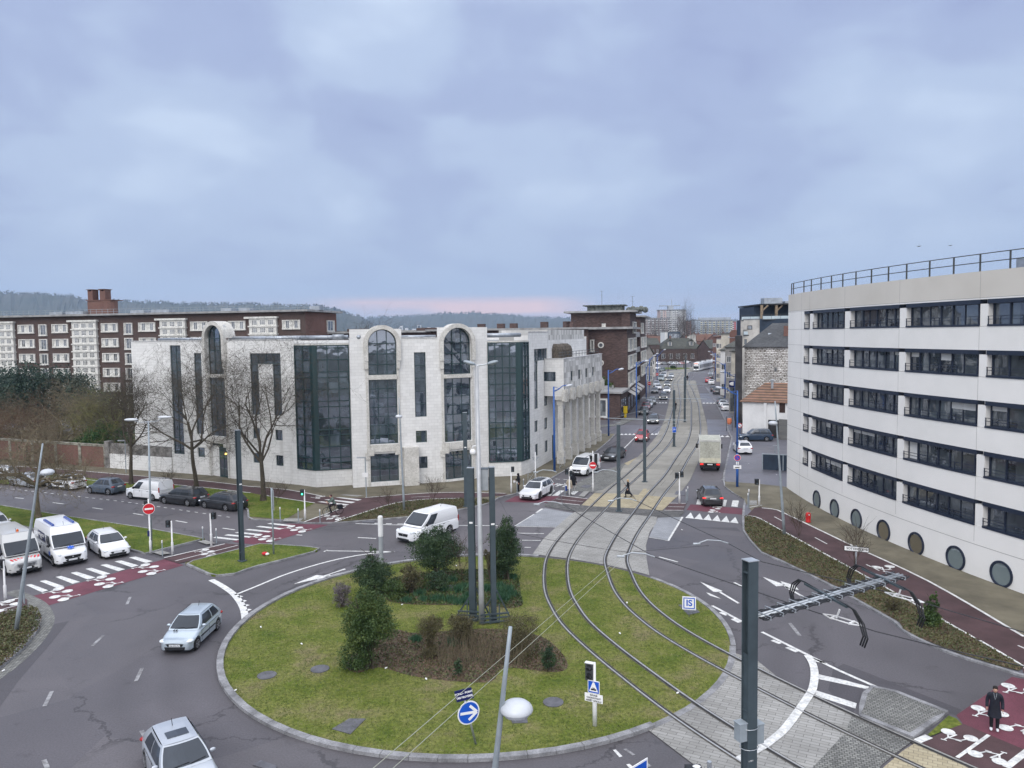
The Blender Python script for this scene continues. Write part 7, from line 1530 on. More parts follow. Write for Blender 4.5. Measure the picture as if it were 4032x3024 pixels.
def tram():
 cp=offs(cB,0);s=[0]
 for a,b_ in zip(cp,cp[1:]):s.append(s[-1]+(b_-a).length)
 f0=Vector((70.2,293.6,0));k0=min(range(len(cp)),key=lambda k:(cp[k]-f0).length);sf=s[k0]
 def at(d_):
  for k in range(len(s)-1):
   if s[k+1]>=d_:t=(d_-s[k])/(s[k+1]-s[k]);return cp[k].lerp(cp[k+1],t),(cp[k+1]-cp[k]).normalized()
 p,t=at(sf);root=thing('tram','white low-floor tram with dark windows turning into the street','tram',(p.x,p.y,0))
 WT=mat('white_tram_paint',(.66,.67,.68),.35,.05,spec=.5);TG=mat('tram_glass',(.02,.025,.032),.15,.1,spec=.6)
 seg=9.6
 for k in range(5):
  d0=sf-k*seg-.2;d1=sf-(k+1)*seg+.25
  a,_=at(d0);b_,_=at(d1);dr=(a-b_).normalized();n=Vector((-dr.y,dr.x,0));up=Vector((0,0,1));m=MB();prof=[(-1.2,.35),(-1.25,.6),(-1.25,2.6),(-1.05,3.2),(-.6,3.4),(.6,3.4),(1.05,3.2),(1.25,2.6),(1.25,.6),(1.2,.35)]
  rings=[(b_,1,0)]+([(a,1,0)]if k else[(a-dr*1.3,1,0),(a-dr*.5,.93,-.15),(a,.75,-.9)])
  R_=[[c_+n*x*sc_+up*(z if z<2.7 else z+dz_*(1 if i_<2 else 1))for x,z in prof]for i_,(c_,sc_,dz_)in enumerate(rings)]
  for A_,B_ in zip(R_,R_[1:]):
   for i_ in range(len(prof)):j_=(i_+1)%len(prof);m.face([A_[i_],A_[j_],B_[j_],B_[i_]])
  m.face(R_[0]);m.face(R_[-1][::-1]);mo=m.build('module',WT,root)
  q=MB();L2=(a-b_).length-(1.6 if not k else .3)
  for s_ in(-1,1):
   c_=b_+dr*.15;q.face([c_+n*s_*1.262+up*1.15,c_+dr*L2+n*s_*1.262+up*1.15,c_+dr*L2+n*s_*1.262+up*2.5,c_+n*s_*1.262+up*2.5])
  q.build('window_band',TG,mo)
  q=MB()
  for f in(.25,.5,.75):
   for s_ in(-1,1):c_=b_+dr*L2*f;q.obox(c_+n*s_*1.262+up*1.6,dr*.25,n*.02,up*1.05)
  q.build('door_pillar',WT,mo)
  if k:q=MB();c_=a+dr*.2;q.obox(c_+up*1.9,dr*.25,n*1.1,up*1.35);q.build('bellows',BLACK,root)
  q=MB();c_=(a+b_)/2;q.obox(c_+up*3.5,dr*1.8,n*.7,up*.16);q.build('roof_unit',CORN,mo)
 a,_=at(sf-.2);dr=(at(sf-.2)[0]-at(sf-3)[0]).normalized();n=Vector((-dr.y,dr.x,0));up=Vector((0,0,1))
 m=MB();m.face([a+dr*.06+n*x+up*z for x,z in((-.95,.95),(.95,.95),(1.0,1.7),(-1.0,1.7))]);m.face([a+dr*.06+n*1.0+up*1.7,a+dr*.06-n*1.0+up*1.7,a-dr*.2-n*1.15+up*2.75,a-dr*.2+n*1.15+up*2.75]);m.build('windscreen',TG,root)
 m=MB();m.obox(a-dr*.14+up*2.9,dr*.05,n*.75,up*.12);m.build('destination_display',mat('orange_display',(.5,.12,.05),.4,0,emit=(1,.25,.08),es=1.2),root)
 for s_ in(-1,1):m=MB();m.ell(a-dr*.02+n*s_*.7+up*.72,.1,.12,.08);m.build('headlight',LAMPON,root)
tram()
# ================================================================ TREES AND SHRUBS
BARK=mat('grey_brown_bark',(.085,.072,.055),.95,0,3,.5,18,col2=(.05,.043,.034),fine=10)
BARKP=mat('pale_lichen_bark',(.20,.165,.11),.9,0,2,.4,18,col2=(.11,.09,.06),fine=8)
BARKB=mat('brown_twigs',(.085,.058,.040),.9,0,.5,.2,col2=(.05,.04,.032));BARKR=mat('reddish_twigs',(.13,.070,.045),.9,0,.4,.2,col2=(.075,.055,.035));BARKY=mat('yellow_green_twigs',(.17,.165,.06),.9,0,.5,.2,col2=(.10,.10,.045))
HOLLY=leafmat('holly_leaves',(.012,.028,.014),(.028,.058,.024),(.075,.115,.045),1.4);HOLLYG=leafmat('bright_holly_leaves',(.016,.036,.010),(.045,.082,.022),(.12,.155,.040),1.2)
CEDAR=leafmat('dark_evergreen_foliage',(.012,.026,.020),(.026,.052,.038),(.055,.085,.055),.5);BROWNL=leafmat('brown_green_shrub_leaves',(.045,.040,.022),(.085,.075,.035),(.13,.115,.055),1.8)
GREYL=leafmat('grey_purple_shrub_leaves',(.06,.05,.055),(.12,.10,.11),(.20,.18,.18),2);LAUREL=leafmat('laurel_leaves',(.010,.035,.010),(.028,.085,.018),(.07,.14,.03),.8);BUDS=leafmat('yellow_green_buds',(.07,.085,.02),(.13,.145,.035),(.20,.20,.06),.6);DAFF=leafmat('daffodil_leaves',(.014,.05,.026),(.035,.10,.05),(.08,.16,.08),2)
class Twigs:
 def __init__(s,seed):s.r=random.Random(seed);s.mb=MB();s.tips=[];s.trunk=MB()
 def grow(s,p,d,ln,rad_,lev,maxl,wob=.28,up=.12,droop=0.0,spread=.75,kids=4,first=.35):
  r=s.r;n=5 if lev<2 else 4 if lev<maxl-1 else 3;path=[p.copy()];rr=[rad_];dd=d.normalized();st=ln/n
  for i in range(n):
   dd=(dd+Vector((r.gauss(0,wob),r.gauss(0,wob),r.gauss(0,wob*.8)))*(.6 if lev==0 else 1)+Vector((0,0,up if lev<3 else up-droop))).normalized()
   path.append(path[-1]+dd*st);rr.append(rad_*(1-.62*(i+1)/n)if lev<maxl else rad_*(1-.6*(i+1)/n))
  (s.trunk if lev==0 else s.mb).tube(path,rr,8 if lev==0 else 6 if lev==1 else 4 if lev==2 else 3,cap=False)
  if lev>=maxl:s.tips.append(path[-1]);return
  k=kids if isinstance(kids,int)else kids[min(lev,len(kids)-1)]
  for j in range(k):
   f=first+(1-first)*(j+r.random()*.7)/k if lev else(.62+.38*(j+r.random()*.6)/k);f=min(f,1)
   ii=min(n-1,int(f*n));t=f*n-ii;q=path[ii].lerp(path[ii+1],t);tan=(path[ii+1]-path[ii]).normalized();az=r.uniform(0,2*math.pi)+j*2.4
   u=tan.orthogonal().normalized();v=tan.cross(u);side=(u*_c(az)+v*_s(az));sp_=spread*r.uniform(.7,1.25)
   nd=(tan*_c(sp_)+side*_s(sp_)).normalized();s.grow(q,nd,ln*r.uniform(.50,.78)*(1.0 if lev else 1.0),max(.0085,rr[ii]*r.uniform(.42,.62)),lev+1,maxl,wob,up,droop,spread,kids,first)
def bare_tree(label,base,h,rad_,seed,mt=None,mt2=None,maxl=5,kids=(5,4,4,4,3),lean=(0,0),trunk_h=None,wob=.26,up=.14,spread=.7,droop=.1,name='bare_tree',group=None,first=.3,thick=1.0):
 root=thing(name,label,'tree',base,0,group);t=Twigs(seed);th=trunk_h or h*.42
 t.grow(Vector(base)-Vector((0,0,.1)),Vector((lean[0],lean[1],1)),th,rad_,0,maxl,wob*.35,.05,droop,spread,kids,first)if False else None
 r=t.r;n=6;path=[Vector(base)-Vector((0,0,.1))];d=Vector((lean[0],lean[1],1)).normalized()
 for i in range(n):d=(d+Vector((r.gauss(0,.05),r.gauss(0,.05),.05))).normalized();path.append(path[-1]+d*(th+.1)/n)
 t.trunk.tube(path,[rad_*(1.35 if i==0 else 1.0-.38*i/n)for i in range(n+1)],10,cap=False)
 for j in range(kids[0]):
  az=2.4*j+r.uniform(-.4,.4);sp_=spread*r.uniform(.55,1.15)if j else .12;nd=(d*_c(sp_)+Vector((_c(az),_s(az),0))*_s(sp_)).normalized()
  t.grow(path[-1 if j<3 else-2],nd,(h-th)*r.uniform(.62,.86),rad_*r.uniform(.38,.55)*thick,1,maxl,wob,up,droop,spread,list(kids),first)
 t.trunk.build('trunk',mt or BARK,root,smooth=True,uv=False);t.mb.build('crown',mt2 or mt or BARK,root,uv=False);return root,t
def blob_points(lobes,n,shell=.55):
 "points spread through overlapping lobes, denser towards their surface, with gaps between clumps"
 out=[]
 tot=sum(l[3]*l[4]*l[5]for l in lobes)
 for cx,cy,cz,rx,ry,rz in lobes:
  k=max(8,int(n*rx*ry*rz/tot));m_=max(6,k//26);d=rng.normal(0,1,(m_,3));d/=np.linalg.norm(d,axis=1)[:,None];rad_=rng.uniform(shell,1.0,m_)[:,None];cen=d*rad_
  pts=np.repeat(cen,k//m_+1,axis=0)[:k]+rng.normal(0,.13,(k,3));out.append(pts*np.array([rx,ry,rz])+np.array([cx,cy,cz]))
 p=np.concatenate(out);return p[p[:,2]>.03]
def shrub(name,label,r,x0,x1,yt,yb,m_,n,size,lobes=None,kind='ball',cat='shrub',stems=6,z=.04,seed=1,mt=None,group=None,up=.3,shell=.5,stem_top=.6):
 "a bush measured from its outline: left, right, top, foot"
 xc=(x0+x1)/2;p=g(r,xc,yb,z=z);dep=(p-CP).dot(VF);w_=(x1-x0)/ZR[r][2]/FPX*dep;h=zat(p,r,xc,yt)-z;root=thing(name,label,cat,(p.x,p.y,z),0,group);rr=random.Random(seed);R_=w_/2
 if kind=='ball':L_=[(p.x,p.y,z+h*.55,R_*.9,R_*.85,h*.45),(p.x,p.y,z+h*.26,R_*.8,R_*.75,h*.26)]+[(p.x+rr.uniform(-.5,.5)*R_,p.y+rr.uniform(-.5,.5)*R_,z+h*rr.uniform(.35,.75),R_*rr.uniform(.35,.55),R_*.45,h*rr.uniform(.2,.3))for _ in range(6)]
 elif kind=='cone':L_=[(p.x+rr.uniform(-.12,.12)*R_,p.y+rr.uniform(-.15,.15)*R_,z+h*f,R_*(1.0-f*.82)*rr.uniform(.85,1.1),R_*(1.0-f*.82),h*.15)for f in(.14,.27,.40,.52,.64,.76,.88)]
 elif kind=='egg':L_=[(p.x+rr.uniform(-.15,.15)*R_,p.y+rr.uniform(-.2,.2)*R_,z+h*f,R_*q*rr.uniform(.8,1.1),R_*q*.9,h*.17)for f,q in((.2,.62),(.35,.85),(.5,.95),(.65,.8),(.8,.55),(.91,.3))]
 elif kind=='top':L_=[(p.x+rr.uniform(-.45,.45)*R_,p.y+rr.uniform(-.4,.4)*R_,z+h*rr.uniform(.55,.82),R_*rr.uniform(.4,.6),R_*.5,h*rr.uniform(.15,.22))for _ in range(7)]
 else:L_=[(p.x+a*R_,p.y+b*R_,z+c*h,d*R_*1.15,d*R_,e*h*1.15)for a,b,c,d,e in lobes]
 st=MB()
 for k in range(stems):
  l=L_[k%len(L_)];a=Vector((p.x+rr.uniform(-.15,.15)*R_,p.y+rr.uniform(-.15,.15)*R_,z-.05));e=Vector((l[0],l[1],min(l[2],z+h*stem_top)if k else z+h*.85));m1=a.lerp(e,.5)+Vector((rr.uniform(-.1,.1),rr.uniform(-.1,.1),.1))*R_;q_=.018+.012*h;st.tube([a,m1,e],[q_,q_*.7,q_*.3],5,cap=False)
  for j in range(5):f_=rr.uniform(.3,1);b_=a.lerp(e,f_);st.tube([b_,b_+Vector((rr.uniform(-1,1)*R_*.6,rr.uniform(-1,1)*R_*.6,rr.uniform(.05,.25)*h))],[q_*.4,q_*.15],3,cap=False)
 st.build('stems',mt or BARK,root,uv=False)
 tri_cloud('foliage',blob_points(L_,n,shell),size,m_,up,.38,parent=root,leaf=True);return root
shrub('holly_bush','large bushy holly with a dense dark skirt at the near edge of the bed','I',95,640,470,1240,HOLLYG,26000,.075,kind='custom',lobes=[(-.42,0,.18,.55,.17),(-.25,.2,.33,.5,.16),(-.1,0,.55,.72,.16),(.25,0,.5,.62,.14),(.05,.1,.72,.6,.13),(-.35,0,.62,.5,.12),(.45,0,.62,.35,.1),(-.15,0,.88,.3,.1),(.15,0,.82,.38,.1)],cat='bush',stems=8)
shrub('holly_bush','slender dark holly with a spiky tip behind the large holly','I',215,575,80,560,HOLLY,13000,.075,kind='custom',lobes=[(0,0,.2,.75,.16),(0,0,.36,.95,.13),(-.2,0,.5,.7,.12),(.3,0,.5,.6,.1),(0,0,.64,.5,.1),(-.05,0,.78,.25,.1),(-.08,0,.92,.1,.09)],cat='bush')
shrub('holly_bush','broad rounded holly in front of the white van','I',730,1215,-70,420,HOLLY,19000,.08,kind='custom',lobes=[(0,0,.45,.8,.18),(.25,0,.6,.75,.17),(-.35,0,.62,.62,.15),(0,0,.78,.6,.16),(.1,0,.93,.3,.1),(0,.2,.25,.45,.12),(.5,0,.48,.4,.12)],cat='bush',stems=8)
shrub('holly_bush','tall dense conical holly by the right-hand dark mast','I',1435,1792,-140,425,HOLLY,19000,.08,kind='egg',cat='bush',shell=.4)
shrub('shrub','brown twiggy shrub against the conical holly','I',1400,1560,130,445,BROWNL,2500,.07,kind='top',stems=12)
shrub('shrub','round olive-brown shrub between the two back hollies','I',630,870,265,550,BROWNL,3500,.07,kind='ball',stems=10)
shrub('shrub','low dark shrub at the foot of the broad holly','I',850,1130,330,520,HOLLY,2500,.08,kind='ball')
shrub('shrub','low green shrub at the left of the olive-brown shrub','I',470,700,420,600,HOLLYG,2500,.08,kind='ball')
shrub('shrub','grey purple shrub at the left end of the bed','I',15,220,450,670,GREYL,3500,.06,kind='ball',stems=10)
shrub('shrub','dark shrub with an upright bare trunk in the near bed','I',795,1055,750,1130,BROWNL,9000,.05,kind='custom',lobes=[(0,0,.12,.6,.14),(-.1,0,.72,.8,.2),(.3,0,.8,.6,.15),(-.1,0,.45,.4,.2),(0,0,.3,.3,.15)],stems=12,mt=BARKP)
shrub('shrub','spreading olive shrub just in front of the silver lamp mast','I',1060,1370,730,1000,BROWNL,9000,.05,kind='ball',stems=12)
shrub('shrub','wide twiggy shrub at the right of the near bed','I',1545,1925,740,1130,BROWNL,10000,.05,kind='custom',lobes=[(0,0,.15,.8,.16),(0,0,.35,.8,.2),(0,0,.75,.85,.2),(.35,0,.7,.6,.18),(-.35,0,.75,.5,.15),(.2,0,.45,.6,.2)],stems=16,mt=BARKP)
shrub('shrub','small dark evergreen at the front of the near bed','I',1120,1240,1150,1310,HOLLY,1200,.06,kind='egg')
shrub('shrub','small rounded dark evergreen at the right tip of the near bed','I',1915,2100,1020,1260,HOLLY,2500,.06,kind='egg')
tw=MB();rr=random.Random(8)
for k in range(520):
 p=g('I',rr.uniform(1000,1780),rr.uniform(1000,1230),z=.04);h_=rr.uniform(.4,1.15);d_=Vector((rr.uniform(-.3,.3),rr.uniform(-.3,.3),1))*h_;tw.tube([p,p+d_*.6,p+d_+Vector((rr.uniform(-.15,.15),rr.uniform(-.15,.15),0))],[.009,.006,.002],3,cap=False)
props(tw.build('dry_stems',BARKP,uv=False),'thicket of tan dry stems in the near bed','dry stems',kind='stuff')
tri_cloud('weeds',fill(MULCH,9000,.07),.10,IVY,.6,.4,leaf=True,kind='stuff',label='low weeds over the leaf mulch',cat='weeds');tri_cloud('weeds',fill([MULCH[0]],7000,.10),.13,HOLLYG,.9,.25,leaf=True,kind='stuff',label='green undergrowth of the back bed',cat='weeds')
DG='daffodil clumps in the planting beds';first=None;DP=[(975,610),(1100,620),(1170,640),(1240,635),(1045,520),(1230,490),(1180,530),(1265,575),(705,620),(820,560),(1440,520),(1550,490),(1545,560),(1630,520),(1660,570),(1120,440),(790,980),(1150,1010),(1680,410),(720,540),(860,610),(1590,610)]
wh=['front row between the bed edge and the mast','front row next to the first','front row third','beside the left dark mast','middle of the upper bed','behind the manhole cover','right of the manhole cover','close to the mast foot','left part of the upper bed','below the olive-brown shrub','between the two dark masts','behind the right dark mast','right of the right dark mast','under the conical holly','right end of the upper bed','at the foot of the twiggy shrub','left of the upright trunk shrub','among the dry stems','at the very back under the conical holly','far left by the low green shrub','centre left front','front right of the upper bed']
for(x,y),w_ in zip(DP,wh):
 p=g('I',x,y,z=.04);lab=f'green daffodil clump, {w_}'
 if first is None:
  first=thing('daffodil_clump',lab,'flower clump',(p.x,p.y,.04),0,DG);q=rng.normal(0,.16,(260,3));q[:,2]=0;q=q+np.array([p.x,p.y,.04]);tri_cloud('leaves',q,.34,DAFF,1.3,.13,parent=first)
 else:copy_tree(first,(p.x,p.y,.04),rr.uniform(0,6),lab,scale=rr.uniform(.75,1.15))
shrub('shrub','leafy evergreen bush in the right-hand ground cover bed','D',1335,1525,1235,1530,HOLLYG,4500,.09,kind='cone',z=.12)
shrub('shrub','low hazy bare shrub near the leafy evergreen bush','D',1030,1200,1290,1400,BROWNL,900,.06,kind='ball',z=.12,stems=14)
shrub('shrub','small hedge of shrubs behind the white garden wall','A',1210,1490,-5,115,BROWNL,2600,.12,kind='ball',z=.1,stems=10)
for v,x,y,h_,lab in(('B',1560,520,2.2,'young bare sapling in the bed before the arches'),('B',1185,575,1.8,'thin bare sapling in the bed near the cyclist'),('D',320,800,2.2,'thin bare shrub beside the leaning lamp'),('D',790,1060,2.6,'reddish bare shrub around the direction sign'),('A',1465,365,1.6,'bare seedling on the verge by the small van'),('B',195,530,2.0,'bare shrub behind the grey sign panel'),('I',1215,420,2.6,'pale bare sapling between the hollies')):
 p=g(v,x,y,z=.1);bare_tree(lab,p,h_,.02,int(x),BARKB,BARKB,maxl=3,kids=(7,5,4),trunk_h=h_*.12,spread=.45,name='sapling')
t1,_=bare_tree('bare street tree behind the parked cars, nearest the wooded garden',g('A',1140,345,z=.1),11.2,.21,21,BARK,BARK,maxl=5,kids=(6,6,5,4,4),trunk_h=4.6,spread=.95,group='bare street trees along the avenue')
t2,_=bare_tree('tall bare street tree in front of the office entrance',g('A',1715,388,z=.1),13.0,.23,5,BARK,BARK,maxl=5,kids=(7,6,5,4,4),trunk_h=5.0,spread=.9,group='bare street trees along the avenue')
t3,_=bare_tree('bare forked street tree in front of the first glazed bay',g('B',80,487,z=.1),13.2,.25,14,BARK,BARK,maxl=5,kids=(6,6,5,4,4),trunk_h=4.2,spread=1.0,group='bare street trees along the avenue')
pb=g('A',335,632,z=.12);bare_tree('gnarled pale bare tree on the median lawn at the left edge',pb,8.2,.22,31,BARKP,BARKP,maxl=5,kids=(9,6,4,4,3),lean=(-.06,0),trunk_h=3.2,thick=1.25,wob=.42,up=.02,spread=1.15,droop=.12)
pb=P0('A',-200,300,58);bare_tree('gnarled pale bare tree reaching in from beyond the left edge',(pb.x-1,pb.y,.1),9.0,.22,33,BARKP,BARKP,maxl=5,kids=(9,6,4,4,3),thick=1.25,trunk_h=3.8,wob=.42,up=.02,spread=1.1,droop=.12)
def cloudtree(name,label,r,x0,x1,yt,Y_,m_,n,size,zb=1.5,mt=BARK,lob=9,seed=2,flat=.3,shell=.55):
 xc=(x0+x1)/2;p=P0(r,xc,500,Y_);w_=(x1-x0)/ZR[r][2]/FPX*Y_;ht=dz_at(r,xc,yt,Y_);root=thing(name,label,'tree',(p.x,p.y,0));rr=random.Random(seed);L_=[]
 for k in range(lob):f=(k+.5)/lob*2-1;q=math.sqrt(max(.15,1-f*f*.85));L_.append((p.x+f*w_*.42,p.y+rr.uniform(-2,2),zb+(ht-zb)*(q*.55+rr.uniform(-.06,.06)),w_/lob*1.5,3.4,(ht-zb)*.45*q))
 tr=MB();tr.tube([(p.x,p.y,-.1),(p.x+.2,p.y,ht*.4),(p.x,p.y,ht*.8)],[.35,.28,.08],8)
 for l in L_:tr.tube([(p.x,p.y,ht*.25),((p.x+l[0])/2,l[1],ht*.4),(l[0],l[1],l[2])],[.16,.11,.04],5,cap=False)
 tr.build('trunk',mt,root,uv=False);tri_cloud('crown',blob_points(L_,n,shell),size,m_,.3,.42,parent=root,leaf=True);return root
cloudtree('evergreen_tree','wide dark evergreen tree rising over the bare trees of the garden','L',-200,900,735,122,CEDAR,34000,.28,1.0,lob=9,seed=3)
cloudtree('evergreen_tree','dark evergreen tree behind, at the left edge of the garden','L',-500,220,745,126,CEDAR,14000,.30,1.0,lob=6,seed=6)
cloudtree('budding_tree','yellow-green budding tree beside the office corner','L',870,1200,925,108,BUDS,9000,.14,1.5,lob=5,seed=4,shell=.3)
cloudtree('laurel_bush','bright green laurel behind the brick panel wall','L',670,1000,1260,100,LAUREL,9000,.20,.5,lob=5,seed=5)
cloudtree('ivy_bush','dark undergrowth along the brick panel wall','L',-260,700,1440,102,CEDAR,15000,.24,.3,lob=8,seed=9)
cloudtree('copper_bush','rust brown leafy thicket in the middle of the garden','L',60,520,1180,104,leafmat('rust_leaves',(.05,.028,.018),(.10,.055,.032),(.15,.085,.05),.7),9000,.15,.3,lob=6,seed=10,shell=.2)
for k,(x,Y_,h_,m1,lab,sp)in enumerate([(130,98,7.6,BARKR,'reddish brown bare tree at the left of the wooded garden',.95),(330,104,8.2,BARKR,'tall reddish bare tree in the wooded garden',.9),(520,100,7.6,BARKP,'grey bare tree in the middle of the wooded garden',.95),(760,104,9.4,BARKP,'olive twigged bare tree over the laurel',.9),(960,100,8.6,BARKY,'yellow-green twigged bare tree nearest the office',.85),(-60,102,8.2,BARKP,'pale bare tree cut by the left edge',1.0),(240,92,7.0,BARKP,'lower pale bare tree leaning over the brick wall',1.1),(640,110,9.0,BARKP,'thin pale bare tree against the dark evergreen',.8),(1040,104,9.0,BARKB,'brown bare tree touching the office wall',.8)]):
 p=P0('L',x,1500,Y_);bare_tree(lab,(p.x,p.y,0),h_,.2,50+k,BARKB if m1 is BARKB else BARKP,m1,maxl=5,kids=(7,5,4,4,3),trunk_h=h_*.25,spread=sp,wob=.34,up=.06,group='bare trees of the wooded garden',thick=1.1)
sheet('garden_ground',[[(-62,94.5),(-44.5,91.5),(-42,104),(-60,122),(-160,150),(-160,100),(-90,96)]],.09,SCRUB)
fp=P0('Q',1530,950,300);ft,_=bare_tree('small bare tree on the far roundabout, left',(fp.x,fp.y,0),7.5,.16,77,BARK,BARKB,maxl=4,kids=(6,5,5,4),trunk_h=2.4,spread=.8,group='distant bare trees')
for k,(r_,x,Y_,s_,lab)in enumerate([('Q',1660,305,.9,'small bare tree on the far roundabout, middle'),('Q',1780,318,1.0,'bare tree in front of the street end shops'),('Q',1900,330,.9,'bare tree above the front of the tram'),('Q',1330,330,1.1,'bare tree before the street end annex'),('M',940,175,1.9,'bare tree top showing between the first and second arch'),('M',1010,180,2.0,'taller bare tree top left of the second arch'),('M',1330,200,1.9,'bare tree top just right of the second arch'),('X',300,640,3.4,'bare poplar beside the tall tower'),('X',345,650,3.6,'second bare poplar beside the tall tower'),('X',405,600,4.2,'tall bare poplar left of the pink slab'),('X',430,610,3.9,'tall bare poplar touching the pink slab'),('X',520,560,2.6,'bare tree in front of the pink slab'),('Q',1500,620,3.0,'bare tree before the long grey slab'),('Q',1300,640,3.0,'bare tree before the left end of the grey slab'),('X',760,700,2.6,'bare tree before the yellowish slab'),('X',1000,640,2.4,'bare tree at the right of the yellowish slab')]):
 p=P0(r_,x,500,Y_);copy_tree(ft,(p.x,p.y,0),k*1.3,lab,scale=(s_*(.45 if 'poplar' in lab else 1),s_*(.45 if 'poplar' in lab else 1),s_*1.1))
fr=g('Q',1580,1010);rb=MB();rb.lathe([(7.5,0),(7.5,.12),(7.1,.16)],28,c=(fr.x,fr.y,0));struct('far_roundabout',rb,GRASS)
shrub('shrub','low shrubs on the small far roundabout','Q',1560,1660,960,1010,HOLLY,1500,.35,kind='ball',z=.1)
shrub('terrace_plant','bushy plant on the terrace of the stepped brick building','N',925,1000,870,1160,HOLLYG,10,.1)if 0 else None
tp_=thing('terrace_plant','bushy plant on the terrace of the stepped brick building','plant',(C1.x-5,C1.y-3,4.95));tri_cloud('foliage',blob_points([(C1.x-5,C1.y-3,6.0,1.5,1.0,1.2),(C1.x-3.6,C1.y-3,5.6,1.0,1,.8)],900,.3),.3,HOLLYG,.4,.3,parent=tp_,leaf=True);m=MB();m.box(C1.x-6,C1.x-3,C1.y-3.6,C1.y-2.4,4.95,5.6);m.build('planter',CORN,tp_)
# ================================================================ STREET FURNITURE
GLASSW=mat('white_opal_lamp',(.50,.52,.55),.35,.05,spec=.5);WPOST=mat('white_post_paint',(.70,.70,.70),.5,.06,2);GREENON=mat('lit_green_man',(.05,.7,.35),.4,0,emit=(.1,.9,.45),es=2);SIGNB=mat('sign_back_grey',(.30,.32,.34),.5,.08)
def height(p,r,x,y):return zat(p,r,x,y)
def hmast(label,base,h,yaw,w_=.40,d_=.30,cap=True,tag_=True,group='slate green masts on the roundabout',feet=False):
 root=thing('catenary_mast',label,'mast',(base.x,base.y,base.z),0,group);a=Vector((_c(yaw),_s(yaw),0));b=Vector((-a.y,a.x,0));B=Vector(base);m=MB();up=Vector((0,0,1));c=B+up*h/2
 for s_ in(-1,1):m.obox(c+b*s_*(d_/2-.015),a*w_/2,b*.015,up*h/2)
 m.obox(c,a*.014,b*(d_/2-.03),up*h/2)
 for z in(.6,h*.45,h-.35):m.obox(B+up*z,a*(w_/2-.01),b*(d_/2-.031),up*.02)
 m.build('column',CATG,root)
 if cap:m=MB();m.obox(B+up*(h+.012),a*(w_/2+.02),b*(d_/2+.02),up*.012);m.build('cap',STEEL,root)
 m=MB();m.obox(B+up*.03,a*w_*.8,b*d_,up*.03)
 if feet:
  for s_ in(-1,1):
   m.bar(B+b*s_*.1+a*.15+up*1.7,B+a*s_*.9+b*.2+up*.1,.07);m.bar(B-b*.25+a*s_*.25,B-b*.25+a*s_*.25+up*1.0,.06)
  for z in(.12,.32,.52):m.obox(B+up*z-b*.28,a*.75,b*.03,up*.04)
 m.build('foot',CATG,root)
 if tag_:m=MB();m.obox(B+up*min(h-1,5.2)-b*(d_/2+.004),a*.09,b*.003,up*.045);m.build('number_tag',TXW,root)
 return root
pA=g('I',1310,790,z=.04);hA=height(pA,'B',1910,210);hmast('left slate green mast of the pair beside the silver lamp mast',pA,hA,-.15,.34,.26,feet=True)
pB=g('B',2090,1545,z=.04);hB=height(pB,'B',2078,205);hmast('right slate green mast with a barred foot beside the silver lamp mast',pB,hB,.2,.27,.22,feet=True)
pC=g('P',1836,1994,z=.1);hC=height(pC,'P',1826,1629);hmast('tall thin slate green mast behind, rising in front of the second arched bay',pC,hC,.1,.34,.25)
pD=g('A',2110,1015,z=.12);hD=height(pD,'L',2097,1328);hmast('slate green mast on the triangular lawn',pD,hD,.9,.26,.26)
def bigbox(label,p,z,sx,sz,r_=0.0):
 root=thing('equipment_cabinet',label,'cabinet',(p.x,p.y,p.z));m=MB();m.box(p.x-sx,p.x+sx,p.y-.2,p.y+.2,z,z+sz);m.build('housing',SIGNB,root);m=MB();m.box(p.x-sx-.02,p.x+sx+.02,p.y-.22,p.y+.22,z+sz,z+sz+.03);m.bar((p.x,p.y+.1,z+sz*.5),(pB.x,pB.y,z+sz*.5),.05);m.build('lid',CATG,root)
q=pB+Vector((-.42,.12,0));bigbox('grey box clamped to the right slate green mast',q,hB-1.15,.24,1.1)
pN=Vector((6.96,22.3,0));hN=height(pN,'C',2125,1010)
NM=hmast('thick slate green mast with a cable arm in the right foreground',pN,hN,.38,.34,.32,tag_=False,group='slate green masts on the roundabout')
m=MB();ang=.38;fa=Vector((_c(ang),_s(ang),0));fb=Vector((-fa.y,fa.x,0))
for s_ in(-1,):m.obox(pN+fa*s_*.12+Vector((0,0,hN*.33)),fa*.01,fb*.13,Vector((0,0,hN*.33)))
m.obox(pN+fa*.16+Vector((0,0,(hN-1.85)/2)),fa*.008,fb*.148,Vector((0,0,(hN-1.85)/2)));m.build('cover_plate',CATG,NM)
for x,y,s_,lab in(('l',0,-1,0),('r',0,1,0)):
 m=MB();z0=height(pN,'G',2060,1390)if s_<0 else height(pN,'H',0,1470);z1=height(pN,'G',2060,1240)if s_<0 else height(pN,'H',0,1310);c=pN+fa*s_*.31+Vector((0,0,(z0+z1)/2));m.obox(c,fa*.13,fb*.14,Vector((0,0,(z1-z0)/2)));m.obox(c+Vector((0,0,(z1-z0)/2+.012)),fa*.15,fb*.16,Vector((0,0,.012)));o=m.build('junction_box',STEELP,NM)
zz=height(pN,'G',2060,1290)
for dz2 in(0,-.62):m=MB();m.tube([pN+fa*_c(t)*.29+fb*_s(t)*.24+Vector((0,0,zz+dz2))for t in[2*math.pi*k/12 for k in range(13)]],.012,5,cap=False);m.build('clamp_band',STEEL,NM)
m=MB();text_mb('1.MA1',.07,pN-fb*.165-fa*.06+Vector((0,0,height(pN,'G',2060,1565))),fa,(0,0,1),.001).build('number_lettering',TXW,NM)
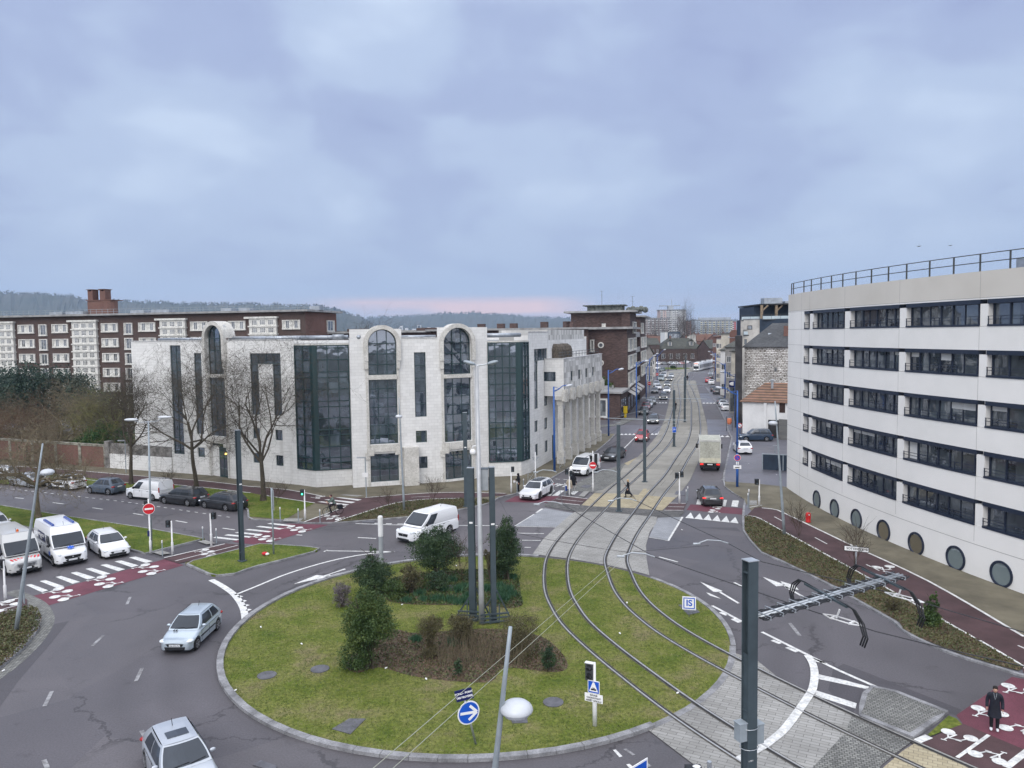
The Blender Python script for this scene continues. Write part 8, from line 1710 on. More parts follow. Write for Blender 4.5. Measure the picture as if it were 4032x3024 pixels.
def cable_arm():
 z0=height(pN,'D',0,1475);s=pN+fa*.2+Vector((0,0,z0));e=at_depth('D',1170,1098,25.6);zt=e.z;d=(e-s);Ln=d.length;d.normalize();sd_=d.cross(Vector((0,0,1))).normalized();up=sd_.cross(d)
 root=thing('cable_arm','galvanised arm with black cable bundles reaching from the foreground mast over the road','cable arm',(s.x,s.y,s.z));m=MB()
 for o in(-.07,.07):m.tube([s+sd_*o,e+sd_*o],.045,8)
 m.build('arm_tube',STEEL,root,smooth=True)
 rr=random.Random(2)
 for k in range(13):
  p=s+d*Ln*(k+.5)/13;m=MB();m.bar(p-sd_*.36-up*.03,p+sd_*.36-up*.03,.045,.03);m.bar(p-sd_*.36+up*.06,p+sd_*.36+up*.06,.03,.02)
  for o in(-.36,.36):m.bar(p+sd_*o-up*.04,p+sd_*o+up*.07,.02)
  m.build('cross_bracket',STEEL,root)
 BK=mat('black_cable',(.02,.021,.025),.5,.05)
 for o in(-.29,-.21,-.14,.14,.21,.30):
  m=MB();n=40;end=1 if abs(o)>.2 else .62;m.tube([s+d*Ln*end*k/n+sd_*(o+rr.uniform(-.012,.012))+up*(.03-.06*abs(_s(math.pi*13*end*k/n))+rr.uniform(-.012,.012))for k in range(n+1)],.028,5);m.build('cable',BK,root)
 for f,r1,r2,name_ in((.48,('D',365,1198),('D',722,1336),'a'),(.88,('D',850,1045),('D',1205,1162),'b')):
  c=s+d*Ln*f;a=at_depth(*r1,c.y+1.1);b=at_depth(*r2,c.y-1.1);a.z=b.z=c.z+.02;m=MB();m.bar(a,b,.09,.07);m.build('cross_beam',CATG,root)
  for P_,sg in((a,-1),(b,1)):
   for j in range(3):m=MB();w_=(b-a).normalized()*sg;m.tube([P_-w_*1.0+sd_*.03*j,P_+up*.05,P_+w_*(.25+.07*j)+up*.02,P_+w_*(.55+.12*j)-up*.25,P_+w_*(.75+.1*j)-up*.62,P_+w_*(.60+.1*j)-up*.95],.026,5);m.build('jumper_cable',BK,root)
 return root
cable_arm()
WIRE=mat('dark_wire',(.05,.05,.055),.5,.05,metal=.4);WIREL=mat('pale_stay_wire',(.36,.37,.30),.6,.05)
def wire(label,pts,r_=.016,m_=None,sag=.0,name='overhead_wire',cat='wire',group='overhead tram wires',fit=()):
 o=thing(name,label,cat,tuple(pts[0]),0,group);m=MB();P_=[]
 for a,b in zip(pts,pts[1:]):
  n=8
  for k in range(n):t=k/n;q=a.lerp(b,t);q.z-=sag*4*t*(1-t);P_.append(q)
 P_.append(Vector(pts[-1]));m.tube(P_,r_,5);m.build('wire',m_ or WIRE,o)
 for q,dv in fit:m=MB();q=Vector(q);dv=Vector(dv);m.tube([q,q+dv*.35+Vector((0,0,.12)),q+dv*.9+Vector((0,0,.16)),q+dv*1.25+Vector((0,0,.04))],.028,6);m.tube([q+dv*1.2,q+dv*1.5],.05,6);m.build('pull_off_arm',STEEL,o)
 return o
def w3(*L3):return[g(r_,x,y,z=z)for r_,x,y,z in L3]
A1=w3(('S',430,700,6.2),('T',850,350,6.1),('C',475,522,6.1),('C',1278,980,6.0),('C',2060,1248,6.0),('D',430,1408,6.0),('D',960,1578,6.0),('D',1700,1760,6.0),('D',2600,1960,6.0))
wire('overhead wire crossing the picture low, above the left-hand tram track',A1,fit=[(A1[2],(-1,.05,0)),(A1[3],(-1,.1,0)),(A1[1],(-1,0,0))])
A2=w3(('S',700,500,6.2),('C',950,240,6.1),('C',1120,492,6.1),('C',1920,862,6.0),('D',0,990,6.0),('D',1130,1262,6.0),('D',1590,1405,6.0),('D',2300,1610,6.0))
wire('overhead wire crossing the picture above the right-hand tram track',A2,fit=[(A2[2],(-1,.05,0)),(A2[3],(-1,0,0)),(A2[1],(-1,0,0))])
for(r_,x,y),lab in((('D',680,1480),'left-hand'),(('D',1200,1290),'right-hand')):
 c=g(r_,x,y,z=6.05);o=thing('section_insulator',f'pale section insulator hanging in the {lab} overhead wire','insulator',tuple(c),0,'section insulators');m=MB();d=Vector((.6,-.8,0)).normalized();n=Vector((-d.y,d.x,0))
 for s_ in(-1,1):m.tube([c-d*.65,c-d*.35+n*.14*s_,c+d*.35+n*.14*s_,c+d*.65],.022,5)
 m.bar(c-d*.3-n*.16,c-d*.3+n*.16,.05);m.bar(c+d*.3-n*.16,c+d*.3+n*.16,.05);m.tube([c-d*.2,c-d*.1+Vector((0,0,.3))],.03,5);m.build('frame',WPOST,o)
wire('thin pale stay wire, upper of the two over the lawn',[at_depth('F',900,1780,9.0),g('G',0,655,z=7.2),g('C',1020,945,z=6.3)],.006,WIREL,.0,'stay_wire','wire','pale stay wires');wire('thin pale stay wire, lower of the two over the lawn',[at_depth('F',1080,1780,9.0),g('G',0,760,z=7.2),g('C',1000,1003,z=6.2)],.006,WIREL,.0,'stay_wire','wire','pale stay wires')
wire('dark span wire from the slim mast to the foreground mast',[pC+Vector((0,0,6.5)),g('C',80,773,z=6.6),g('C',1090,945,z=6.1)],.009,WIRE,.05,'stay_wire','wire','dark stay wires')
wire('dark stay wire towards the curved building',[g('C',1090,935,z=6.1),g('C',1750,880,z=6.3)],.009,WIRE,0,'stay_wire','wire','dark stay wires')
SM=[('C',965,582,'S',330,488,'nearest street mast, at the pale crossing'),('S',758,1396,'S',755,248,'second street mast between the tracks'),('S',1222,836,'Q',1615,1348,'third street mast, carrying a blue sign'),('S',1392,450,'Q',1790,1138,'fourth street mast between the tracks'),('S',1400,130,'Q',1803,868,'fifth street mast between the tracks'),('Q',1812,1300,'Q',1818,800,'sixth and furthest street mast')]
for k,(r1,x1,y1,r2,x2,y2,lab)in enumerate(SM):
 p=g(r1,x1,y1,z=.03);h=height(p,r2,x2,y2)-.03;root=thing('catenary_mast',f'slim grey {lab}','mast',(p.x,p.y,p.z),0,'masts between the street tracks');m=MB();w_=.14 if k<5 else .12;B=Vector(p);m.box(p.x-w_,p.x+w_,p.y-w_,p.y+w_,.03,h);m.build('column',CATG,root);m=MB();m.box(p.x-w_*1.8,p.x+w_*1.8,p.y-w_*1.8,p.y+w_*1.8,.03,.09);m.build('foot',CATG,root)
 t=street_dir(p.y);n=Vector((-t.y,t.x,0));z=6.3
 if k:
  for s_ in(-1,1):m=MB();m.tube([B+Vector((0,0,z)),B+n*s_*4.2+Vector((0,0,z+.05))],.035,6);m.tube([B+Vector((0,0,z+1.0)),B+n*s_*3.2+Vector((0,0,z+.06))],.012,4);m.tube([B+n*s_*2.9+Vector((0,0,z)),B+n*s_*3.2+Vector((0,0,z-.3)),B+n*s_*2.4+Vector((0,0,z-.4))],.02,4);m.build('bracket',STEELP,root)
 if k==2:m=MB();c=B+Vector((0,-w_-.02,height(p,'S',1220,572)));m.obox(c,(.24,0,0),(0,.012,0),(0,0,.35));s_=m.build('sign',SBLUE,root);text_mb('30',.3,c+Vector((0,-.016,.03)),(1,0,0),(0,0,1),.001).build('lettering',TXW,s_);m=MB();m.obox(c+Vector((0,0,0)),(.26,0,0),(0,.008,0),(0,0,.37));m.build('border',TXW,s_)
for sgn,o_ in((1,'left-hand'),(-1,'right-hand')):
 cp=cA if sgn>0 else cB;ys=[62,90,110,128,150,180,215,250];P_=[]
 for i_,y in enumerate(ys):q=min(cp,key=lambda a:abs(a.y-y));P_.append(Vector((q.x+(.25 if i_%2 else-.25),q.y,6.0)))
 wire(f'contact wire running up the street above the {o_} track',P_,.014,WIRE,.02)
p=g('B',1985,1560,z=.04);h=height(p,'M',1940,752);root=thing('twin_lamp_mast','tall silver lamp mast with two cobra-head lamps and a dome camera on the island','street lamp',(p.x,p.y,p.z));top=at_depth('M',1940,752,p.y);m=MB();m.tube([Vector(p),Vector(p)+(top-Vector(p))*.12,top],[.16,.14,.085],14);m.build('pole',mat('silver_lamp_pole',(.40,.41,.42),.45,.08,1.5,metal=.3),root,smooth=True)
for x0,y0,x1,y1,s_ in((1930,742,1822,712,-1),(2028,738,2128,712,1)):
 a,b=at_depth('M',x0,y0,p.y),at_depth('M',x1,y1,p.y);m=MB();m.tube([top,a],.035,8);m.build('arm',STEEL,root);d=(b-a).normalized();m=MB();m.ell((a+b)/2,(b-a).length/2,.2,.10,16,8,rot=d.to_track_quat('X','Z').to_matrix());lo=m.build('lamp_head',STEELP,root,smooth=True);m=MB();m.ell((a+b)/2-Vector((0,0,.05)),(b-a).length*.3,.15,.06,14,6,rot=d.to_track_quat('X','Z').to_matrix());m.build('lamp_glass',GLASSW,lo,smooth=True)
c=at_depth('M',1906,1505,p.y);m=MB();m.ell(c,.16,.16,.17);m.tube([c+Vector((0,0,.1)),c+Vector((0,0,.3)),c+Vector((.3,0,.36)),c+Vector((.48,0,.34))],.035,6);m.build('dome_camera',WPOST,root,smooth=True)
def lean_lamp(label,base,top,lamp,sc_=1.0,group='leaning lamp masts with mushroom lamps',side=1):
 root=thing('leaning_lamp',label,'street lamp',tuple(base),0,group);m=MB();a,b=Vector(base),Vector(top);n=8;m.tube([a.lerp(b,k/n)for k in range(n+1)],[.105*sc_*(1-.72*(k/n))+.01 for k in range(n+1)],12);m.build('pole',STEELP,root,smooth=True)
 l=Vector(lamp);R_=.33*sc_;m=MB();m.lathe([(R_*.30,-.09),(R_*.98,-.07),(R_*1.02,-.03),(R_*.93,.04),(R_*.72,.10),(R_*.4,.135),(.01,.145)],20,c=l);lo=m.build('lamp_head',GLASSW,root,smooth=True);t=(l.z-a.z)/(b.z-a.z);q=a.lerp(b,t);m=MB();m.tube([q+Vector((0,0,-.10)),l-Vector((0,0,.08))],.04*sc_,8);m.build('arm',STEELP,root,smooth=True);m=MB();m.lathe([(R_*.85,-.072),(R_*.75,-.15),(R_*.3,-.17)],18,c=l);m.build('lamp_glass',GLASSW,lo,smooth=True);return root
def lean_px(label,b_,t_,l_,z=.1,dt=-.3,sc_=1.0):p=g(*b_,z=z);lean_lamp(label,p,at_depth(*t_,p.y+dt),at_depth(*l_,p.y-.1),sc_)
lean_px('strongly leaning grey lamp mast in the planted corner at the left',('E',140,465),('L',372,1430),('A',412,238));lean_px('slim leaning lamp mast with a small dome before the arched bays',('B',1308,575),('M',1262,1030),('M',1262,1192),sc_=.9);lean_px('leaning lamp mast beside the right-hand cycle path',('D',190,765),('W',1668,442),('W',1625,912))
pb=Vector((-.72,15.2,0));q0=at_depth('G',-112,1659,15.2);q1=at_depth('G',22,430,15.0);dq=(q1-q0);bs=q0-dq*(q0.z/dq.z);lean_lamp('near leaning lamp mast with a big white mushroom lamp at the lower edge',bs,q1,at_depth('G',75,1135,15.1),1.0)
p=g('A',1318,905,z=.12);top=at_depth('L',1292,1240,p.y);root=thing('twin_lamp_mast','slim twin-armed lamp mast on the median lawn behind the no-entry sign','street lamp',tuple(p));m=MB();m.tube([Vector(p),top],[.09,.055],10);m.build('pole',STEELP,root,smooth=True)
for x,y in((1142,1222),(1435,1200)):l=at_depth('L',x,y,p.y);m=MB();m.tube([top,(top+l)/2+Vector((0,0,-.12)),l],.03,6);m.build('arm',STEEL,root);m=MB();m.ell(l,.50,.2,.10,14,8);m.build('lamp_head',GLASSW,root,smooth=True)
for b_,t_,l_,lab in((('B',980,460),('B',968,112),('B',935,115),'small grey lamp with a notice plate on the pavement before the office'),(('A',1098,245),('L',1088,1402),('L',1060,1404),'small grey lamp beside the white garden wall')):
 p=g(*b_,z=.1);top=at_depth(*t_,p.y);l=at_depth(*l_,p.y);root=thing('pavement_lamp',lab,'street lamp',tuple(p),0,'small pavement lamps');m=MB();m.tube([Vector(p),top],.05,8);m.build('pole',STEELP,root);m=MB();m.obox(l,(.42,0,0),(0,.12,0),(0,0,.05));m.build('lamp_head',STEEL,root)
 if 'notice' in lab:m=MB();c=at_depth('B',968,265,p.y-.08);m.obox(c,(.28,0,0),(0,.015,0),(0,0,.2));m.build('notice_plate',WPOST,root)
BL=[(('T',812,332),('N',398,935),('N',523,922),'by the office overhang columns'),(('N',877,1362),('N',873,790),('N',980,780),'at the side-street corner before the patterned brick wall'),(('S',628,388),('N',1122,722),('N',1209,708),'beside the parked black car on the left'),(('N',1204,1040),('N',1204,760),('N',1275,662),'further along the left pavement'),(('N',1232,935),('N',1232,690),('N',1300,645),'far along the left pavement'),(('N',1300,880),('N',1285,660),('N',1350,610),'last but one along the left pavement'),(('V',290,480),('N',1992,970),('N',1832,940),'over the white hatchback in the yard'),(('N',1978,1228),('N',2010,825),('N',1896,805),'beyond the orange bin on the right'),(('N',1890,1035),('N',1985,730),('N',1888,708),'near the blue shop sign on the right'),(('N',1807,870),('N',1790,640),('N',1735,628),'next to the distant parked cars on the right'),(('N',1858,900),('N',1893,668),('N',1810,655),'far along the right pavement')]
for b_,t_,l_,lab in BL:
 p=g(*b_,z=.1);bx_,_=px(*b_);tx,ty=px(*t_);lx,ly=px(*l_);h=zat(p,'P',tx,ty);top=Vector((p.x,p.y,h));l=at_depth('P',bx_+(lx-tx),ly,p.y);root=thing('blue_street_lamp',f'blue street lamp with a curved arm {lab}','street lamp',tuple(p),0,'blue street lamps along the street');m=MB();m.tube([Vector(p),top],[.13,.085],10);m.build('pole',BLUEP,root,smooth=True)
 m=MB();d=l-top;m.tube([top-Vector((0,0,.5)),top+d*.3+Vector((0,0,-.35)),top+d*.6+Vector((0,0,.0)),l+Vector((0,0,.06))],[.07,.06,.05,.035],8);m.tube([top,top+d*.35+Vector((0,0,-.25))],.03,6);m.build('arm',BLUEP,root,smooth=True);m=MB();m.ell(l-Vector((0,0,.05)),.42,.26,.16,14,8,rot=Matrix.Rotation(.25*(1 if d.x<0 else-1),3,'Y'));m.build('lamp_head',GLASSW,root,smooth=True)
def disc(mb,c,r_,nn,o,m=0,n=28):mb.lathe([(r_,0),(r_,.014)],n,m=m,c=Vector(c)+Vector(nn)*o,ax=nn)
def facing(p,yaw=0.0):v=Vector((-p.x,-p.y,0)).normalized();return Vector((v.x*_c(yaw)-v.y*_s(yaw),v.x*_s(yaw)+v.y*_c(yaw),0))
def post(root,p,h,r_=.04,m_=None,collar=False):
 m=MB();P=Vector(p)
 if collar:m.lathe([(.085,0),(.085,.85),(.055,.92),(.05,h)],12,c=P)
 else:m.tube([P,P+Vector((0,0,h))],r_,10)
 return m.build('post',m_ or STEEL,root,smooth=True)
def no_entry(label,b_,t_,s_,z=.1,sr=.34,pm=None,yaw=0,group='red no-entry signs',collar=False):
 p=g(*b_,z=z);h=height(p,*t_)-z;zs_=height(p,*s_);root=thing('no_entry_sign',label,'road sign',tuple(p),0,group);post(root,p,h,.04,pm or WPOST,collar);nn=facing(p,yaw);c=Vector((p.x,p.y,zs_))+nn*.10
 m=MB();disc(m,c,sr*1.08,nn,0);d_=m.build('sign_disc',TXW,root);m=MB();disc(m,c,sr,nn,.012);m.build('red_face',RED,d_);r_=Vector((0,0,1)).cross(nn);m=MB();m.obox(c+nn*.035,r_*sr*.72,nn*.004,Vector((0,0,sr*.17)));m.build('white_bar',TXW,d_);return root,p,nn
r_,p,nn=no_entry('red no-entry sign on a white post at the end of the median lawn',('A',1313,945),('A',1308,470),('A',1308,557),.12,.36,collar=True);m=MB();m.obox(Vector((p.x,p.y,height(p,'A',1285,545)))-nn*.12+Vector((-.12,0,0)),(.16,0,0),(0,.12,0),(0,0,.42));m.build('signal_box',BLACK,r_);m=MB();m.obox(Vector((p.x-.07,p.y,height(p,'A',1298,775))),(.07,0,0),(0,.07,0),(0,0,.2));m.build('push_button',NAVY,r_)
r_,p,nn=no_entry('red no-entry sign on a tall white signal post beside the white van',('T',1482,702),('T',1468,-20),('T',1468,228),.05,.33,collar=True);c=Vector((p.x,p.y,height(p,'T',1505,130)));rt=Vector((0,0,1)).cross(nn)
m=MB();m.obox(c+rt*.28,rt*.15,nn*.12,Vector((0,0,.55)));m.build('signal_head',BLACK,r_);m=MB();m.obox(c-rt*.18+Vector((0,0,.2)),rt*.13,nn*.1,Vector((0,0,.18)));m.build('signal_head',BLACK,r_)
no_entry('distant red no-entry sign beside the parked cars on the left',('N',1232,990),('N',1230,885),('N',1230,906),.1,.42,BLUEP);no_entry('furthest red no-entry sign on the left pavement',('N',1300,900),('N',1299,815),('N',1299,827),.1,.42,BLUEP)
def white_signal(label,b_,t_,heads,z=.1,group='white signal posts at the crossings',green=False,hh=.24,zc=None):
 p=g(*b_,z=z);h=height(p,*t_)-z;root=thing('pedestrian_signal',label,'traffic signal',tuple(p),0,group);post(root,p,h,.05,WPOST,True);nn=facing(p)
 for r_,x,y in heads:
  q=at_depth(r_,x,y,p.y);m=MB();m.obox(q,(.15,0,0),(0,.13,0),(0,0,hh));m.obox(q+Vector((0,-.15,hh*.55)),(.13,0,0),(0,.06,0),(0,0,.015));m.obox(q+Vector((0,-.15,0)),(.13,0,0),(0,.06,0),(0,0,.012));ho=m.build('signal_head',BLACK,root)
  for dz2 in(-.5,.5):m=MB();m.lathe([(.085,0),(.085,.01)],14,c=q+Vector((0,-.131,hh*dz2)),ax=(0,-1,0));m.build('lens',GREENON if green and dz2<0 else CATG,ho)
  m=MB();m.bar(Vector((p.x,p.y,q.z)),q,.04);m.build('bracket',WPOST,root)
 return root
for k in[('white signal post at the near end of the left zebra crossing',('A',1504,960),('A',1495,665),[('A',1467,690)],.005),('white signal post at the far end of the median',('A',1842,882),('A',1835,602),[('A',1860,620)],.1),('white signal post beside the works van',('A',48,1355),('A',28,1015),[('A',8,1040)],.005),('white signal post left of the waiting pedestrians',('T',60,712),('T',42,270),[('T',82,300)],.1),('white signal post in front of the group of pedestrians',('T',1073,765),('T',1065,306),[('T',1023,340),('T',1097,372)],.04),('white twin-headed signal post on the tram bed',('C',1494,515),('C',1490,240),[('C',1472,270),('C',1512,260)],.04),('white signal post on the sandy pavement',('V',770,1620),('V',770,1045),[('V',718,1088)],.11),('white signal post by the far left pavement',('T',480,480),('T',472,0),[],.1)]:white_signal(*k[:4],z=k[4])
white_signal('white signal post with a lit green man on the path',('B',446,656),('B',443,395),[('B',422,417)],.1,green=True)
BO=[('A',1416,970,835,'at the near end of the median'),('A',1768,835,715,'left of the two at the far end of the median'),('A',1886,860,730,'right of the two at the far end of the median'),('A',212,1390,1220,'by the planted corner'),('B',230,670,545,'leftmost of three at the path end'),('B',388,683,558,'middle of three at the path end'),('B',576,685,565,'rightmost of three, below the cyclist'),('T',272,635,465,'behind the crossover car'),('T',160,735,515,'beside the hooded pedestrian'),('T',995,755,540,'left of the pedestrian group'),('C',1553,510,392,'left of two by the twin-headed signal'),('C',1566,490,366,'right of two by the twin-headed signal'),('V',545,1640,1250,'at the kerb of the sandy pavement'),('V',524,1650,1335,'shorter, at the kerb of the sandy pavement')]
b0=None
for r_,x,y,yt,lab in BO:
 p=g(r_,x,y,z=.1 if r_ in 'BTV' else .01);h=height(p,r_,x,yt)-p.z
 if b0 is None:b0=thing('bollard',f'white-topped bollard {lab}','bollard',tuple(p),0,'slim grey bollards');h0=h;m=MB();m.lathe([(.04,0),(.04,h*.86)],10,c=p);m.build('shaft',STEELP,b0);m=MB();m.lathe([(.045,h*.86),(.05,h*.87),(.05,h*.98),(.03,h)],10,c=p);m.build('cap',WPOST,b0)
 else:copy_tree(b0,tuple(p),0,f'white-topped bollard {lab}',scale=(1,1,h/h0))
p=g('B',172,955,z=.12);h=height(p,'B',150,380)-.12;root=thing('direction_sign','grey direction sign seen from behind on the triangular lawn','road sign',tuple(p));post(root,p,h,.06,STEELP)
for k,(y0,y1)in enumerate(((392,452),(456,510),(514,568))):z1,z0=height(p,'B',160,y0),height(p,'B',160,y1);m=MB();m.obox((p.x+.08,p.y,(z0+z1)/2),(.14,-.30,0),(.012,.006,0),(0,0,(z1-z0)/2));m.build('panel',SIGNB,root)
p=g('A',2212+95,965,z=.12);root=thing('flag_bouquet','small red and white bouquet laid at the foot of the grey direction sign','bouquet',tuple(p));m=MB();m.ell(p+Vector((0,0,.12)),.22,.14,.12,10,6);m.build('red_flowers',RED,root);m=MB();m.ell(p+Vector((.18,-.05,.10)),.14,.12,.09,8,5);m.build('white_paper',TXW,root)
p=g('I',472,380,z=.04);p=Vector((p.x,p.y,.04));z0,z1=height(p,'B',1102,800),height(p,'B',1100,622);root=thing('marker_column','grey column with a white cylindrical top behind the slender holly','column',tuple(p));m=MB();m.lathe([(.14,0),(.14,z0-.04)],16,c=p);m.build('shaft',SIGNB,root,smooth=False);m=MB();m.lathe([(.15,z0-.04),(.16,z0),(.16,z1-.12),(.12,z1-.04)],16,c=p);m.build('white_top',WPOST,root)
p=g('F',1932,1450,z=.04);nn=facing(p,.45);rt=Vector((0,0,1)).cross(nn);q=at_depth('F',1862,1170,p.y-.05);lean=(q-Vector(p));root=thing('keep_right_sign','round blue arrow sign on a tilted post with a small name plate above','road sign',tuple(p));top=Vector(p)+lean*(height(p,'F',1848,1022)/q.z);m=MB();m.tube([Vector(p),top],.04,10);m.build('post',STEEL,root,smooth=True);c=q+nn*.06;u_=lean.normalized()
m=MB();disc(m,c,.44,nn,0);d_=m.build('sign_disc',TXW,root);m=MB();disc(m,c,.39,nn,.012);m.build('blue_face',SBLUE,d_);m=MB();A_=Vector((0,0,-1))*.10+rt*.99;A_.normalize();Bv=nn.cross(A_)
for k,(a,b,w_)in enumerate([(c-A_*.34,c+A_*.30,.10),(c+A_*.33,c+A_*.02+Bv*.26,.10),(c+A_*.33,c+A_*.02-Bv*.26,.10)]):m.bar(a+nn*(.032+.001*k),b+nn*(.032+.001*k),w_,.006,up=tuple(nn))
m.build('white_arrow',TXW,d_);m=MB();cp_=c+u_*.70;m.obox(cp_,rt*.34,nn*.012,u_*.21);d_=m.build('name_plate',NAVY,root);text_mb('ROND - POINT',.105,cp_+u_*.07+nn*.016,rt,u_,.001,font_bold=.004).build('lettering',TXW,d_);text_mb('DES BRUYERES',.098,cp_-u_*.08+nn*.016,rt,u_,.001,font_bold=.004).build('lettering',TXW,d_)
p=g('C',1578,1500,z=.06);root=thing('blue_is_sign','small square blue bordered sign reading IS above a metal cover','sign',tuple(p));h=height(p,'C',1572,1350);post(root,p,h-.06,.025,STEEL);nn=facing(p);rt=Vector((0,0,1)).cross(nn);c=Vector((p.x,p.y,height(p,'C',1572,1380)))+nn*.04;m=MB();m.obox(c,rt*.35,nn*.01,Vector((0,0,.35)));s_=m.build('panel',TXW,root)
m=MB();
for o1,o2,a,b in((rt,Vector((0,0,1)),.28,.05),):
 for sg in(-1,1):m.obox(c+nn*.013+o2*sg*.27,rt*.29,nn*.003,Vector((0,0,.025)));m.obox(c+nn*.014+rt*sg*.27,rt*.025,nn*.003,Vector((0,0,.245)))
m.build('blue_border',SBLUE,s_);text_mb('IS',.46,c+nn*.016,rt,(0,0,1),.001,font_bold=.012).build('lettering',SBLUE,s_)
p=g('G',757,1290,z=.04);h=height(p,'G',750,740)-.04;root=thing('tram_warning_signal','white post with two dark signal lamps and a blue tram warning sign','traffic signal',tuple(p));m=MB();m.lathe([(.085,0),(.085,.95),(.055,1.02),(.05,h)],14,c=p);m.build('post',WPOST,root,smooth=True);nn=facing(p,-.35);rt=Vector((0,0,1)).cross(nn)
c=Vector((p.x,p.y,height(p,'G',715,825)))-rt*.20;H2=(height(p,'G',715,755)-height(p,'G',715,905))/2;m=MB();m.obox(c,rt*.15,nn*.07,Vector((0,0,H2)));ho=m.build('signal_head',DARKGREY,root);m=MB();m.obox(c+Vector((0,0,H2+.01)),rt*.17,nn*.09,Vector((0,0,.012)));m.build('top_plate',WPOST,ho)
for k in(-.48,.48):m=MB();cc=c+Vector((0,0,H2*k))+nn*.07;m.lathe([(.115,0),(.115,.02)],20,c=cc,ax=nn);m.build('lens',BLACK,ho);m=MB();m.face([cc+rt*.13*_c(a)+Vector((0,0,.13*_s(a)))for a in(0,.8,1.57,2.3,3.14)]+[cc+nn*.22+rt*.10*_c(a)+Vector((0,0,.08*_s(a)+.02))for a in(3.14,2.3,1.57,.8,0)]);m.build('visor',BLACK,ho)
zc=(height(p,'G',745,890)+height(p,'G',745,1000))/2;hs=(height(p,'G',745,890)-height(p,'G',745,1000))/2;c=Vector((p.x,p.y,zc))+nn*.10;up_=Vector((0,0,1));m=MB();m.obox(c,rt*hs*.95,nn*.01,up_*hs);s_=m.build('sign_panel',TXW,root);m=MB();m.obox(c+nn*.012,rt*hs*.86,nn*.002,up_*hs*.9);m.build('blue_face',SBLUE,s_);m=MB();m.face([c+nn*.017+rt*x*hs+up_*y*hs for x,y in((-.72,-.68),(.72,-.68),(.12,.78),(-.12,.78))]);m.build('white_triangle',TXW,s_)
m=MB();m.face([c+nn*.019+rt*x*hs+up_*y*hs for x,y in((-.46,-.5),(.46,-.5),(.42,-.24),(-.42,-.24))]);m.bar(c+nn*.02+rt*-.2*hs+up_*-.12*hs,c+nn*.02+rt*.2*hs+up_*-.12*hs,.02);m.build('tram_pictogram',TXK,s_)
z1,z0=height(p,'G',745,1005),height(p,'G',745,1075);c=Vector((p.x,p.y,(z0+z1)/2))+nn*.10;m=MB();m.obox(c,rt*.36,nn*.01,up_*(z1-z0)/2);s_=m.build('text_plate',TXW,root)
for k,t_ in enumerate(('ROUGE','CLIGNOTANT','ARRÊT ABSOLU')):text_mb(t_,.088,c+nn*.014+up_*(.105-.105*k),rt,up_,.001,font_bold=.003).build('lettering',TXK,s_)
p=g('D',793,1060,z=.12);root=thing('direction_sign','white arrow-shaped direction sign over the right-hand ground cover','road sign',tuple(p));post(root,p,height(p,'D',793,855)-.12,.045,STEEL);nn=facing(p);rt=Vector((0,0,1)).cross(nn);c=at_depth('D',798,883,p.y-.1);m=MB();hw2=(892-705)/2/2.1434/FPX*p.y;m.obox(c,rt*hw2,nn*.012,Vector((0,0,hw2*.20)));s_=m.build('panel',TXW,root);m=MB();m.obox(c-nn*.004,rt*(hw2+.03),nn*.012,Vector((0,0,hw2*.20+.03)));m.build('border',TXK,s_)
text_mb('SOTTEVILLE',hw2*.27,c+nn*.016-rt*hw2*.12,rt,(0,0,1),.001,font_bold=.004).build('lettering',TXK,s_);m=MB();m.bar(c+nn*.016+rt*hw2*.70,c+nn*.016+rt*hw2*.9,.03,.004,up=tuple(nn));m.face([c+nn*.017+rt*hw2*.95,c+nn*.017+rt*hw2*.84+Vector((0,0,.07)),c+nn*.017+rt*hw2*.84-Vector((0,0,.07))]);m.build('arrow',TXK,s_)
p=g('V',292,1195,z=.11);root=thing('no_parking_sign','round red and blue no-parking sign on a blue post with two small plates','road sign',tuple(p));h=height(p,'V',285,480)-.1;m=MB();m.tube([Vector(p),Vector(p)+Vector((0,0,h))],.12,12);m.build('post',BLUEP,root,smooth=True);nn=facing(p);rt=Vector((0,0,1)).cross(nn);c=Vector((p.x,p.y,height(p,'V',286,560)))+nn*.14;rs=72/5.53/FPX*p.y
m=MB();disc(m,c,rs,nn,0);d_=m.build('sign_disc',TXW,root);m=MB();disc(m,c,rs*.92,nn,.012);m.build('red_ring',RED,d_);m=MB();disc(m,c,rs*.68,nn,.024);m.build('blue_face',SBLUE,d_);m=MB();m.bar(c+nn*.045-rt*rs*.5+Vector((0,0,rs*.5)),c+nn*.045+rt*rs*.5-Vector((0,0,rs*.5)),.05,.004,up=tuple(nn));m.build('red_stroke',RED,d_)
for y0,y1,w_ in((648,712,.12),(725,800,.36)):z1,z0=height(p,'V',286,y0),height(p,'V',286,y1);c=Vector((p.x,p.y,(z0+z1)/2))+nn*.14;m=MB();m.obox(c,rt*w_,nn*.01,Vector((0,0,(z1-z0)/2)));s_=m.build('plate',TXW,root);m=MB();(m.bar(c+nn*.014-Vector((0,0,.14)),c+nn*.014+Vector((0,0,.14)),.04,.004,up=tuple(nn))if w_<.2 else m.obox(c+nn*.012-Vector((0,0,.05)),rt*.2,nn*.002,Vector((0,0,.045))));m.build('symbol',TXK,s_)
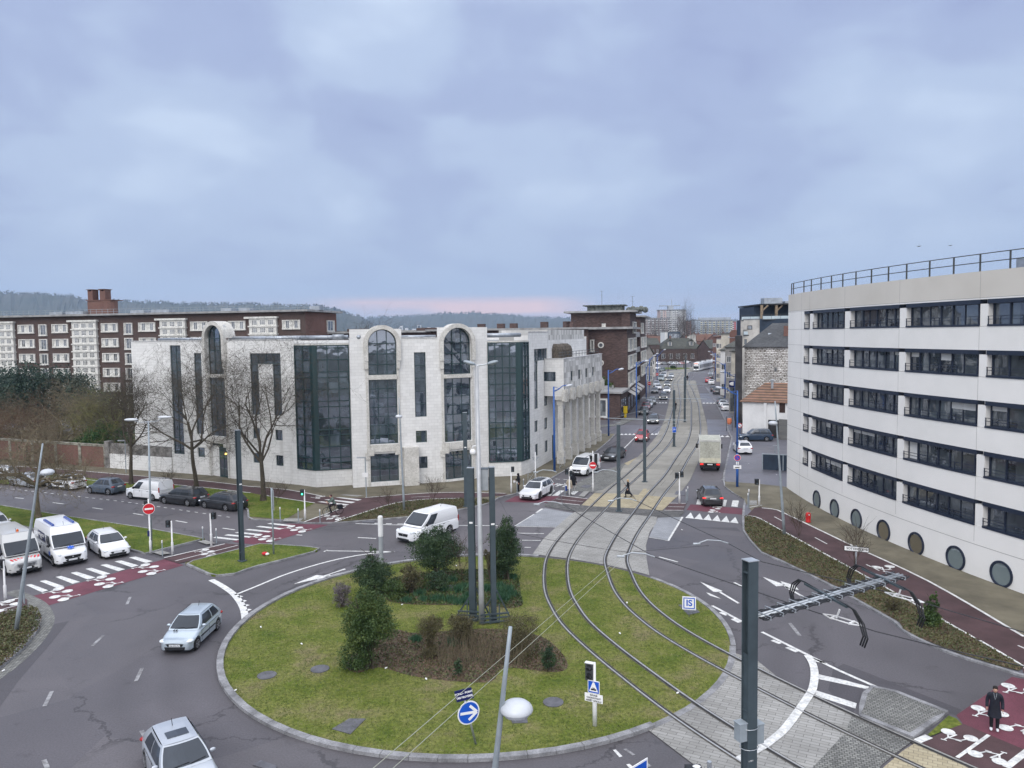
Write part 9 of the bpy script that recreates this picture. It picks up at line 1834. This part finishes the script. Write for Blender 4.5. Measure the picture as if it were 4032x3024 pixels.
for b_,s0,lab in((('N',2020,1340),('N',2018,1272),'by the blue people carrier'),(('N',1897,1030),('N',1896,972),'near the blue shop sign')):
 p=g(*b_,z=.1);root=thing('no_turn_sign',f'round white red-rimmed no-turn sign {lab}','road sign',tuple(p),0,'red-rimmed no-turn signs');nn=facing(p);c=Vector((p.x,p.y,height(p,*s0)))+nn*.1;post(root,p,c.z+.3,.06,BLUEP);m=MB();disc(m,c,.36,nn,0);d_=m.build('red_rim',RED,root);m=MB();disc(m,c,.27,nn,.012);m.build('white_face',TXW,d_);m=MB();rt=Vector((0,0,1)).cross(nn);m.bar(c+nn*.032-rt*.18+Vector((0,0,.18)),c+nn*.032+rt*.18-Vector((0,0,.18)),.05,.004,up=tuple(nn));m.build('symbol',TXK,d_)
p=g('T',481,480,z=.1);root=thing('yield_sign','grey back of a triangular give-way sign on the far left signal post','road sign',(p.x,p.y,.1));c=Vector((p.x,p.y+.06,height(p,'T',478,135)));m=MB();q=[(c.x-.38,c.z+.3),(c.x+.38,c.z+.3),(c.x,c.z-.38)];m.mesh([(x,c.y+o,z)for o in(0,.02)for x,z in q],[(0,2,1),(3,4,5),(0,1,4,3),(1,2,5,4),(2,0,3,5)]);m.build('plate',SIGNB,root);m=MB();m.bar((p.x,p.y,c.z),(c.x,c.y,c.z),.05);m.build('clamp',STEEL,root)
p=g('D',390,655,z=.11);h=height(p,'D',388,573)-.11;root=thing('red_hydrant','red rounded fire hydrant on the pavement below the first portholes','hydrant',tuple(p));m=MB();m.lathe([(.20,0),(.20,.06),(.17,.1),(.20,h*.5),(.20,h*.85),(.14,h*.97),(.03,h)],16,c=p);m.build('casing',mat('hydrant_red',(.50,.02,.02),.4,.05),root,smooth=True);m=MB();m.lathe([(.05,0),(.05,.03)],12,c=p+Vector((0,-.19,h*.8)),ax=(0,-1,0));m.build('badge',TXW,root)
p=g('N',1022,1203,z=.1);root=thing('yellow_postbox','yellow postbox at the corner of the brick shop','postbox',tuple(p));m=MB();YL=mat('postbox_yellow',(.62,.45,.02),.45,.05);m.box(p.x-.33,p.x+.33,p.y-.3,p.y+.3,.9,2.0);m.build('box',YL,root);m=MB();m.box(p.x-.38,p.x+.38,p.y-.34,p.y+.34,2.0,2.08);m.build('lid',YL,root);m=MB();m.box(p.x-.2,p.x+.2,p.y-.15,p.y+.15,.1,.9);m.build('leg',YL,root)
p=g('S',2098,590,z=.1);root=thing('litter_bin','orange litter bin on a black hoop stand on the right kerb','litter bin',tuple(p));m=MB();m.lathe([(.22,1.1),(.34,1.35),(.34,1.85),(.28,2.0)],12,c=(p.x,p.y,0));m.build('bin',mat('orange_bin',(.62,.20,.10),.5,.05),root);m=MB();m.tube([(p.x-.42,p.y,.1),(p.x-.42,p.y,2.3),(p.x+.42,p.y,2.3),(p.x+.42,p.y,.1)],.035,6);m.build('stand',BLACK,root)
for k,(r_,q,zz,lab)in enumerate([('T',((350,540),(468,500)),.1,'on the pavement behind the crossover car'),('T',((905,290),(990,240)),.1,'at the kerb before the first overhang column')]):
 a,b=g(r_,*q[0],z=.1),g(r_,*q[1],z=.1);root=thing('pedestrian_barrier',f'grey crossed pedestrian barrier {lab}','barrier',tuple(a),0,'pedestrian barriers');m=MB();up_=Vector((0,0,1.0));m.tube([a,a+up_,b+up_,b],.028,6);m.tube([a+up_*.12,b+up_*.95],.015,4);m.tube([a+up_*.95,b+up_*.12],.015,4);m.tube([a+up_*.2,b+up_*.2],.015,4);m.build('frame',STEEL,root)
q=at_depth('G',1125,1640,19.5);root=thing('blue_road_sign','tip of a blue and white road sign cut by the lower edge','road sign',(q.x,q.y,0));nn=facing(q,.9);rt=Vector((0,0,1)).cross(nn);zt=at_depth('G',1115,1606,19.5).z;c=Vector((q.x,q.y,zt-.42));m=MB();m.tube([(q.x,q.y,0),(q.x,q.y,zt-.3)],.04,8);m.build('post',WPOST,root);c=c+nn*.06;m=MB();m.obox(c,rt*.36,nn*.01,Vector((0,0,.42)));s_=m.build('panel',TXW,root);m=MB();m.obox(c+nn*.012,rt*.31,nn*.003,Vector((0,0,.37)));m.build('blue_face',SBLUE,s_)
q=at_depth('G',1755,1640,18.5);root=thing('signal_post_top','top of a grey post with a hooded signal lamp at the lower edge','traffic signal',(q.x,q.y,0));zt=at_depth('G',1752,1602,18.5).z;m=MB();m.tube([(q.x,q.y,0),(q.x,q.y,zt)],.055,10);m.build('post',STEEL,root);m=MB();m.ell((q.x-.32,q.y,zt-.16),.13,.10,.07,12,6);m.build('hood',WPOST,root,smooth=True);m=MB();m.box(q.x-.6,q.x-.2,q.y-.1,q.y+.1,zt-.5,zt-.12);m.build('signal_head',BLACK,root)
a,b=g('V',840,820,z=.1),g('V',1365,890,z=.1);root=thing('yard_screen','dark low screen with a grey rim in front of the curved building','fence',tuple(a));m=MB();w_=Wall([a,b+Vector((3,0,0))]);w_.box(m,0,w_.L,.1,1.75,-.05,.05);m.build('panel',NAVYB,root);m=MB();w_.box(m,-.05,w_.L,1.75,1.83,-.08,.08)
for k in range(4):w_.box(m,k*2.1-.04,k*2.1+.06,.1,1.75,.05,.1)
m.build('rail',STEELP,root)
a=g('W',1745,1270,z=.1);b=g('W',1925,1310,z=.1);root=thing('timber_fence','grey slatted fence between the garage and the curved building','fence',tuple(a));w_=Wall([a,b+Vector((2,-.5,0))])
m=MB();w_.box(m,0,w_.L,.1,2.9,-.03,.03);m.build('slats',brickmat('grey_fence_slats',(.16,.16,.16),(.2,.2,.19),(.06,.06,.06),3.0,.18,.02,.8),root)
p=g('V',1115,600,z=.1);root=thing('slim_post','slim grey post with a small lamp head above the dark yard screen','post',tuple(p));m=MB();zt=height(p,'V',1125,305);m.tube([Vector(p),Vector((p.x,p.y,zt))],.05,8);m.build('pole',STEELP,root);m=MB();m.obox((p.x,p.y,zt),(.25,0,0),(0,.06,0),(0,0,.04));m.build('head',STEEL,root)
# ================================================================ PEOPLE
SKIN=mat('skin',(.50,.30,.22),.6,.06);HAIRD=mat('dark_hair',(.015,.012,.011),.7,.1);HAIRB=mat('blond_hair',(.42,.30,.16),.7,.15,6);CLK=mat('black_cloth',(.010,.011,.016),.85,.2,4,.2);CLN=mat('dark_padded_cloth',(.014,.016,.026),.6,.2,5,.3);SHW=mat('white_trainers',(.70,.71,.73),.6,.05);CLB=mat('beige_cloth',(.46,.40,.31),.9,.12,4,.2);CLG=mat('grey_green_cloth',(.11,.15,.13),.85,.15,4,.2);CLL=mat('light_trousers',(.36,.35,.34),.9,.1,4);BLUEBAG=mat('blue_bag',(.02,.08,.42),.5,.05)
def limb(mb,pts,rs,n=10):mb.tube(smooth_path([Vector(p)for p in pts],3),[rs[min(len(rs)-1,k//3)]+(rs[min(len(rs)-1,k//3+1)]-rs[min(len(rs)-1,k//3)])*(k%3)/3 for k in range((len(pts)-1)*3+1)],n)
def body_skin(root,J,s=1.0):
 "one continuous skinned body over the joints J"
 names=['pelvis','belly','chest','neck','head','crown','shl','ell','wrl','hal','shr','elr','wrr','har','hil','knl','anl','tol','hir','knr','anr','tor'];E_=[(0,1),(1,2),(2,3),(3,4),(4,5),(2,6),(6,7),(7,8),(8,9),(2,10),(10,11),(11,12),(12,13),(0,14),(14,15),(15,16),(16,17),(0,18),(18,19),(19,20),(20,21)]
 Rr=[.11,.10,.11,.05,.08,.07,.04,.034,.026,.022,.04,.034,.028,.022,.085,.058,.038,.03,.085,.058,.038,.03];me=bpy.data.meshes.new('body');me.from_pydata([tuple(J[n])for n in names],E_,[]);me.materials.append(SKIN);o=bpy.data.objects.new('body',me);COL.objects.link(o);o.parent=root
 o.modifiers.new('skin','SKIN');bpy.context.view_layer.update();sv=me.skin_vertices[0].data if len(me.skin_vertices)else None
 if sv is None:
  bm_=__import__('bmesh').new();bm_.from_mesh(me);bm_.verts.layers.skin.verify();bm_.to_mesh(me);bm_.free();sv=me.skin_vertices[0].data
 for i,r_ in enumerate(Rr):sv[i].radius=(r_*s,r_*s*(.8 if i in(0,1,2)else 1));sv[i].use_root=(i==0)
 o.modifiers.new('sub','SUBSURF').levels=1;o.modifiers['sub'].render_levels=1
 for p_ in me.polygons:p_.use_smooth=True
 return o
def person(label,p,yaw,h=1.72,pose='stand',top=CLN,legs=CLK,shoes=SHW,hair=HAIRD,coat=.0,hood=False,group=None,long_hair=False,hands=True,face=True,bare_arms=False,armspread=.0,step=0.0):
 root=thing('person',label,'person',(0,0,0),0,group);s=h/1.75;V=lambda x,y,z:Vector((x,y,z))*s
 st=step;J=dict(pelvis=V(0,0,.95),belly=V(0,0,1.10),chest=V(.0,0,1.32),neck=V(.01,0,1.49),head=V(.02,0,1.60),crown=V(.01,0,1.69),hil=V(0,.09,.90),hir=V(0,-.09,.90))
 J.update(knl=V(.03+st*.5,.10,.50),anl=V(0+st*.55,.10,.08),tol=V(.14+st*.6,.11,.03),knr=V(.03-st*.3,-.10,.50),anr=V(-st*.9,-.10,.09+abs(st)*.1),tor=V(.14-st*.85,-.11,.03),shl=V(0,.19,1.42),shr=V(0,-.19,1.42),ell=V(-.03,.245,1.13),elr=V(-.03,-.245,1.13),wrl=V(.05,.255,.88),wrr=V(.05,-.255,.88),hal=V(.07,.26,.80),har=V(.07,-.26,.80))
 if pose=='carry':J.update(elr=V(.02,-.27,1.14),wrr=V(.22,-.22,1.05),har=V(.28,-.18,1.06))
 if pose=='ride':J.update(pelvis=V(-.12,0,1.0),belly=V(-.07,0,1.14),chest=V(.05,0,1.36),neck=V(.11,0,1.52),head=V(.14,0,1.63),crown=V(.13,0,1.72),hil=V(-.1,.09,.96),hir=V(-.1,-.09,.96),knl=V(.32,.11,.82),anl=V(.22,.11,.42),tol=V(.36,.11,.36),knr=V(.24,-.11,.62),anr=V(.08,-.11,.22),tor=V(.22,-.11,.16),shl=V(.05,.18,1.45),shr=V(.05,-.18,1.45),ell=V(.20,.22,1.24),elr=V(.20,-.22,1.24),wrl=V(.42,.22,1.14),wrr=V(.42,-.22,1.14),hal=V(.50,.22,1.13),har=V(.50,-.22,1.13))
 body_skin(root,J,s)
 hc=J['head']+V(.025,0,.0);m=MB();m.ell(hc,.092*s,.075*s,.115*s,16,12);m.ell(hc+V(.088,0,-.01),.022*s,.012*s,.022*s,8,5)
 for y in(-1,1):m.ell(hc+V(-.005,.075*y,-.01),.016*s,.010*s,.028*s,8,5)
 m.build('head',SKIN,root,smooth=True);m=MB()
 for y in(-.032,.032):m.ell(hc+V(.078,y,.015),.010*s,.013*s,.008*s,8,5)
 m.build('eyes',TXK,root);m=MB();m.ell(hc+V(.080,0,-.052),.008*s,.024*s,.007*s,8,5);m.build('mouth',mat('lips',(.30,.09,.08),.6,0),root)
 m=MB();m.ell(hc+V(-.022,0,.030),.100*s,.087*s,.108*s,16,10)
 if long_hair:m.ell(hc+V(-.07,0,-.10),.06*s,.10*s,.18*s,12,8)
 m.build('hair',hair,root,smooth=True)
 if hood:m=MB();m.ell(hc+V(-.03,0,.02),.125*s,.115*s,.14*s,16,10);m.ell(J['neck']+V(-.02,0,.0),.12*s,.13*s,.09*s,14,8);m.build('hood',top,root,smooth=True)
 m=MB();hem=.95-coat;n=16;prof=[(hem,.20+coat*.10,.15+coat*.08),(1.0,.175,.125),(1.12,.165,.12),(1.30,.20,.130),(1.40,.205,.115),(1.45,.16,.10),(1.485,.09,.08),(1.50,.065,.065)];bx=lambda z:(J['pelvis'].x+(J['neck'].x-J['pelvis'].x)*max(0,min(1,(z*s-J['pelvis'].z)/(J['neck'].z-J['pelvis'].z))));dzz=J['pelvis'].z-.95*s
 prof=[q for q in prof if q[0]>=hem];prof=[prof[0]]+[q for q in prof[1:]if q[0]>hem+.03];rings=[[(bx(z)+b*s*_c(2*math.pi*k/n),a*s*_s(2*math.pi*k/n),z*s+dzz)for k in range(n)]for z,a,b in prof];b0_=0
 for r_ in rings:m.v+=r_
 for i_ in range(len(rings)-1):
  for k in range(n):m.f.append((i_*n+k,i_*n+(k+1)%n,(i_+1)*n+(k+1)%n,(i_+1)*n+k));m.m.append(0)
 for sd_ in('l','r'):sg=1 if sd_=='l' else-1;limb(m,[J['sh'+sd_]+V(0,-.07*sg,.0),J['sh'+sd_]+V(0,-.01*sg,-.06),J['el'+sd_],J['wr'+sd_]],[.055*s,.078*s,.064*s,.052*s])
 m.build('coat' if coat>.2 else 'jacket',top,root,smooth=True);m=MB()
 for sd_ in('l','r'):limb(m,[J['hi'+sd_],J['kn'+sd_],J['an'+sd_]],[.098*s,.072*s,.055*s])
 m.build('trousers',legs,root,smooth=True)
 for sd_ in('l','r'):m=MB();a=J['an'+sd_];t=J['to'+sd_];m.ell((a+t)/2+V(0,0,.0)-Vector((0,0,.01)),.145*s,.052*s,.052*s,12,6);m.build('shoe',shoes,root,smooth=True)
 if hands:
  for sd_,sg in(('l',1),('r',-1)):
   w0,h0=J['wr'+sd_],J['ha'+sd_];d=(h0-w0).normalized();sdv=Vector((1,0,0))if abs(d.x)<.7 else Vector((0,0,1));sdv=(sdv-d*sdv.dot(d)).normalized();nn=d.cross(sdv);m=MB();m.ell(w0+d*.055*s,.022*s,.042*s,.050*s,10,6,rot=Matrix((nn,sdv,d)).transposed())
   for k,(o,ln)in enumerate(((-.030,.068),(-.010,.078),(.010,.074),(.029,.056))):a=w0+d*.095*s+sdv*o*s;m.tube([a-d*.02*s,a+d*ln*.5*s,a+d*ln*.82*s+nn*-sg*.018*s,a+d*ln*s+nn*-sg*.034*s],[.0095*s,.0088*s,.008*s,.006*s],6)
   a=w0+d*.045*s+sdv*.035*s;m.tube([a,a+(d*.5+sdv*.6)*.05*s,a+(d*.9+sdv*.62)*.075*s],[.011*s,.0095*s,.007*s],6);m.build('hand',SKIN,root,smooth=True)
 root.location=(p.x,p.y,p.z);root.rotation_euler=(0,0,yaw);return root,J
def yaw_to_cam(p):return math.atan2(-p.y,-p.x)
p=g('H',1960,1335,z=.03);r_,J=person('person in a long black coat and white trainers on the red cycle crossing',p,yaw_to_cam(p)+.05,1.70,top=CLN,legs=CLK,coat=.42)
m=MB();m.tube([J['neck']+Vector((.08,-.05,.0)),J['neck']+Vector((.13,-.02,-.17)),J['neck']+Vector((.135,0,-.24)),J['neck']+Vector((.13,.02,-.17)),J['neck']+Vector((.08,.05,.0))],.006,5,cap=False);m.build('cord',STEEL,r_);m=MB();hc=J['head'];m.ell(hc+Vector((.02,0,.085)),.095,.085,.06,14,8);m.build('fringe',HAIRD,r_,smooth=True)
p=g('T',185,683,z=.1);r_,J=person('hooded person in dark clothes holding a white bag on the left pavement',p,yaw_to_cam(p)-1.2,1.75,'carry',CLK,CLK,CLK,coat=.3,hood=True)
m=MB();m.ell(J['har']+Vector((.03,-.05,-.14)),.12,.08,.17,12,8);m.build('white_bag',TXW,r_,smooth=True)
p=g('T',1070,745,z=.05);r_,J=person('person in a beige coat with a blue bag waiting at the crossing',p,yaw_to_cam(p)+2.6,1.68,'stand',CLB,CLK,CLK,coat=.35,hood=False);m=MB();m.box(-.12,.12,.30,.42,.35,.78);m.build('blue_bag',BLUEBAG,r_)
p=g('T',1138,700,z=.05);person('tall hooded person in a dark parka and pale trousers at the crossing',p,yaw_to_cam(p)+2.9,1.85,'stand',CLK,CLL,SHW,coat=.3,hood=True)
p=g('T',2095,785,z=.06);person('person with blond hair in a long black coat walking across the tram tracks',p,math.pi*.98,1.66,'carry',CLK,CLK,CLK,HAIRB,coat=.62,long_hair=True,step=.42)
p=g('Q',1837,1200,z=.04);person('distant person in dark clothes walking between the tracks',p,1.3,1.75,'stand',CLK,CLK,CLK,step=.3,hands=False);p=g('Q',1070,1530,z=.1);person('person in a long black coat on the pavement by the brick building',p,1.2,1.7,'stand',CLK,CLK,CLK,coat=.5,hands=False)
def bicycle(label,p,yaw,rider_label,top,legs,hair,bags=False,helm=False):
 root=thing('bicycle',label,'bicycle',(0,0,0));S_=.34
 for x in(-.52,.55):
  m=MB();m.tube([(x+S_*_c(t),0,S_+S_*_s(t))for t in[2*math.pi*k/24 for k in range(25)]],.02,6,cap=False);w_=m.build('wheel',TYRE,root,smooth=True);m=MB()
  for k in range(8):t=math.pi*k/8;m.tube([(x+S_*_c(t),0,S_+S_*_s(t)),(x-S_*_c(t),0,S_-S_*_s(t))],.004,3)
  m.build('spokes',STEEL,w_)
 m=MB()
 for a,b in(((-.52,0,S_),(-.05,0,.30)),((-.05,0,.30),(.38,0,.78)),((-.05,0,.30),(-.17,0,.85)),((-.17,0,.80),(-.52,0,S_)),((-.15,0,.74),(.38,0,.74)),((.34,0,.98),(.55,0,S_))):m.tube([a,b],.022,6)
 m.build('frame',BLACK,root);m=MB();m.tube([(.44,-.28,1.08),(.36,-.1,1.02),(.36,.1,1.02),(.44,.28,1.08)],.016,6);m.tube([(.34,0,.98),(.36,0,1.02)],.02,6);m.build('handlebar',BLACK,root);m=MB();m.ell((-.18,0,.90),.14,.08,.04);m.build('saddle',BLACK,root)
 if bags:m=MB();m.box(-.78,-.40,-.24,.24,.45,.78);m.build('pannier',CLK,root)
 root.location=(p.x,p.y,p.z);root.rotation_euler=(0,0,yaw);person(rider_label,p,yaw,1.70,'ride',top,legs,BLACK,hair,hood=False,hands=True)
p=g('B',690,612,z=.105);bicycle('black bicycle with panniers on the path below the zebra crossing',p,math.pi+.45,'cyclist in a grey-green jacket riding the bicycle with panniers',CLG,CLK,mat('plum_hat',(.06,.015,.025),.8,.1),True)
p=g('S',1246,268,z=.04);bicycle('distant dark bicycle beside the tram tracks',p,-1.75,'distant cyclist in dark clothes beside the tram tracks',CLK,CLK,HAIRD)
for k,(x,y)in enumerate(((3618,970),(3742,967))):q=at_depth('P',x,y,140+20*k);m=MB();m.tube([q+Vector((-.5,0,.1)),q+Vector((-.2,0,.02)),q,q+Vector((.2,0,.02)),q+Vector((.5,0,.12))],[.01,.05,.09,.05,.01],5);props(m.build('bird',BLACK,uv=False),('small dark bird high over the curved building, nearer the street','small dark bird high over the curved building, nearer its railing')[k],'bird','birds in the sky')
lt=MB();rr=random.Random(12)
for r_,x,y in(('C',1037,1380),('G',975,488),('F',60,433),('F',1150,790),('F',1290,237),('E',30,812),('E',2050,985),('F',415,580),('I',880,1337),('I',1158,298),('D',548,1095),('H',548,20),('V',540,700),('V',1150,940),('G',1478,1007),('C',1515,745)):p=g(r_,x,y,z=.06);a=rr.uniform(0,3);lt.obox(p+Vector((0,0,.02)),(.055*_c(a),.055*_s(a),.01),(-.03*_s(a),.03*_c(a),0),(0,0,.015))
props(lt.build('litter',WHITE,uv=False),'scattered scraps of white paper on lawn and road','litter',kind='stuff')
